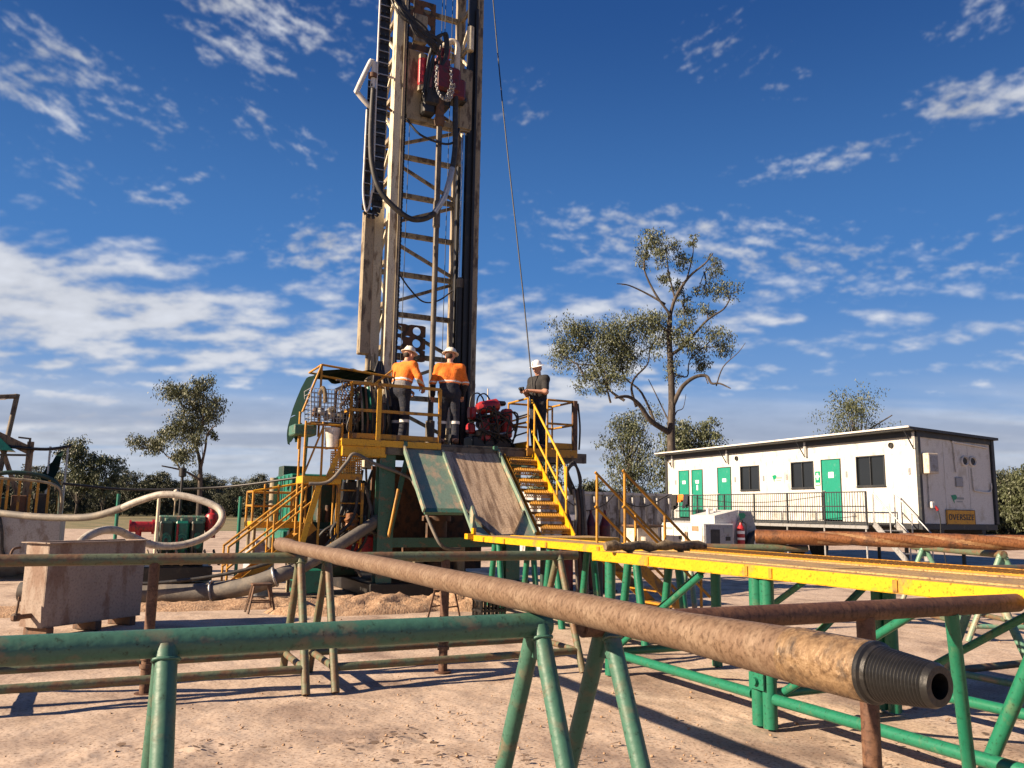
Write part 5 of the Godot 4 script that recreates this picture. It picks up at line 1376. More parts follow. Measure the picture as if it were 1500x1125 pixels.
func make_bin_and_sets():
	# ribbed grey bin
	var t := ything("waste_bin", "long grey ribbed steel bin between the rig stairs and the office", "bin", 14.6, -25.6)
	var W := 4.6; var H := 2.32
	block(t, "front_panel", V3(1.6, H / 2, 0), V3(W + 1.2, H, 0.06), M.grey_bin, 0.01)
	block(t, "side_panel", V3(W - 0.13, H / 2, -1.0), V3(0.06, H, 1.9), M.grey_bin, 0.01)
	block(t, "side_panel", V3(-1.27, H / 2, -1.0), V3(0.06, H, 1.9), M.grey_bin, 0.01)
	block(t, "back_panel", V3(1.6, H / 2, -2), V3(W + 1.2, H, 0.06), M.grey_bin, 0.01)
	for i in 11:
		var rb := MB.new(); rb.hexa([V3(-1.12 + i * 0.54, 0.1, 0.24), V3(-1.02 + i * 0.54, 0.1, 0.24), V3(-0.96 + i * 0.54, 0.1, 0.03), V3(-1.16 + i * 0.54, 0.1, 0.03), V3(-1.12 + i * 0.54, H - 0.12, 0.24), V3(-1.02 + i * 0.54, H - 0.12, 0.24), V3(-0.96 + i * 0.54, H - 0.12, 0.03), V3(-1.16 + i * 0.54, H - 0.12, 0.03)])
		part(t, "rib", rb, M.grey_bin)
	bar(t, "top_rim", V3(-1.25, H, 0.06), V3(W - 0.1, H, 0.06), 0.16, 0.1, M.grey_bin)
	block(t, "name_plate", V3(-0.25, 1.55, 0.25), V3(0.36, 0.24, 0.01), M.sign_green, 0.002)
	block(t, "name_plate", V3(0.3, 1.45, 0.25), V3(0.55, 0.2, 0.01), M.sign_white, 0.002)
	bar(t, "door_bar", V3(2.05, 0.1, 0.3), V3(2.05, H, 0.3), 0.05, 0.04, M.steel_dirty)
	hosepart(t, "chain", [V3(-0.2, H - 0.25, 0.3), V3(0.6, H - 0.62, 0.3), V3(1.4, H - 0.4, 0.3), V3(2.0, H + 0.05, 0.3), V3(2.4, H - 0.35, 0.3), V3(3.2, H - 0.42, 0.3), V3(4.2, H, 0.3)], 0.022, M.black, 6)
	# diesel generator
	var g := ything("generator", "white enclosed generator set with louvred grey end beyond the catwalk", "generator", 15.65, -19.4)
	g.scale = Vector3(1.12, 0.98, 1.0)
	block(g, "enclosure", V3(0.5, 0.82, -1.0), V3(1.0, 1.14, 2.0), M.white_dusty, 0.02)
	block(g, "skid", V3(0.5, 0.13, -1.0), V3(1.02, 0.26, 2.1), M.black, 0.02)
	block(g, "end_door", V3(0.5, 0.85, 0.012), V3(0.9, 1.02, 0.02), M.grey_box, 0.006)
	block(g, "control_window", V3(0.36, 0.98, 0.026), V3(0.3, 0.48, 0.012), M.black, 0.006)
	block(g, "control_window", V3(0.78, 0.95, 0.026), V3(0.16, 0.12, 0.012), M.black, 0.004)
	block(g, "control_panel", V3(0.76, 1.2, 0.026), V3(0.24, 0.16, 0.012), M.grey_ink, 0.004)
	for z in [-0.35, -1.05, -1.7]: block(g, "side_door", V3(-0.012, 0.85, z - 0.0), V3(0.016, 0.95, 0.6), M.white_dusty, 0.006)
	block(g, "grille", V3(-0.026, 1.24, -0.35), V3(0.014, 0.14, 0.3), M.wood, 0.003)
	block(g, "latch", V3(-0.026, 0.95, -1.05), V3(0.014, 0.12, 0.15), M.black, 0.003)
	block(g, "latch", V3(-0.026, 0.74, -1.3), V3(0.014, 0.12, 0.15), M.black, 0.003)
	block(g, "vent_slot", V3(-0.026, 0.93, -0.78), V3(0.014, 0.4, 0.13), M.wood, 0.003)
	block(g, "lettering_patch", V3(-0.026, 1.22, -1.65), V3(0.008, 0.07, 0.4), M.grey_ink, 0.001)
	# gas locker beside it
	var k := ything("gas_locker", "small rusty-roofed beige locker left of the white generator", "locker", 14.55, -20.9)
	block(k, "cabinet", V3(0, 0.62, 0), V3(0.75, 1.2, 0.6), M.beige, 0.02)
	block(k, "roof", V3(0, 1.26, 0.02), V3(0.95, 0.06, 0.8), M.rust_plate, 0.01)
	rod(k, "gas_bottle", V3(-0.2, 0.05, 0.42), V3(-0.2, 0.95, 0.42), 0.11, M.beige, 12)
	# light trailer with sloping white hood
	var w := ything("service_trailer", "white hooded trailer with a fire extinguisher and one black tyre", "trailer", 17.1, -20.1)
	w.scale = Vector3.ONE * 1.12
	var m := MB.new()
	m.poly([Vector2(-0.75, 0.55), Vector2(0.85, 0.55), Vector2(0.5, 1.55), Vector2(0.02, 1.58), Vector2(-0.75, 1.42)], V3(0, 0, -0.6), Vector3.RIGHT, Vector3.UP, V3(0, 0, 1.0))
	part(w, "hood", m, M.white_dusty)
	var fr := MB.new(); fr.poly([Vector2(-0.2, 0.5), Vector2(0.85, 0.5), Vector2(0.5, 1.53), Vector2(0.06, 1.55)], V3(0, 0, 0.403), Vector3.RIGHT, Vector3.UP, V3(0, 0, 0.02))
	part(w, "end_panel", fr, M.grey_box)
	small_mark(w, V3(0.25, 1.36, 0.425), 0.4, 0.0)
	var ty := MB.new(); ty.lathe(V3(0.55, 0.68, 0.43), Vector3.BACK, [[0, 0.0], [0.0, 0.2], [0.0, 0.33], [0.05, 0.37], [0.17, 0.37], [0.22, 0.33], [0.22, 0.2], [0.16, 0.18], [0.16, 0]], 26)
	var tyo := part(w, "tyre", ty, M.rubber)
	var ri := MB.new(); ri.lathe(V3(0.55, 0.68, 0.6), Vector3.BACK, [[0, 0.19], [0.03, 0.17], [0.01, 0.1], [0.03, 0.05], [0.03, 0]], 18)
	part(tyo, "rim", ri, M.white_dusty)
	block(w, "chassis", V3(0.1, 0.45, -0.1), V3(1.7, 0.14, 1.1), M.black, 0.02)
	rod(w, "support_leg", V3(-0.6, 0, 0.3), V3(-0.6, 0.4, 0.3), 0.04, M.galv, 8)
	rod(w, "support_leg", V3(0.55, 0, 0.3), V3(0.55, 0.4, 0.3), 0.06, M.rubber, 8)
	for q in [[-0.55, 0.1], [-0.3, 0.12]]: rod(w, "hood_cap", V3(q[0], 1.44, -0.1), V3(q[0], 1.62, -0.1), 0.05, M.white_dusty, 10)
	var f := ything("fire_extinguisher", "red fire extinguisher with white label mounted on the white trailer", "extinguisher", 17.12, -19.5, 0.74)
	f.scale = Vector3.ONE * 1.1
	var fm := MB.new(); fm.lathe(Vector3.ZERO, Vector3.UP, [[0, 0], [0, 0.09], [0.02, 0.1], [0.46, 0.1], [0.54, 0.05], [0.6, 0.035], [0.6, 0]], 18)
	part(f, "cylinder", fm, M.red)
	var fb := MB.new(); fb.lathe(V3(0, 0.14, 0), Vector3.UP, [[0, 0.1], [0, 0.103], [0.06, 0.103], [0.06, 0.1]], 18); 
	part(f, "label_band", fb, M.sign_white)
	var fb2 := MB.new(); fb2.lathe(V3(0, 0.3, 0), Vector3.UP, [[0, 0.1], [0, 0.103], [0.08, 0.103], [0.08, 0.1]], 18); 
	part(f, "label_band", fb2, M.sign_white)
	block(f, "valve", V3(0, 0.63, 0), V3(0.06, 0.07, 0.14), M.black, 0.01)
	hosepart(f, "hose", [V3(0, 0.62, 0.06), V3(0.1, 0.55, 0.08), V3(0.12, 0.3, 0.06), V3(0.11, 0.12, 0.04)], 0.014, M.black, 6)
	# crane-like red equipment seen behind the stairs
	var rk := ything("gas_rack", "row of dark red gas bottles standing behind the rig stairs", "bottle rack", 8.6, -15.0)
	for i in 4:
		var b := MB.new(); b.lathe(V3(i * 0.28, 0.05, 0.1 * (i % 2)), Vector3.UP, [[0, 0.0], [0, 0.12], [1.3, 0.12], [1.48, 0.06], [1.55, 0.03], [1.62, 0.03], [1.62, 0]], 14)
		part(rk, "gas_bottle", b, M.red_dark)
	block(rk, "base", V3(0.42, 0.03, 0.05), V3(1.2, 0.06, 0.5), M.black, 0.01)
	rod(rk, "rail", V3(-0.2, 0.9, 0.25), V3(1.05, 0.9, 0.25), 0.02, M.rust_plate, 8)

func make_left():
	# open steel tank
	var t := ything("steel_tank", "open pinkish-grey rectangular steel tank with a drain valve on its lit end", "tank", -0.55, -11.8, 0.0, 0.72)
	# local: x along the long side, z outwards from it
	var L := 1.5; var W := 0.4; var H := 1.13; var b0 := 0.12
	var hx := func(x0: float, x1: float, z0: float, z1: float) -> MB:
		var m := MB.new(); m.box(V3((x0 + x1) / 2, (b0 + H) / 2, (z0 + z1) / 2), V3(x1 - x0, H - b0, z1 - z0)); return m
	part(t, "long_side", hx.call(0.0, L, -0.012, 0.0), M.tank)
	part(t, "long_side", hx.call(0.0, L, -W, -W + 0.012), M.tank)
	part(t, "end_side", hx.call(-0.003, 0.009, -W + 0.012, -0.012), M.tank)
	part(t, "end_side", hx.call(L - 0.009, L + 0.003, -W + 0.012, -0.012), M.tank)
	block(t, "bottom", V3(L / 2, b0 + 0.01, -W / 2), V3(L, 0.02, W), M.tank, 0.003)
	block(t, "liquid_mud", V3(L / 2, H - 0.25, -W / 2), V3(L - 0.03, 0.02, W - 0.03), M.hose_grey, 0.003)
	for s in [[V3(-0.04, H + 0.006, 0.02), V3(L + 0.04, H + 0.006, 0.02)], [V3(-0.04, H + 0.006, -W - 0.02), V3(L + 0.04, H + 0.006, -W - 0.02)]]: bar(t, "rim", s[0], s[1], 0.06, 0.012, M.tank)
	for x in [-0.02, L + 0.02]: bar(t, "rim", V3(x, H + 0.007, -0.01), V3(x, H + 0.007, -W + 0.01), 0.06, 0.012, M.tank)
	for x in [0.12, L * 0.55, L - 0.12]: block(t, "skid", V3(x, 0.06, -W / 2), V3(0.1, 0.12, W + 0.02), M.rust_plate, 0.01)
	rod(t, "drain_pipe", V3(0.0, 0.26, -0.2), V3(-0.22, 0.26, -0.2), 0.03, M.rust_plate, 10)
	block(t, "drain_valve", V3(-0.2, 0.26, -0.2), V3(0.1, 0.09, 0.09), M.rust_plate, 0.02)
	rod(t, "valve_handle", V3(-0.2, 0.3, -0.2), V3(-0.18, 0.5, -0.2), 0.014, M.rust_plate, 6)
	hosepart(t, "lifting_eye", [V3(-0.01, H - 0.06, -0.5), V3(-0.1, H - 0.08, -0.5), V3(-0.12, H - 0.16, -0.5), V3(-0.01, H - 0.2, -0.5)], 0.016, M.rust_plate, 6)
	# big mud tank with its railings
	var mt := ything("mud_tank", "pale mud tank with a row of yellow railings and pipes at the left edge", "mud tank", -4.6, -22.2)
	block(mt, "wall", V3(0.8, 0.86, 1.2), V3(6.0, 0.98, 0.1), M.mudwall, 0.02)
	var slope := MB.new(); slope.hexa([V3(-2.2, 0.0, 0.4), V3(2.9, 0.0, 0.4), V3(2.9, 0.0, -1.4), V3(-2.2, 0.0, -1.4), V3(-2.2, 0.4, 1.15), V3(3.8, 0.4, 1.15), V3(3.8, 0.4, -1.4), V3(-2.2, 0.4, -1.4)])
	part(mt, "hopper", slope, M.mudwall)
	block(mt, "deck", V3(0.8, 1.34, 0.0), V3(6.0, 0.05, 2.3), M.steel_dirty, 0.01)
	block(mt, "end_wall", V3(3.76, 0.86, -0.1), V3(0.08, 0.98, 2.4), M.mudwall, 0.02)
	rng.seed = 61
	for i in 15:
		var x := 1.0 + i * 0.19
		bar(mt, "rail_post", V3(x, 1.36, 1.1 - (i % 3) * 0.35), V3(x, 2.25 + 0.1 * rng.randf() - 0.012 * i, 1.1 - (i % 3) * 0.35), 0.05, 0.05, M.yellow_old if i > 6 else M.cream_dirty)
	hosepart(mt, "curved_rail", [V3(0.9, 1.4, 1.15), V3(1.0, 2.2, 1.15), V3(1.3, 2.35, 1.15), V3(2.2, 2.18, 1.15), V3(3.2, 2.12, 1.15), V3(3.66, 2.0, 1.15), V3(3.76, 1.7, 1.15), V3(3.76, 1.35, 1.15)], 0.03, M.cream_dirty, 8, 5)
	hosepart(mt, "green_pipe", [V3(1.9, 2.1, 0.5), V3(2.6, 2.3, 0.5), V3(3.3, 2.25, 0.5), V3(3.66, 2.0, 0.5), V3(3.72, 1.4, 0.5)], 0.05, M.green_dark, 10, 5)
	for i in 6: block(mt, "equipment_box", V3(1.2 + i * 0.42, 1.56, 0.2 - 0.2 * (i % 2)), V3(0.3, 0.4 + 0.1 * (i % 3), 0.4), [M.black, M.steel_dirty, M.red, M.green_dark, M.rust_plate, M.black][i], 0.02)
	for i in 4: hosepart(mt, "hanging_hose", [V3(2.3 + i * 0.1, 1.45, 1.24), V3(2.35 + i * 0.12, 1.0, 1.32), V3(2.3 + i * 0.16, 0.55, 1.3), V3(2.5 + i * 0.2, 0.3, 1.3)], 0.03, [M.rubber, M.hose_grey, M.yellow_old, M.rubber][i], 7, 5)
	# timber and rag shelter on top of it
	var sh := ything("shade_shelter", "makeshift shelter of timber posts with a torn green rag above the mud tank", "shelter", -3.25, -23.2, 1.36)
	bar(sh, "timber_post", V3(1.55, 0, 0), V3(1.55, 1.75, 0), 0.14, 0.14, M.wood)
	bar(sh, "timber_beam", V3(0.55, 2.0, 0), V3(1.62, 1.5, 0), 0.14, 0.2, M.wood)
	bar(sh, "timber_brace", V3(0.95, 1.6, 0), V3(1.45, 0.3, 0), 0.1, 0.1, M.wood)
	for x in [1.98, 2.36]: rod(sh, "pole", V3(x, 0, 0.1), V3(x, 1.65, 0.1), 0.025, M.galv, 7)
	hosepart(sh, "ridge_rope", [V3(-1.2, 1.7, 0.1), V3(0.4, 1.68, 0.1), V3(1.2, 1.6, 0.1), V3(1.9, 1.58, 0.1), V3(2.42, 1.68, 0.1)], 0.04, M.black, 7, 5)
	var rg := MB.new()
	for i in 8:
		var c := []
		for j in [i, i + 1]:
			var q := V3(2.25 - 0.04 * j, 1.55 - j * 0.12, 0.12 + 0.05 * sin(j * 1.3)); var w: float = 0.03 + 0.025 * minf(j, 9 - j) + 0.012 * (j % 2)
			c.append(q - V3(w * 1.5, 0.02 * (j % 3), 0)); c.append(q + V3(w * 0.8, 0, 0.04))
		rg.quad(c[0], c[1], c[3], c[2])
	part(sh, "torn_rag", rg, M.tarp)
	block(sh, "grey_box", V3(-0.5, 0.35, 0), V3(1.3, 0.8, 0.5), M.grey_bin, 0.02)
	block(sh, "box_lid", V3(0.2, 0.5, 0.1), V3(0.8, 0.05, 0.3), M.black, 0.01)
	# leaning lamp pole
	var lp := ything("lamp_pole", "leaning steel lamp pole with a railed perch at the left edge", "lamp pole", -2.42, -23.2, 0.0)
	rod(lp, "pole", V3(-0.1, 0.0, 0), V3(0.33, 4.25, 0), 0.06, M.steel_dirty, 10)
	var hd := block(lp, "lamp_head", V3(-0.05, 4.15, 0), V3(0.75, 0.1, 0.2), M.steel_dirty, 0.02, Basis(Vector3.BACK, 0.12))
	block(hd, "lamp_glass", V3(-0.1, 4.09, 0), V3(0.4, 0.02, 0.16), M.lamp_glass, 0.004, Basis(Vector3.BACK, 0.12))
	bar(lp, "perch_frame", V3(-0.5, 2.75, 0.05), V3(0.7, 2.78, 0.05), 0.05, 0.05, M.steel_dirty)
	bar(lp, "perch_frame", V3(0.45, 3.2, 0.05), V3(0.7, 3.18, 0.05), 0.04, 0.04, M.steel_dirty)
	bar(lp, "perch_frame", V3(0.7, 2.75, 0.05), V3(0.7, 3.2, 0.05), 0.05, 0.05, M.steel_dirty)
	var gc := MB.new(); gc.hexa([V3(-0.9, 2.9, 0.3), V3(0.4, 2.86, 0.3), V3(0.4, 2.86, -0.4), V3(-0.9, 2.9, -0.4), V3(-0.9, 3.3, 0.2), V3(-0.1, 3.35, 0.2), V3(-0.1, 3.35, -0.3), V3(-0.9, 3.3, -0.3)])
	part(lp, "tarp_cover", gc, M.green_unit)
	bar(lp, "rust_beam", V3(-0.8, 3.75, 0.1), V3(0.0, 3.4, 0.1), 0.06, 0.1, M.rust_plate)
	block(lp, "cream_shelf", V3(-0.4, 2.83, 0.3), V3(0.9, 0.06, 0.1), M.beige, 0.01)
	hosepart(lp, "stay", [V3(0.05, 1.9, 0.05), V3(0.1, 2.3, 0.05), V3(-0.02, 2.75, 0.05)], 0.03, M.black, 6)
	# mud pump
	var p := ything("mud_pump", "dark green three-cylinder mud pump with red dampeners on a skid", "pump", 1.45, -19.4)
	p.scale = Vector3(0.62, 1, 0.7)
	block(p, "skid", V3(-0.1, 0.22, 0), V3(2.6, 0.3, 1.4), M.black, 0.02)
	block(p, "pedestal", V3(0.1, 0.46, -0.05), V3(1.6, 0.2, 1.0), M.black, 0.02)
	block(p, "power_end", V3(0.15, 0.95, -0.35), V3(1.55, 0.9, 0.8), M.green_dark, 0.08)
	block(p, "top_cover", V3(0.15, 1.34, 0.1), V3(1.5, 0.16, 0.62), M.green_pale, 0.03)
	for i in 3:
		var f := block(p, "fluid_module", V3(-0.35 + i * 0.5, 0.98, 0.35), V3(0.44, 0.66, 0.4), M.green_unit if i == 1 else M.green_dark, 0.05)
		var cv := MB.new(); cv.lathe(V3(-0.35 + i * 0.5, 0.9, 0.54), Vector3.BACK, [[0, 0.17], [0.06, 0.17], [0.06, 0.11], [0.1, 0.1], [0.1, 0]], 18)
		part(f, "cover", cv, M.green_unit)
		rod(f, "cover_bolt", V3(-0.35 + i * 0.5, 0.9, 0.6), V3(-0.35 + i * 0.5, 0.9, 0.68), 0.06, M.black, 10)
		rod(f, "discharge_pipe", V3(-0.5 + i * 0.5, 0.55, 0.6), V3(-0.5 + i * 0.5, 1.25, 0.58), 0.04, [M.cream_dirty, M.red, M.steel_dirty][i], 8)
		var vc := MB.new(); vc.lathe(V3(-0.35 + i * 0.5, 1.3, 0.35), Vector3.UP, [[0, 0.1], [0.06, 0.1], [0.07, 0.05], [0.12, 0.04], [0.12, 0]], 12)
		part(f, "valve_cap", vc, M.green_pale)
	var rd := MB.new(); rd.lathe(V3(-1.5, 1.18, 0.35), Vector3.RIGHT, [[0, 0.0], [0.0, 0.14], [0.06, 0.14], [0.06, 0.11], [0.7, 0.11], [0.7, 0.15], [0.78, 0.15], [0.78, 0.1], [0.95, 0.1]], 16)
	part(p, "strainer_cross", rd, M.red)
	rod(p, "strainer_leg", V3(-1.2, 0.85, 0.35), V3(-1.2, 1.2, 0.35), 0.1, M.red, 14)
	var da := MB.new(); da.lathe(V3(1.12, 0.95, 0.2), Vector3.UP, [[0, 0.16], [0.1, 0.16], [0.14, 0.2], [0.2, 0.24], [0.4, 0.26], [0.5, 0.2], [0.54, 0.12], [0.64, 0.11], [0.64, 0.15], [0.7, 0.15], [0.7, 0]], 20)
	part(p, "pulsation_dampener", da, M.red)
	rod(p, "gauge_post", V3(-0.1, 1.4, 0.1), V3(-0.1, 1.75, 0.1), 0.03, M.cream_dirty, 8)
	var gg := MB.new(); gg.ball(V3(-0.1, 1.85, 0.1), V3(0.12, 0.13, 0.12), 12, 8)
	part(p, "gauge", gg, M.beige)
	rod(p, "exhaust", V3(0.12, 1.4, -0.5), V3(0.12, 2.3, -0.5), 0.05, M.black, 10)
	var ec := MB.new(); ec.lathe(V3(0.12, 2.25, -0.5), Vector3.UP, [[0, 0.05], [0.02, 0.13], [0.2, 0.13], [0.22, 0]], 12)
	part(p, "rain_cap", ec, M.black)
	for x in [2.0, -1.9]:
		rod(p, "frame_post", V3(x, 0.1, 0.5), V3(x, 1.85, 0.5), 0.06, M.green_unit, 10)
	for i in 9: hosepart(p, "hose", [V3(-1.2 + i * 0.3, 0.7, 0.6), V3(-1.1 + i * 0.3, 0.5, 0.75), V3(-1.0 + i * 0.3, 0.42, 0.72), V3(-0.8 + i * 0.28, 0.55, 0.62)], 0.04, [M.rubber, M.cream_dirty, M.black][i % 3], 7, 4)
	# suction hose held up in a great loop
	var h := ything("suction_hose", "thick pale suction hose held up in a big loop before the mud pump", "hose", 0.4, -16.4)
	var pts := []
	for i in LOOP.size(): pts.append(V3(LOOP[i][0], LOOP[i][1], LOOP[i][2]))
	var m1 := MB.new(); m1.path(curve(pts.slice(0, 4), 6), 0.07, 14)
	part(h, "hose_end", m1, M.hose_grey)
	var hc := curve(pts.slice(3, 18), 26)
	var hr := []
	for i in hc.size(): hr.append(0.063 + 0.005 * (i % 2))
	var m2 := MB.new(); m2.path(hc, hr, 14)
	part(h, "hose_loop", m2, M.hose_pale)
	rod(h, "prop", V3(PROP[0], 0.0, PROP[2]), V3(PROP[0], PROP[1], PROP[2]), 0.03, M.cream, 8)
	# thick discharge pipe on the ground
	var g := ything("discharge_hose", "thick muddy rubber hose running along the ground to the rig", "hose", 1.5, -15.0)
	hosepart(g, "hose_body", [V3(-2.6, 0.2, -0.9), V3(-1.2, 0.17, -0.5), V3(0.0, 0.18, -0.1), V3(0.75, 0.3, 0.25), V3(1.2, 0.46, 0.4)], 0.155, M.hose_grey, 18, 6)
	hosepart(g, "hose_body", [V3(1.2, 0.46, 0.4), V3(1.32, 0.5, 0.4), V3(1.46, 0.54, 0.35)], 0.125, M.hose_grey, 16, 4)
	var cl := MB.new(); cl.torus(V3(1.2, 0.46, 0.4), V3(1, 0.35, 0.3).normalized(), 0.15, 0.025, 18, 8)
	part(g, "clamp", cl, M.galv)
	var cl2 := MB.new(); cl2.torus(V3(0.25, 0.22, 0.02), V3(1, 0.15, 0.4).normalized(), 0.158, 0.02, 18, 8)
	part(g, "clamp", cl2, M.galv)
	hosepart(g, "cable", [V3(-2.2, 0.45, -0.6), V3(-1.5, 0.36, -0.35), V3(-0.6, 0.36, -0.1), V3(0.4, 0.5, 0.2), V3(1.2, 0.72, 0.4), V3(2.0, 0.95, 0.3)], 0.03, M.rubber, 7)
	stool("stool", "small steel trestle stool under the end of the muddy hose", 2.3, -13.5, 0.0)
	stool("stool", "small rusty stool in front of the soil heap", 4.75, -12.0, 0.5)
	# access stairs and landing on the left
	var s := ything("yellow_stairs", "yellow steel stairs and landing left of the rig", "stairs", 3.2, -16.1)
	block(s, "landing_floor", V3(-0.25, 1.3, -0.35), V3(0.95, 0.12, 0.8), M.yellow, 0.012)
	railing(s, [V3(-0.7, 1.36, 0.0), V3(-0.7, 1.36, -0.72), V3(0.2, 1.36, -0.72)], 0.55, M.yellow_old, 0.022, true, 0.0)
	for x in [-0.5, -0.25, 0.0, 0.2]: rod(s, "rail_post", V3(x, 1.36, 0.02), V3(x, 2.05, 0.02), 0.02, M.yellow_old, 8)
	rod(s, "rail", V3(-0.7, 1.92, 0.02), V3(0.25, 2.1, 0.02), 0.02, M.yellow, 8)
	for z in [0.1, 0.72]:
		bar(s, "stringer", V3(0.3, 1.3, z), V3(-1.25, 0.05, z + 0.1), 0.02, 0.16, M.yellow_old)
		for k in [0.0, 0.45, 0.95]: rod(s, "rail_post", V3(0.25 - 1.5 * k, 1.3 - 1.22 * k, z), V3(0.25 - 1.5 * k, 2.1 - 1.22 * k, z), 0.02, M.yellow_old, 8)
		rod(s, "handrail", V3(0.25, 2.1, z), V3(-1.2, 0.92, z + 0.1), 0.022, M.yellow_old, 8)
		rod(s, "knee_rail", V3(0.25, 1.75, z), V3(-1.2, 0.55, z + 0.1), 0.02, M.yellow_old, 8)
	for k in 6: block(s, "tread", V3(0.12 - k * 0.24, 1.14 - k * 0.2, 0.44), V3(0.22, 0.03, 0.6), M.yellow_old, 0.005)
	for q in [[-0.65, -0.65], [-0.65, 0.0], [0.15, -0.65]]: rod(s, "landing_leg", V3(q[0], 0, q[1]), V3(q[0], 1.25, q[1]), 0.035, M.cream_dirty, 8)
	# green power unit
	var u := ything("power_unit", "green enclosed engine unit on a green skid behind the left stairs", "engine unit", 4.3, -20.2)
	block(u, "enclosure", V3(0.15, 1.78, -0.8), V3(1.0, 1.3, 1.9), M.green_unit, 0.03)
	for i in 4: block(u, "rib", V3(-0.36, 1.78, -1.6 + i * 0.5), V3(0.04, 1.24, 0.07), M.green_unit, 0.01)
	block(u, "end_grille", V3(0.2, 1.75, 0.17), V3(0.8, 1.2, 0.04), M.black, 0.02)
	block(u, "roof_box", V3(-0.1, 2.52, -1.2), V3(0.5, 0.28, 0.6), M.green_dark, 0.02)
	rod(u, "exhaust", V3(-0.55, 0.6, -0.9), V3(-0.55, 2.35, -0.9), 0.1, M.cream_dirty, 12)
	rod(u, "mast_pole", V3(-0.12, 1.0, 0.25), V3(-0.05, 3.35, 0.25), 0.04, M.green_unit, 8)
	block(u, "skid", V3(0.7, 1.0, -0.4), V3(2.6, 0.2, 2.4), M.green_unit, 0.02)
	for x in [-0.3, 0.6, 1.6]: rod(u, "leg", V3(x, 0, 0.5), V3(x, 0.95, 0.5), 0.07, M.green_dark, 10)
	for x in [0.9, 1.2, 1.5]: block(u, "shelf_box", V3(x, 1.4, 0.3), V3(0.2, 0.6, 0.3), [M.green_unit, M.drum, M.collar][int((x - 0.9) * 3.4)], 0.02)
	var dr := ything("steel_drum", "pale blue drum lying under the yellow stairs", "drum", 2.72, -16.4, 0.0)
	var dm := MB.new(); dm.lathe(Vector3.ZERO, Vector3.UP, [[0, 0], [0, 0.27], [0.28, 0.28], [0.3, 0.29], [0.32, 0.28], [0.58, 0.28], [0.6, 0.29], [0.62, 0.28], [0.8, 0.25], [0.92, 0.1], [1.0, 0.08], [1.0, 0]], 22)
	part(dr, "shell", dm, M.drum)
	# overhead line and far fence posts on the left
	var om := MB.new(); om.path(curve([yard(-0.9, 2.1, -22.0), yard(0.6, 2.0, -22.2), yard(2.6, 2.1, -21.4), yard(4.2, 2.35, -19.5)], 8), 0.03, 7)
	single("overhead_cable", "black cable strung from the mud tank to the rig", "cable", om, M.black)
	var cr := ything("plastic_crate", "black plastic crate on the ground below the catwalk end", "crate", 5.4, -11.8)
	var cm := MB.new()
	for sgn in [-1, 1]:
		for i in 7:
			cm.box(V3(-0.19 + i * 0.064, 0.15, sgn * 0.17), V3(0.022, 0.3, 0.012)); cm.box(V3(sgn * 0.2, 0.15, -0.15 + i * 0.05), V3(0.012, 0.3, 0.018))
		for y in [0.02, 0.13, 0.28]: cm.box(V3(0, y, sgn * 0.172), V3(0.42, 0.035, 0.014)); cm.box(V3(sgn * 0.203, y, 0), V3(0.014, 0.035, 0.34))
	cm.box(V3(0, 0.295, 0), V3(0.4, 0.01, 0.34))
	part(cr, "slatted_body", cm, M.black)

const LOOP := [[-2.26, 1.42, -3.4], [-1.49, 1.36, -2.7], [-0.63, 1.38, -1.83], [-0.06, 1.57, -1.22], [0.22, 1.71, -0.97], [0.61, 1.83, -0.67], [1.08, 1.78, -0.45], [1.51, 1.62, -0.24], [1.62, 1.44, -0.07], [1.52, 1.23, 0.1], [1.25, 1.03, 0.19], [0.87, 0.92, 0.23], [0.46, 0.93, 0.25], [0.08, 1.08, 0.4], [-0.15, 1.19, 0.74], [-0.38, 1.2, 1.07], [-0.59, 1.11, 1.41], [-0.72, 0.97, 1.68]]
const PROP := [0.54, 1.78, -0.71]

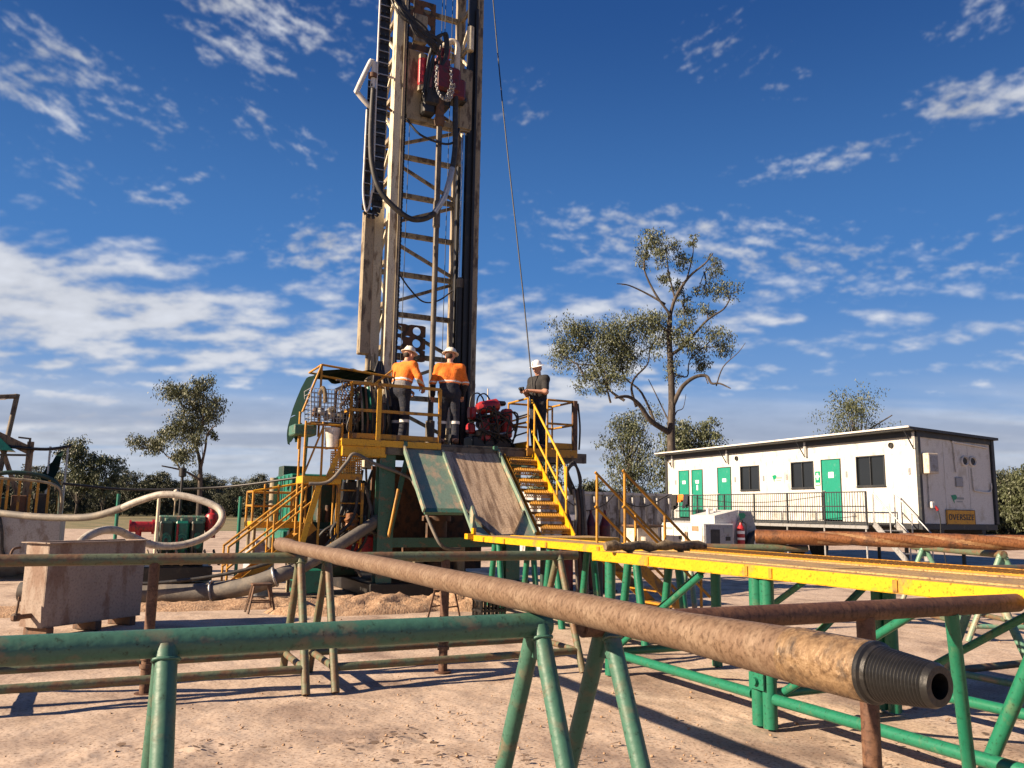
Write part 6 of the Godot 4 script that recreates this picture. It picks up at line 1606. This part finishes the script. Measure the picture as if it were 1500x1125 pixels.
func stool(n: String, label: String, a: float, b: float, r: float):
	var t := ything(n, label, "stool", a, b, 0, r, "small stools")
	block(t, "seat", V3(0, 0.44, 0), V3(0.3, 0.03, 0.22), M.rust_plate, 0.008)
	for q in [[-1, -1], [1, -1], [1, 1], [-1, 1]]: bar(t, "leg", V3(q[0] * 0.12, 0.43, q[1] * 0.09), V3(q[0] * 0.2, 0, q[1] * 0.15), 0.025, 0.025, M.rust_plate)
	for s in [-1, 1]: bar(t, "stretcher", V3(-0.17, 0.18, s * 0.125), V3(0.17, 0.18, s * 0.125), 0.02, 0.02, M.rust_plate)
func net(bones: Array, cell: float, blend := 0.03, cuts := []) -> MB:
	# tapered capsules [a, b, ra, rb] joined smoothly and meshed with one vertex in each crossed cell; cuts are planes [point, normal], the side of the normal is removed
	var lo := Vector3.ONE * 1e9; var hi := -lo
	for q in bones:
		var r := maxf(q[2], q[3]) + blend + cell * 2
		for p: Vector3 in [q[0], q[1]]:
			lo = lo.min(p - Vector3.ONE * r); hi = hi.max(p + Vector3.ONE * r)
	var n := Vector3i(((hi - lo) / cell).ceil()) + Vector3i.ONE
	var f := PackedFloat32Array(); f.resize(n.x * n.y * n.z); f.fill(1.0)
	for q in bones:
		var a: Vector3 = q[0]; var b: Vector3 = q[1]
		var r := maxf(q[2], q[3]) + blend + cell * 1.5
		var l: Vector3 = ((a.min(b) - Vector3.ONE * r - lo) / cell).floor().clamp(Vector3.ZERO, Vector3(n - Vector3i.ONE))
		var h: Vector3 = ((a.max(b) + Vector3.ONE * r - lo) / cell).ceil().clamp(Vector3.ZERO, Vector3(n - Vector3i.ONE))
		var ab := b - a
		var il := 1.0 / maxf(ab.length_squared(), 1e-8)
		for z in range(int(l.z), int(h.z) + 1):
			for y in range(int(l.y), int(h.y) + 1):
				var o := (z * n.y + y) * n.x
				for x in range(int(l.x), int(h.x) + 1):
					var p := lo + Vector3(x, y, z) * cell
					var t := clampf((p - a).dot(ab) * il, 0, 1)
					var d: float = p.distance_to(a + ab * t) - lerpf(q[2], q[3], t)
					var e := f[o + x]
					var k := maxf(blend - absf(d - e), 0.0) / blend
					f[o + x] = minf(d, e) - k * k * blend * 0.25
	for c in cuts:
		for z in n.z:
			for y in n.y:
				var o := (z * n.y + y) * n.x
				for x in n.x: f[o + x] = maxf(f[o + x], (lo + Vector3(x, y, z) * cell - c[0]).dot(c[1]))
	var m := MB.new()
	var ids := {}
	var off := [Vector3i(0, 0, 0), Vector3i(1, 0, 0), Vector3i(0, 1, 0), Vector3i(1, 1, 0), Vector3i(0, 0, 1), Vector3i(1, 0, 1), Vector3i(0, 1, 1), Vector3i(1, 1, 1)]
	var ed := [[0, 1], [2, 3], [4, 5], [6, 7], [0, 2], [1, 3], [4, 6], [5, 7], [0, 4], [1, 5], [2, 6], [3, 7]]
	var sx := 1; var sy := n.x; var sz := n.x * n.y
	var so := [0, sx, sy, sx + sy, sz, sx + sz, sy + sz, sx + sy + sz]
	for z in n.z - 1:
		for y in n.y - 1:
			var o := (z * n.y + y) * n.x
			for x in n.x - 1:
				var i := o + x
				var c := 0
				for k in 8:
					if f[i + so[k]] < 0: c += 1
				if c == 0 or c == 8: continue
				var s := Vector3.ZERO; var w := 0
				for e in ed:
					var d0 := f[i + so[e[0]]]; var d1 := f[i + so[e[1]]]
					if (d0 < 0) != (d1 < 0):
						s += Vector3(off[e[0]]).lerp(Vector3(off[e[1]]), d0 / (d0 - d1)); w += 1
				ids[i] = m.V.size()
				m.V.append(lo + (Vector3(x, y, z) + s / w) * cell)
				m.N.append(Vector3(f[i + sx] - f[i], f[i + sy] - f[i], f[i + sz] - f[i]).normalized())
	for i: int in ids:
		for ax in 3:
			var d: int = [sx, sy, sz][ax]
			var u: int = [sy, sz, sx][ax]; var v: int = [sz, sx, sy][ax]
			if i + d >= f.size(): continue
			var a0 := f[i]; var a1 := f[i + d]
			if (a0 < 0) == (a1 < 0) or not (ids.has(i - u) and ids.has(i - v) and ids.has(i - u - v)): continue
			var q := [ids[i], ids[i - u], ids[i - u - v], ids[i - v]]
			if a0 >= 0: m.I.append_array(PackedInt32Array([q[0], q[1], q[2], q[0], q[2], q[3]]))
			else: m.I.append_array(PackedInt32Array([q[0], q[2], q[1], q[0], q[3], q[2]]))
	return m

func fat(b: Array, d: float) -> Array:
	var o := []
	for q in b: o.append([q[0], q[1], q[2] + d, q[3] + d])
	return o

func hand(b: Array, w: Vector3, dir: Vector3, palm: Vector3, curl: float):
	# palm and five fingers, chains of short bones
	dir = dir.normalized(); var side := dir.cross(palm).normalized()
	b.append([w, w + dir * 0.05, 0.026, 0.03])
	for i in 4:
		var k := w + dir * 0.075 + side * (0.028 - i * 0.019)
		var l: float = [0.036, 0.042, 0.039, 0.03][i]
		b.append([w + dir * 0.02 + side * (0.02 - i * 0.013), k, 0.014, 0.011])
		var d2 := (dir * cos(curl) + palm * sin(curl)).normalized()
		var e := k + d2 * l
		var d3 := (dir * cos(curl * 2) + palm * sin(curl * 2)).normalized()
		b.append([k, e, 0.0105, 0.0095]); b.append([e, e + d3 * l * 0.8, 0.0095, 0.008])
	var tb := w + dir * 0.025 + side * 0.03
	b.append([tb, tb + (dir + side * 0.9 + palm * 0.5).normalized() * 0.04, 0.013, 0.011])
	b.append([tb + (dir + side * 0.9 + palm * 0.5).normalized() * 0.04, tb + (dir * 1.0 + side * 0.7 + palm * 1.0).normalized() * 0.068, 0.011, 0.009])

func person(label: String, a: float, b: float, h: float, face: Vector2, pose: Dictionary) -> Node3D:
	var t := ything("person", label, "person", a, b, h, atan2(face.x, face.y))
	t.scale = Vector3.ONE * pose.get("size", 1.0)
	var lean: float = pose.get("lean", 0.0)
	var bend := func(p: Vector3) -> Vector3:
		var q := p - V3(0, 0.95, 0)
		return V3(0, 0.95, 0) + Basis(Vector3.RIGHT, lean) * q if p.y > 0.95 else p
	var J := {}
	for k in {"hip": V3(0, 0.95, 0), "waist": V3(0, 1.08, 0), "chest": V3(0, 1.3, 0.0), "neck": V3(0, 1.5, -0.01), "head": V3(0, 1.66, 0.02)}: J[k] = bend.call({"hip": V3(0, 0.95, 0), "waist": V3(0, 1.08, 0), "chest": V3(0, 1.3, 0.0), "neck": V3(0, 1.5, -0.01), "head": V3(0, 1.66, 0.02)}[k])
	var torso := [[J.hip + V3(-0.08, 0, 0), J.hip + V3(0.08, 0, 0), 0.125, 0.125], [J.hip, J.waist, 0.145, 0.14], [J.waist + V3(-0.05, 0, 0), J.chest + V3(-0.07, 0, 0), 0.125, 0.14], [J.waist + V3(0.05, 0, 0), J.chest + V3(0.07, 0, 0), 0.125, 0.14]]
	if pose.get("belly", 0.0) > 0: torso.append([J.waist + V3(0, 0, 0.05), J.waist + V3(0, 0.1, 0.06), 0.13, 0.12])
	var arms := []; var skin := []
	var hands := []
	for s in [-1, 1]:
		var sh: Vector3 = bend.call(V3(0.2 * s, 1.43, -0.01))
		torso.append([J.chest + V3(0.05 * s, 0.06, 0), sh, 0.11, 0.085])
		torso.append([bend.call(V3(0, 1.47, -0.01)), sh, 0.075, 0.06])
		var el: Vector3 = pose.elbow[0 if s < 0 else 1]; var wr: Vector3 = pose.wrist[0 if s < 0 else 1]
		arms.append([sh, el, 0.066, 0.05]); arms.append([el, wr, 0.047, 0.033])
		hands.append([wr, wr - el])
	var legs := []; var feet := []
	for s in [-1, 1]:
		var st: float = pose.get("step", 0.0) * s
		var hp := V3(0.095 * s, 0.92, 0); var kn := V3(0.115 * s, 0.5, 0.03 + st * 0.5); var an := V3(0.125 * s, 0.1, -0.02 + st)
		legs.append([hp, kn, 0.095, 0.066]); legs.append([kn, an, 0.064, 0.05])
		feet.append([an, an + V3(0.01 * s, -0.045, -0.02), 0.05, 0.048]); feet.append([an + V3(0, -0.05, 0), an + V3(0.03 * s, -0.06, 0.15), 0.045, 0.038])
	# head with brow, nose, jaw and ears
	var look: float = pose.get("look", 0.0)
	var hb := Basis(Vector3.UP, look) * Basis(Vector3.RIGHT, pose.get("nod", 0.2))
	var hd: Vector3 = J.head
	var head := [[hd + hb * V3(0, 0.04, -0.015), hd + hb * V3(0, 0.045, 0.02), 0.088, 0.085], [hd + hb * V3(0, 0, 0.02), hd + hb * V3(0, -0.075, 0.05), 0.07, 0.042], [hd + hb * V3(0, 0.015, 0.085), hd + hb * V3(0, -0.018, 0.108), 0.012, 0.016], [hd + hb * V3(-0.035, 0.032, 0.08), hd + hb * V3(0.035, 0.032, 0.08), 0.018, 0.018], [hd + hb * V3(-0.018, -0.048, 0.088), hd + hb * V3(0.018, -0.048, 0.088), 0.012, 0.012], [hd + hb * V3(-0.088, 0.015, 0), hd + hb * V3(-0.09, -0.02, 0.0), 0.018, 0.012], [hd + hb * V3(0.088, 0.015, 0), hd + hb * V3(0.09, -0.02, 0.0), 0.018, 0.012], [J.neck - V3(0, 0.04, 0), hd - V3(0, 0.05, 0.02), 0.056, 0.054]]
	var body := net(torso + arms + legs + feet, 0.024, 0.05)
	var parts := [net(head, 0.0095, 0.018)]
	for q in hands:
		var hbones := []
		var d: Vector3 = (q[1] as Vector3).normalized()
		var pl := d.cross(Vector3.RIGHT).normalized() if absf(d.x) < 0.9 else d.cross(Vector3.UP).normalized()
		hand(hbones, q[0], d, -pl if pl.y > 0 else pl, pose.get("curl", 0.5))
		parts.append(net(hbones, 0.006, 0.008))
	for q: MB in parts:
		var k := body.V.size()
		body.V.append_array(q.V); body.N.append_array(q.N)
		for i in q.I: body.I.append(i + k)
	part(t, "body", body, M.skin)
	# eyes
	for s in [-1, 1]:
		var em := MB.new(); em.ball(hd + hb * V3(0.033 * s, 0.016, 0.088), V3(0.011, 0.008, 0.01), 8, 6)
		part(t, "eye", em, M.ink)
	# clothes
	var cut_sleeve: float = pose.get("sleeve", 1.0)
	var sl := []
	for q in [arms[0], arms[2]]: sl.append([q[0], q[0].lerp(q[1], minf(1.0, cut_sleeve)), q[2], lerpf(q[2], q[3], minf(1.0, cut_sleeve))])
	if cut_sleeve >= 1.0:
		for q in [arms[1], arms[3]]: sl.append([q[0], q[0].lerp(q[1], 0.93), q[2], q[3] + 0.004])
	var folds := []
	rng.seed = int(a * 100)
	for i in 7: # creases
		var y := 1.0 + 0.05 * i
		var an := rng.randf() * TAU
		folds.append([bend.call(V3(0.14 * cos(an), y, 0.1 * sin(an))), bend.call(V3(0.16 * cos(an + 0.7), y + 0.07, 0.11 * sin(an + 0.7))), 0.026, 0.02])
	var up := torso + sl + folds
	var neck_cut := [J.neck + V3(0, 0.02, 0), V3(0, 1, 0)]
	if pose.two_tone:
		var band := bend.call(V3(0, 1.12, 0))
		part(t, "shirt_top", net(fat(up, 0.014), 0.018, 0.03, [neck_cut, [band, -(Basis(Vector3.RIGHT, lean) * Vector3.UP)]]), M.orange, "orange high-visibility shirt upper")
		part(t, "shirt_bottom", net(fat(up, 0.012), 0.018, 0.03, [[band, Basis(Vector3.RIGHT, lean) * Vector3.UP]]), pose.get("low", M.navy), "dark lower half of the work shirt")
		part(t, "reflective_band", net(fat(up, 0.018), 0.018, 0.03, [[bend.call(V3(0, 1.18, 0)), Basis(Vector3.RIGHT, lean) * Vector3.UP], [bend.call(V3(0, 1.135, 0)), -(Basis(Vector3.RIGHT, lean) * Vector3.UP)]]), M.tape)
	else:
		part(t, "shirt", net(fat(up, 0.014), 0.018, 0.03, [neck_cut]), M.black_cloth)
	part(t, "trousers", net(fat(legs + [torso[0], [J.hip, J.hip + V3(0, 0.06, 0), 0.145, 0.142]], 0.018), 0.018, 0.03, [[V3(0, 1.04, 0), Vector3.UP], [V3(0, 0.09, 0), Vector3.DOWN]]), M.navy)
	if pose.two_tone:
		for s in [0, 2]:
			var kn: Vector3 = legs[s][1]; var an: Vector3 = legs[s + 1][1]
			var c := kn.lerp(an, 0.25)
			var bm := MB.new(); bm.lathe(c - V3(0, 0.025, 0), Vector3.UP, [[0, 0.07], [0, 0.086], [0.05, 0.088], [0.05, 0.07]], 16)
			part(t, "leg_band", bm, M.tape)
	part(t, "boots", net(fat(feet, 0.008), 0.014, 0.02, [[V3(0, 0.0, 0), Vector3.DOWN]]), M.rust_brown if pose.two_tone else M.black)
	# hair below the hat, then the hat
	part(t, "hair", net([[hd + hb * V3(0, 0.04, -0.03), hd + hb * V3(0, 0.0, -0.04), 0.085, 0.07]], 0.014, 0.02, [[hd + hb * V3(0, 0.06, 0), Vector3.UP]]), M.hair)
	var hm := MB.new(); var ax := hb * V3(0, 1, -0.08)
	hm.lathe(hd + hb * V3(0, 0.065, -0.005), ax, [[0.0, 0.1], [-0.012, 0.155], [-0.004, 0.16], [0.012, 0.112], [0.05, 0.108], [0.085, 0.092], [0.11, 0.065], [0.124, 0.03], [0.127, 0.0]], 24)
	var hat := part(t, "hard_hat", hm, pose.hat)
	var rg := MB.new(); rg.beam(hd + hb * V3(0, 0.155, -0.1), hd + hb * V3(0, 0.192, 0.0), 0.03, 0.012); rg.beam(hd + hb * V3(0, 0.192, 0.0), hd + hb * V3(0, 0.165, 0.085), 0.03, 0.012)
	part(hat, "ridge", rg, pose.hat)
	return t

func make_people():
	person("worker in orange and grey shirt and wide hard hat leaning over behind the yellow railing", 5.12, -15.6, 2.9, Vector2(0.9, -0.45), {"size": 1.09, "lean": 0.22, "nod": 0.35, "look": -0.1, "elbow": [V3(-0.33, 1.2, 0.12), V3(0.3, 1.17, 0.16)], "wrist": [V3(-0.2, 1.05, 0.36), V3(0.16, 1.02, 0.4)], "two_tone": true, "low": M.shirt_grey, "hat": M.hat, "curl": 0.9, "step": 0.04})
	var w := person("worker in orange shirt seen from behind at the edge of the rig floor", 6.08, -15.4, 2.92, Vector2(0.32, -0.95), {"size": 1.08, "lean": 0.08, "nod": 0.3, "look": -0.45, "elbow": [V3(-0.3, 1.15, 0.02), V3(0.31, 1.15, 0.06)], "wrist": [V3(-0.26, 0.95, 0.22), V3(0.3, 0.92, 0.18)], "two_tone": true, "hat": M.hat, "curl": 0.7, "step": 0.05})
	var m := person("worker in black T-shirt and white hard hat holding a small camera on the right platform", 8.12, -15.42, 2.9, Vector2(-0.95, 0.25), {"size": 1.04, "lean": 0.03, "nod": 0.42, "look": 0.1, "belly": 1.0, "elbow": [V3(-0.28, 1.15, 0.06), V3(0.28, 1.15, 0.06)], "wrist": [V3(-0.08, 1.17, 0.36), V3(0.08, 1.17, 0.36)], "two_tone": false, "hat": M.hat_white, "sleeve": 0.72, "curl": 0.9})
	var c := thing("handheld_camera", "small black camera held by the worker in the black T-shirt", "camera", m.transform * V3(0, 1.2, 0.46), m.rotation.y)
	block(c, "camera_body", V3(0, 0, 0), V3(0.12, 0.075, 0.05), M.black, 0.01)
	rod(c, "lens", V3(0, 0, 0.02), V3(0, 0, 0.07), 0.028, M.black, 12)
func limb(m: MB, p: Array, r0: float, r1: float):
	var c := curve(p, 4)
	var r := []
	for i in c.size(): r.append(lerpf(r0, r1, float(i) / (c.size() - 1)))
	m.path(c, r, 8)

func leaves(m: MB, c: Vector3, r: Vector3, n: int, size: float, tint: Color, rg: RandomNumberGenerator):
	# drooping leaves in small sprays through the clump's volume
	var sp := maxi(3, n / 26)
	for k in sp:
		var d := Vector3(rg.randfn(0, 0.58), rg.randfn(0, 0.58), rg.randfn(0, 0.58)).limit_length(1.15) * r
		var o := c + d
		var sc := r.length() * 0.15
		var t2 := tint * rg.randf_range(0.7, 1.3)
		for i in n / sp:
			var p := o + Vector3(rg.randfn(0, sc), rg.randfn(0, sc * 0.8), rg.randfn(0, sc))
			var l := (Vector3(rg.randfn(0, 0.5), -0.9 + rg.randfn(0, 0.35), rg.randfn(0, 0.5))).normalized() * size * rg.randf_range(0.6, 1.3)
			var w := l.cross(Vector3(rg.randfn(), rg.randfn(), rg.randfn())).normalized() * size * 0.2
			var nn := l.cross(w).normalized()
			var q := m.V.size()
			m.V.append_array(PackedVector3Array([p, p + l * 0.45 + w, p + l, p + l * 0.45 - w]))
			m.N.append_array(PackedVector3Array([nn, nn, nn, nn]))
			m.I.append_array(PackedInt32Array([q, q + 1, q + 2, q, q + 2, q + 3]))
			var cc := t2 * rg.randf_range(0.8, 1.2)
			m.C.append_array(PackedColorArray([cc, cc, cc, cc]))

func drawn_tree(label: String, at: Vector3, s: float, org: Vector2, limbs: Array, clumps: Array, dens: float, sd: int, size: float):
	# limbs and clumps measured in units of s metres from org; they are spread in depth as a round crown is
	var t := thing("gum_tree", label, "tree", at, 0.0, "gum trees")
	var rg := RandomNumberGenerator.new(); rg.seed = sd
	var tr := MB.new(); var br := MB.new(); var cr := MB.new()
	var tips := []
	for i in limbs.size():
		var p := []
		var zz := 0.0 if i == 0 else rg.randf_range(-1.0, 1.0)
		var q: Array = limbs[i][0]
		for j in q.size():
			var f: float = float(j) / (q.size() - 1)
			p.append(V3((q[j][0] - org.x) * s, (org.y - q[j][1]) * s, zz * f * 150 * s + rg.randfn(0, 6) * s * (0.3 if i == 0 else 1.0)))
		limb(tr if i == 0 else br, p, limbs[i][1], limbs[i][2])
		for j in range(1, p.size()): tips.append(p[j])
	for c in clumps:
		var w := Vector2((c[0] - org.x) * s, (org.y - c[1]) * s)
		var near: Vector3 = tips[0]; var best := 1e9
		for q: Vector3 in tips:
			var d := Vector2(q.x, q.y).distance_to(w)
			if d < best: best = d; near = q
		var o := V3(w.x, w.y, near.z + rg.randfn(0, 35) * s)
		var rr: float = (c[2] + c[3]) / 2.0
		# twigs reach from the nearest limb into the clump
		for k in 3: limb(br, [near, near.lerp(o, 0.5) + V3(0, -5 * s, 0), o + V3(rg.randfn(0, c[2] * 0.4), rg.randfn(0, c[3] * 0.3), rg.randfn(0, rr * 0.4)) * s], 3.2 * s, 0.8 * s)
		leaves(cr, o, V3(c[2], c[3], rr) * s * 1.18, int(pow(c[2] * c[3], 0.8) * dens * 3.2), size, Color(0.074, 0.086, 0.038), rg)
	part(t, "trunk", tr, M.bark)
	part(t, "branches", br, M.bark)
	part(t, "crown", cr, M.leaf)
	return t

func grown_tree(rg: RandomNumberGenerator, h: float, wide: float, base: float, n: int, size: float, tint: Color) -> Array:
	# [wood, crown] of a tree h tall whose foliage starts at base of its height
	var tr := MB.new(); var cr := MB.new()
	var tp := [Vector3.ZERO]
	for i in 5: tp.append(V3(rg.randfn(0, 0.02) * h * (i + 1), h * 0.17 * (i + 1), rg.randfn(0, 0.02) * h * (i + 1)))
	limb(tr, tp, h * 0.018, h * 0.004)
	for i in n:
		var f := base + (1.0 - base) * pow(float(i) / n, 0.9)
		var an := rg.randf() * TAU
		var rad := wide * h * (0.35 + 0.65 * sin(PI * clampf((f - base) / (1.02 - base) * 0.8 + 0.15, 0, 1))) * sqrt(rg.randf())
		var o := V3(cos(an) * rad, h * f, sin(an) * rad)
		var st: Vector3 = tp[mini(5, int(f * 0.62 * 5.9))]
		limb(tr, [st, st.lerp(o, 0.55) + V3(0, -0.02 * h, 0), o], h * 0.006, h * 0.0015)
		var r := h * rg.randf_range(0.08, 0.15)
		leaves(cr, o, V3(r, r * 0.75, r), int(170 * rg.randf_range(0.7, 1.3)), size, tint * rg.randf_range(0.8, 1.2), rg)
	return [tr, cr]

func tree(label: String, at: Vector3, h: float, wide: float, base: float, n: int, sd: int, size: float):
	var rg := RandomNumberGenerator.new(); rg.seed = sd
	var g := grown_tree(rg, h, wide, base, n, size, Color(0.066, 0.078, 0.036))
	var t := thing("gum_tree", label, "tree", at, 0.0, "gum trees")
	part(t, "trunk", g[0], M.bark); part(t, "crown", g[1], M.leaf)

func make_trees():
	drawn_tree("tall gum tree with bare twisted limbs behind the white office", V3(8.75, 0, -45), 0.0136, Vector2(490, 1305),
		[[[[490, 1305], [488, 1000], [487, 870], [492, 740], [490, 600], [485, 480], [490, 380]], 0.26, 0.13],
		[[[482, 862], [400, 820], [350, 760], [300, 735], [245, 745]], 0.17, 0.06], [[[300, 737], [240, 690], [215, 600], [110, 585]], 0.08, 0.03], [[[350, 760], [330, 690], [345, 640], [400, 580], [412, 520]], 0.08, 0.03], [[[430, 840], [375, 700], [310, 630], [300, 540]], 0.08, 0.03], [[[245, 745], [225, 660], [190, 560], [150, 500], [120, 450]], 0.06, 0.02], [[[480, 820], [440, 720], [405, 640]], 0.05, 0.02],
		[[[497, 750], [530, 680], [580, 640], [625, 635], [640, 668], [672, 670], [708, 692]], 0.14, 0.03], [[[672, 670], [690, 600], [738, 550], [757, 518]], 0.04, 0.012], [[[640, 660], [640, 600], [652, 550]], 0.03, 0.012], [[[505, 790], [520, 770], [552, 752], [572, 690]], 0.04, 0.012],
		[[[492, 545], [540, 510], [585, 460], [640, 400], [700, 360], [720, 325]], 0.1, 0.03], [[[585, 460], [560, 400], [560, 320]], 0.04, 0.015], [[[500, 620], [560, 630], [575, 560], [640, 500]], 0.05, 0.02],
		[[[490, 385], [510, 310], [560, 230], [620, 180], [650, 140]], 0.11, 0.025], [[[560, 230], [580, 140], [582, 75]], 0.05, 0.015], [[[510, 310], [482, 200], [470, 120]], 0.06, 0.02], [[[490, 380], [430, 300], [382, 200], [388, 130], [405, 70]], 0.08, 0.02], [[[470, 335], [400, 290], [320, 258], [268, 258]], 0.07, 0.02], [[[310, 256], [302, 232]], 0.02, 0.01], [[[485, 455], [450, 420], [400, 390], [330, 410]], 0.07, 0.03], [[[600, 300], [640, 190], [690, 150]], 0.03, 0.012]],
		[[70, 450, 50, 52], [55, 535, 40, 60], [130, 420, 40, 30], [180, 450, 55, 48], [230, 500, 66, 66], [280, 440, 66, 48], [340, 420, 56, 42], [400, 410, 48, 38], [200, 570, 56, 46], [280, 560, 56, 56], [150, 640, 32, 56], [335, 520, 55, 55], [425, 480, 38, 55], [190, 660, 26, 45], [445, 400, 38, 28], [520, 430, 36, 36], [540, 470, 36, 46], [405, 75, 34, 34], [385, 135, 26, 38], [465, 98, 44, 24], [440, 150, 26, 36], [540, 150, 32, 30], [582, 75, 18, 20], [692, 138, 26, 42], [640, 268, 38, 24], [705, 288, 46, 28], [590, 335, 32, 30], [560, 290, 24, 22], [640, 352, 32, 18], [660, 462, 50, 26], [695, 500, 34, 36], [605, 510, 36, 42], [640, 560, 26, 28], [470, 222, 26, 22], [525, 250, 22, 22], [260, 640, 40, 40], [110, 500, 40, 40], [500, 600, 20, 50], [310, 480, 50, 50]], 0.62, 5, 0.155)
	drawn_tree("lone gum tree with a long low left branch beyond the mud pump", V3(-20.4, 0, -55), 0.013, Vector2(1055, 842),
		[[[[1055, 842], [1053, 660], [1050, 560], [1040, 480], [1008, 390], [985, 320]], 0.2, 0.07], [[[1050, 520], [1075, 420], [1090, 350], [1142, 310]], 0.1, 0.03], [[[1045, 578], [990, 540], [905, 520]], 0.09, 0.04], [[[940, 524], [900, 478], [850, 462], [800, 432], [700, 415]], 0.07, 0.02], [[[1008, 390], [960, 300], [930, 200]], 0.06, 0.02], [[[1020, 420], [1060, 300], [1080, 160]], 0.06, 0.02], [[[965, 530], [968, 470], [985, 410]], 0.03, 0.015], [[[1060, 490], [1040, 400], [1040, 340]], 0.03, 0.015]],
		[[665, 385, 34, 34], [725, 400, 42, 34], [800, 400, 36, 34], [840, 340, 38, 28], [915, 345, 56, 42], [960, 280, 56, 40], [1010, 315, 56, 46], [930, 150, 66, 48], [890, 130, 40, 34], [1000, 180, 56, 48], [1085, 105, 42, 32], [1060, 150, 48, 38], [1135, 205, 42, 36], [1090, 250, 38, 36], [980, 450, 46, 52], [1000, 230, 66, 38], [1105, 352, 20, 18], [1045, 380, 34, 34], [945, 460, 30, 34]], 0.68, 9, 0.175)
	tree("round-crowned gum tree standing left of the lone gum, beyond the mud tank", V3(-57, 0, -110), 9.8, 0.27, 0.38, 46, 31, 0.34)
	tree("smaller spindly gum tree beside the round-crowned one at the left", V3(-53.5, 0, -110), 8.0, 0.26, 0.42, 30, 32, 0.32)
	tree("slender gum tree with airy crown left of the tall gum", V3(13.2, 0, -90), 12.6, 0.24, 0.34, 46, 33, 0.3)
	tree("leafy gum tree behind the tall gum's trunk", V3(15.4, 0, -75), 9.6, 0.22, 0.3, 50, 34, 0.3)
	tree("thin-topped gum tree right of the tall gum's trunk", V3(17.8, 0, -75), 9.8, 0.1, 0.55, 22, 35, 0.28)
	tree("gum tree rising above the office roof", V3(37.3, 0, -90), 14.8, 0.2, 0.55, 34, 36, 0.28)
	tree("gum tree seen through the rig stairs handrail", V3(4.3, 0, -100), 9.4, 0.2, 0.25, 36, 37, 0.34)
	tree("small gum tree just over the grey bin", V3(9.6, 0, -100), 5.4, 0.4, 0.3, 20, 38, 0.34)
	tree("dark gum tree at the right edge behind the office end", V3(43.5, 0, -70), 5.4, 0.4, 0.15, 50, 39, 0.3)
	tree("tallest tree of the clump at the right edge", V3(42.8, 0, -68), 6.4, 0.16, 0.35, 24, 40, 0.3)
	# the wood along the horizon
	var rg := RandomNumberGenerator.new(); rg.seed = 77
	var kinds := []
	for i in 4:
		var g := grown_tree(rg, 8.0, 0.34, 0.1, 44, 0.3, Color(0.052, 0.06, 0.03))
		var am: ArrayMesh = g[0].mesh()
		var cm: ArrayMesh = g[1].mesh()
		am.surface_set_material(0, M.bark)
		am.add_surface_from_arrays(Mesh.PRIMITIVE_TRIANGLES, cm.surface_get_arrays(0))
		am.surface_set_material(1, M.leaf)
		kinds.append(am)
	for k in 4:
		var tr := []
		for i in 210:
			var be := deg_to_rad(-62.0 + 124.0 * (i + rg.randf()) / 210)
			var d := rg.randf_range(150, 230)
			var s := rg.randf_range(0.4, 0.95) * (0.9 if be > -0.22 and be < 0.42 else 1.0)
			if be > 0.42: d *= 0.72
			tr.append(Transform3D(Basis(Vector3.UP, rg.randf() * TAU).scaled(V3(s * 1.15, s, s * 1.15)), V3(sin(be) * d, -0.06, -cos(be) * d)))
		var mm := MultiMesh.new(); mm.transform_format = MultiMesh.TRANSFORM_3D; mm.mesh = kinds[k]; mm.instance_count = tr.size()
		for i in tr.size(): mm.set_instance_transform(i, tr[i])
		var mi := MultiMeshInstance3D.new(); mi.name = numbered("distant_wood"); mi.multimesh = mm
		add_child(mi); mi.set_meta("kind", "stuff"); mi.set_meta("label", "low dark wood of gum trees along the horizon"); mi.set_meta("category", "wood")
func _ready():
	make_camera()
	make_materials()
	make_ground()
	make_racks()
	drill_pipe()
	spiral_collar()
	make_catwalk()
	make_rig()
	make_people()
	make_office()
	make_bin_and_sets()
	make_left()
	make_trees()
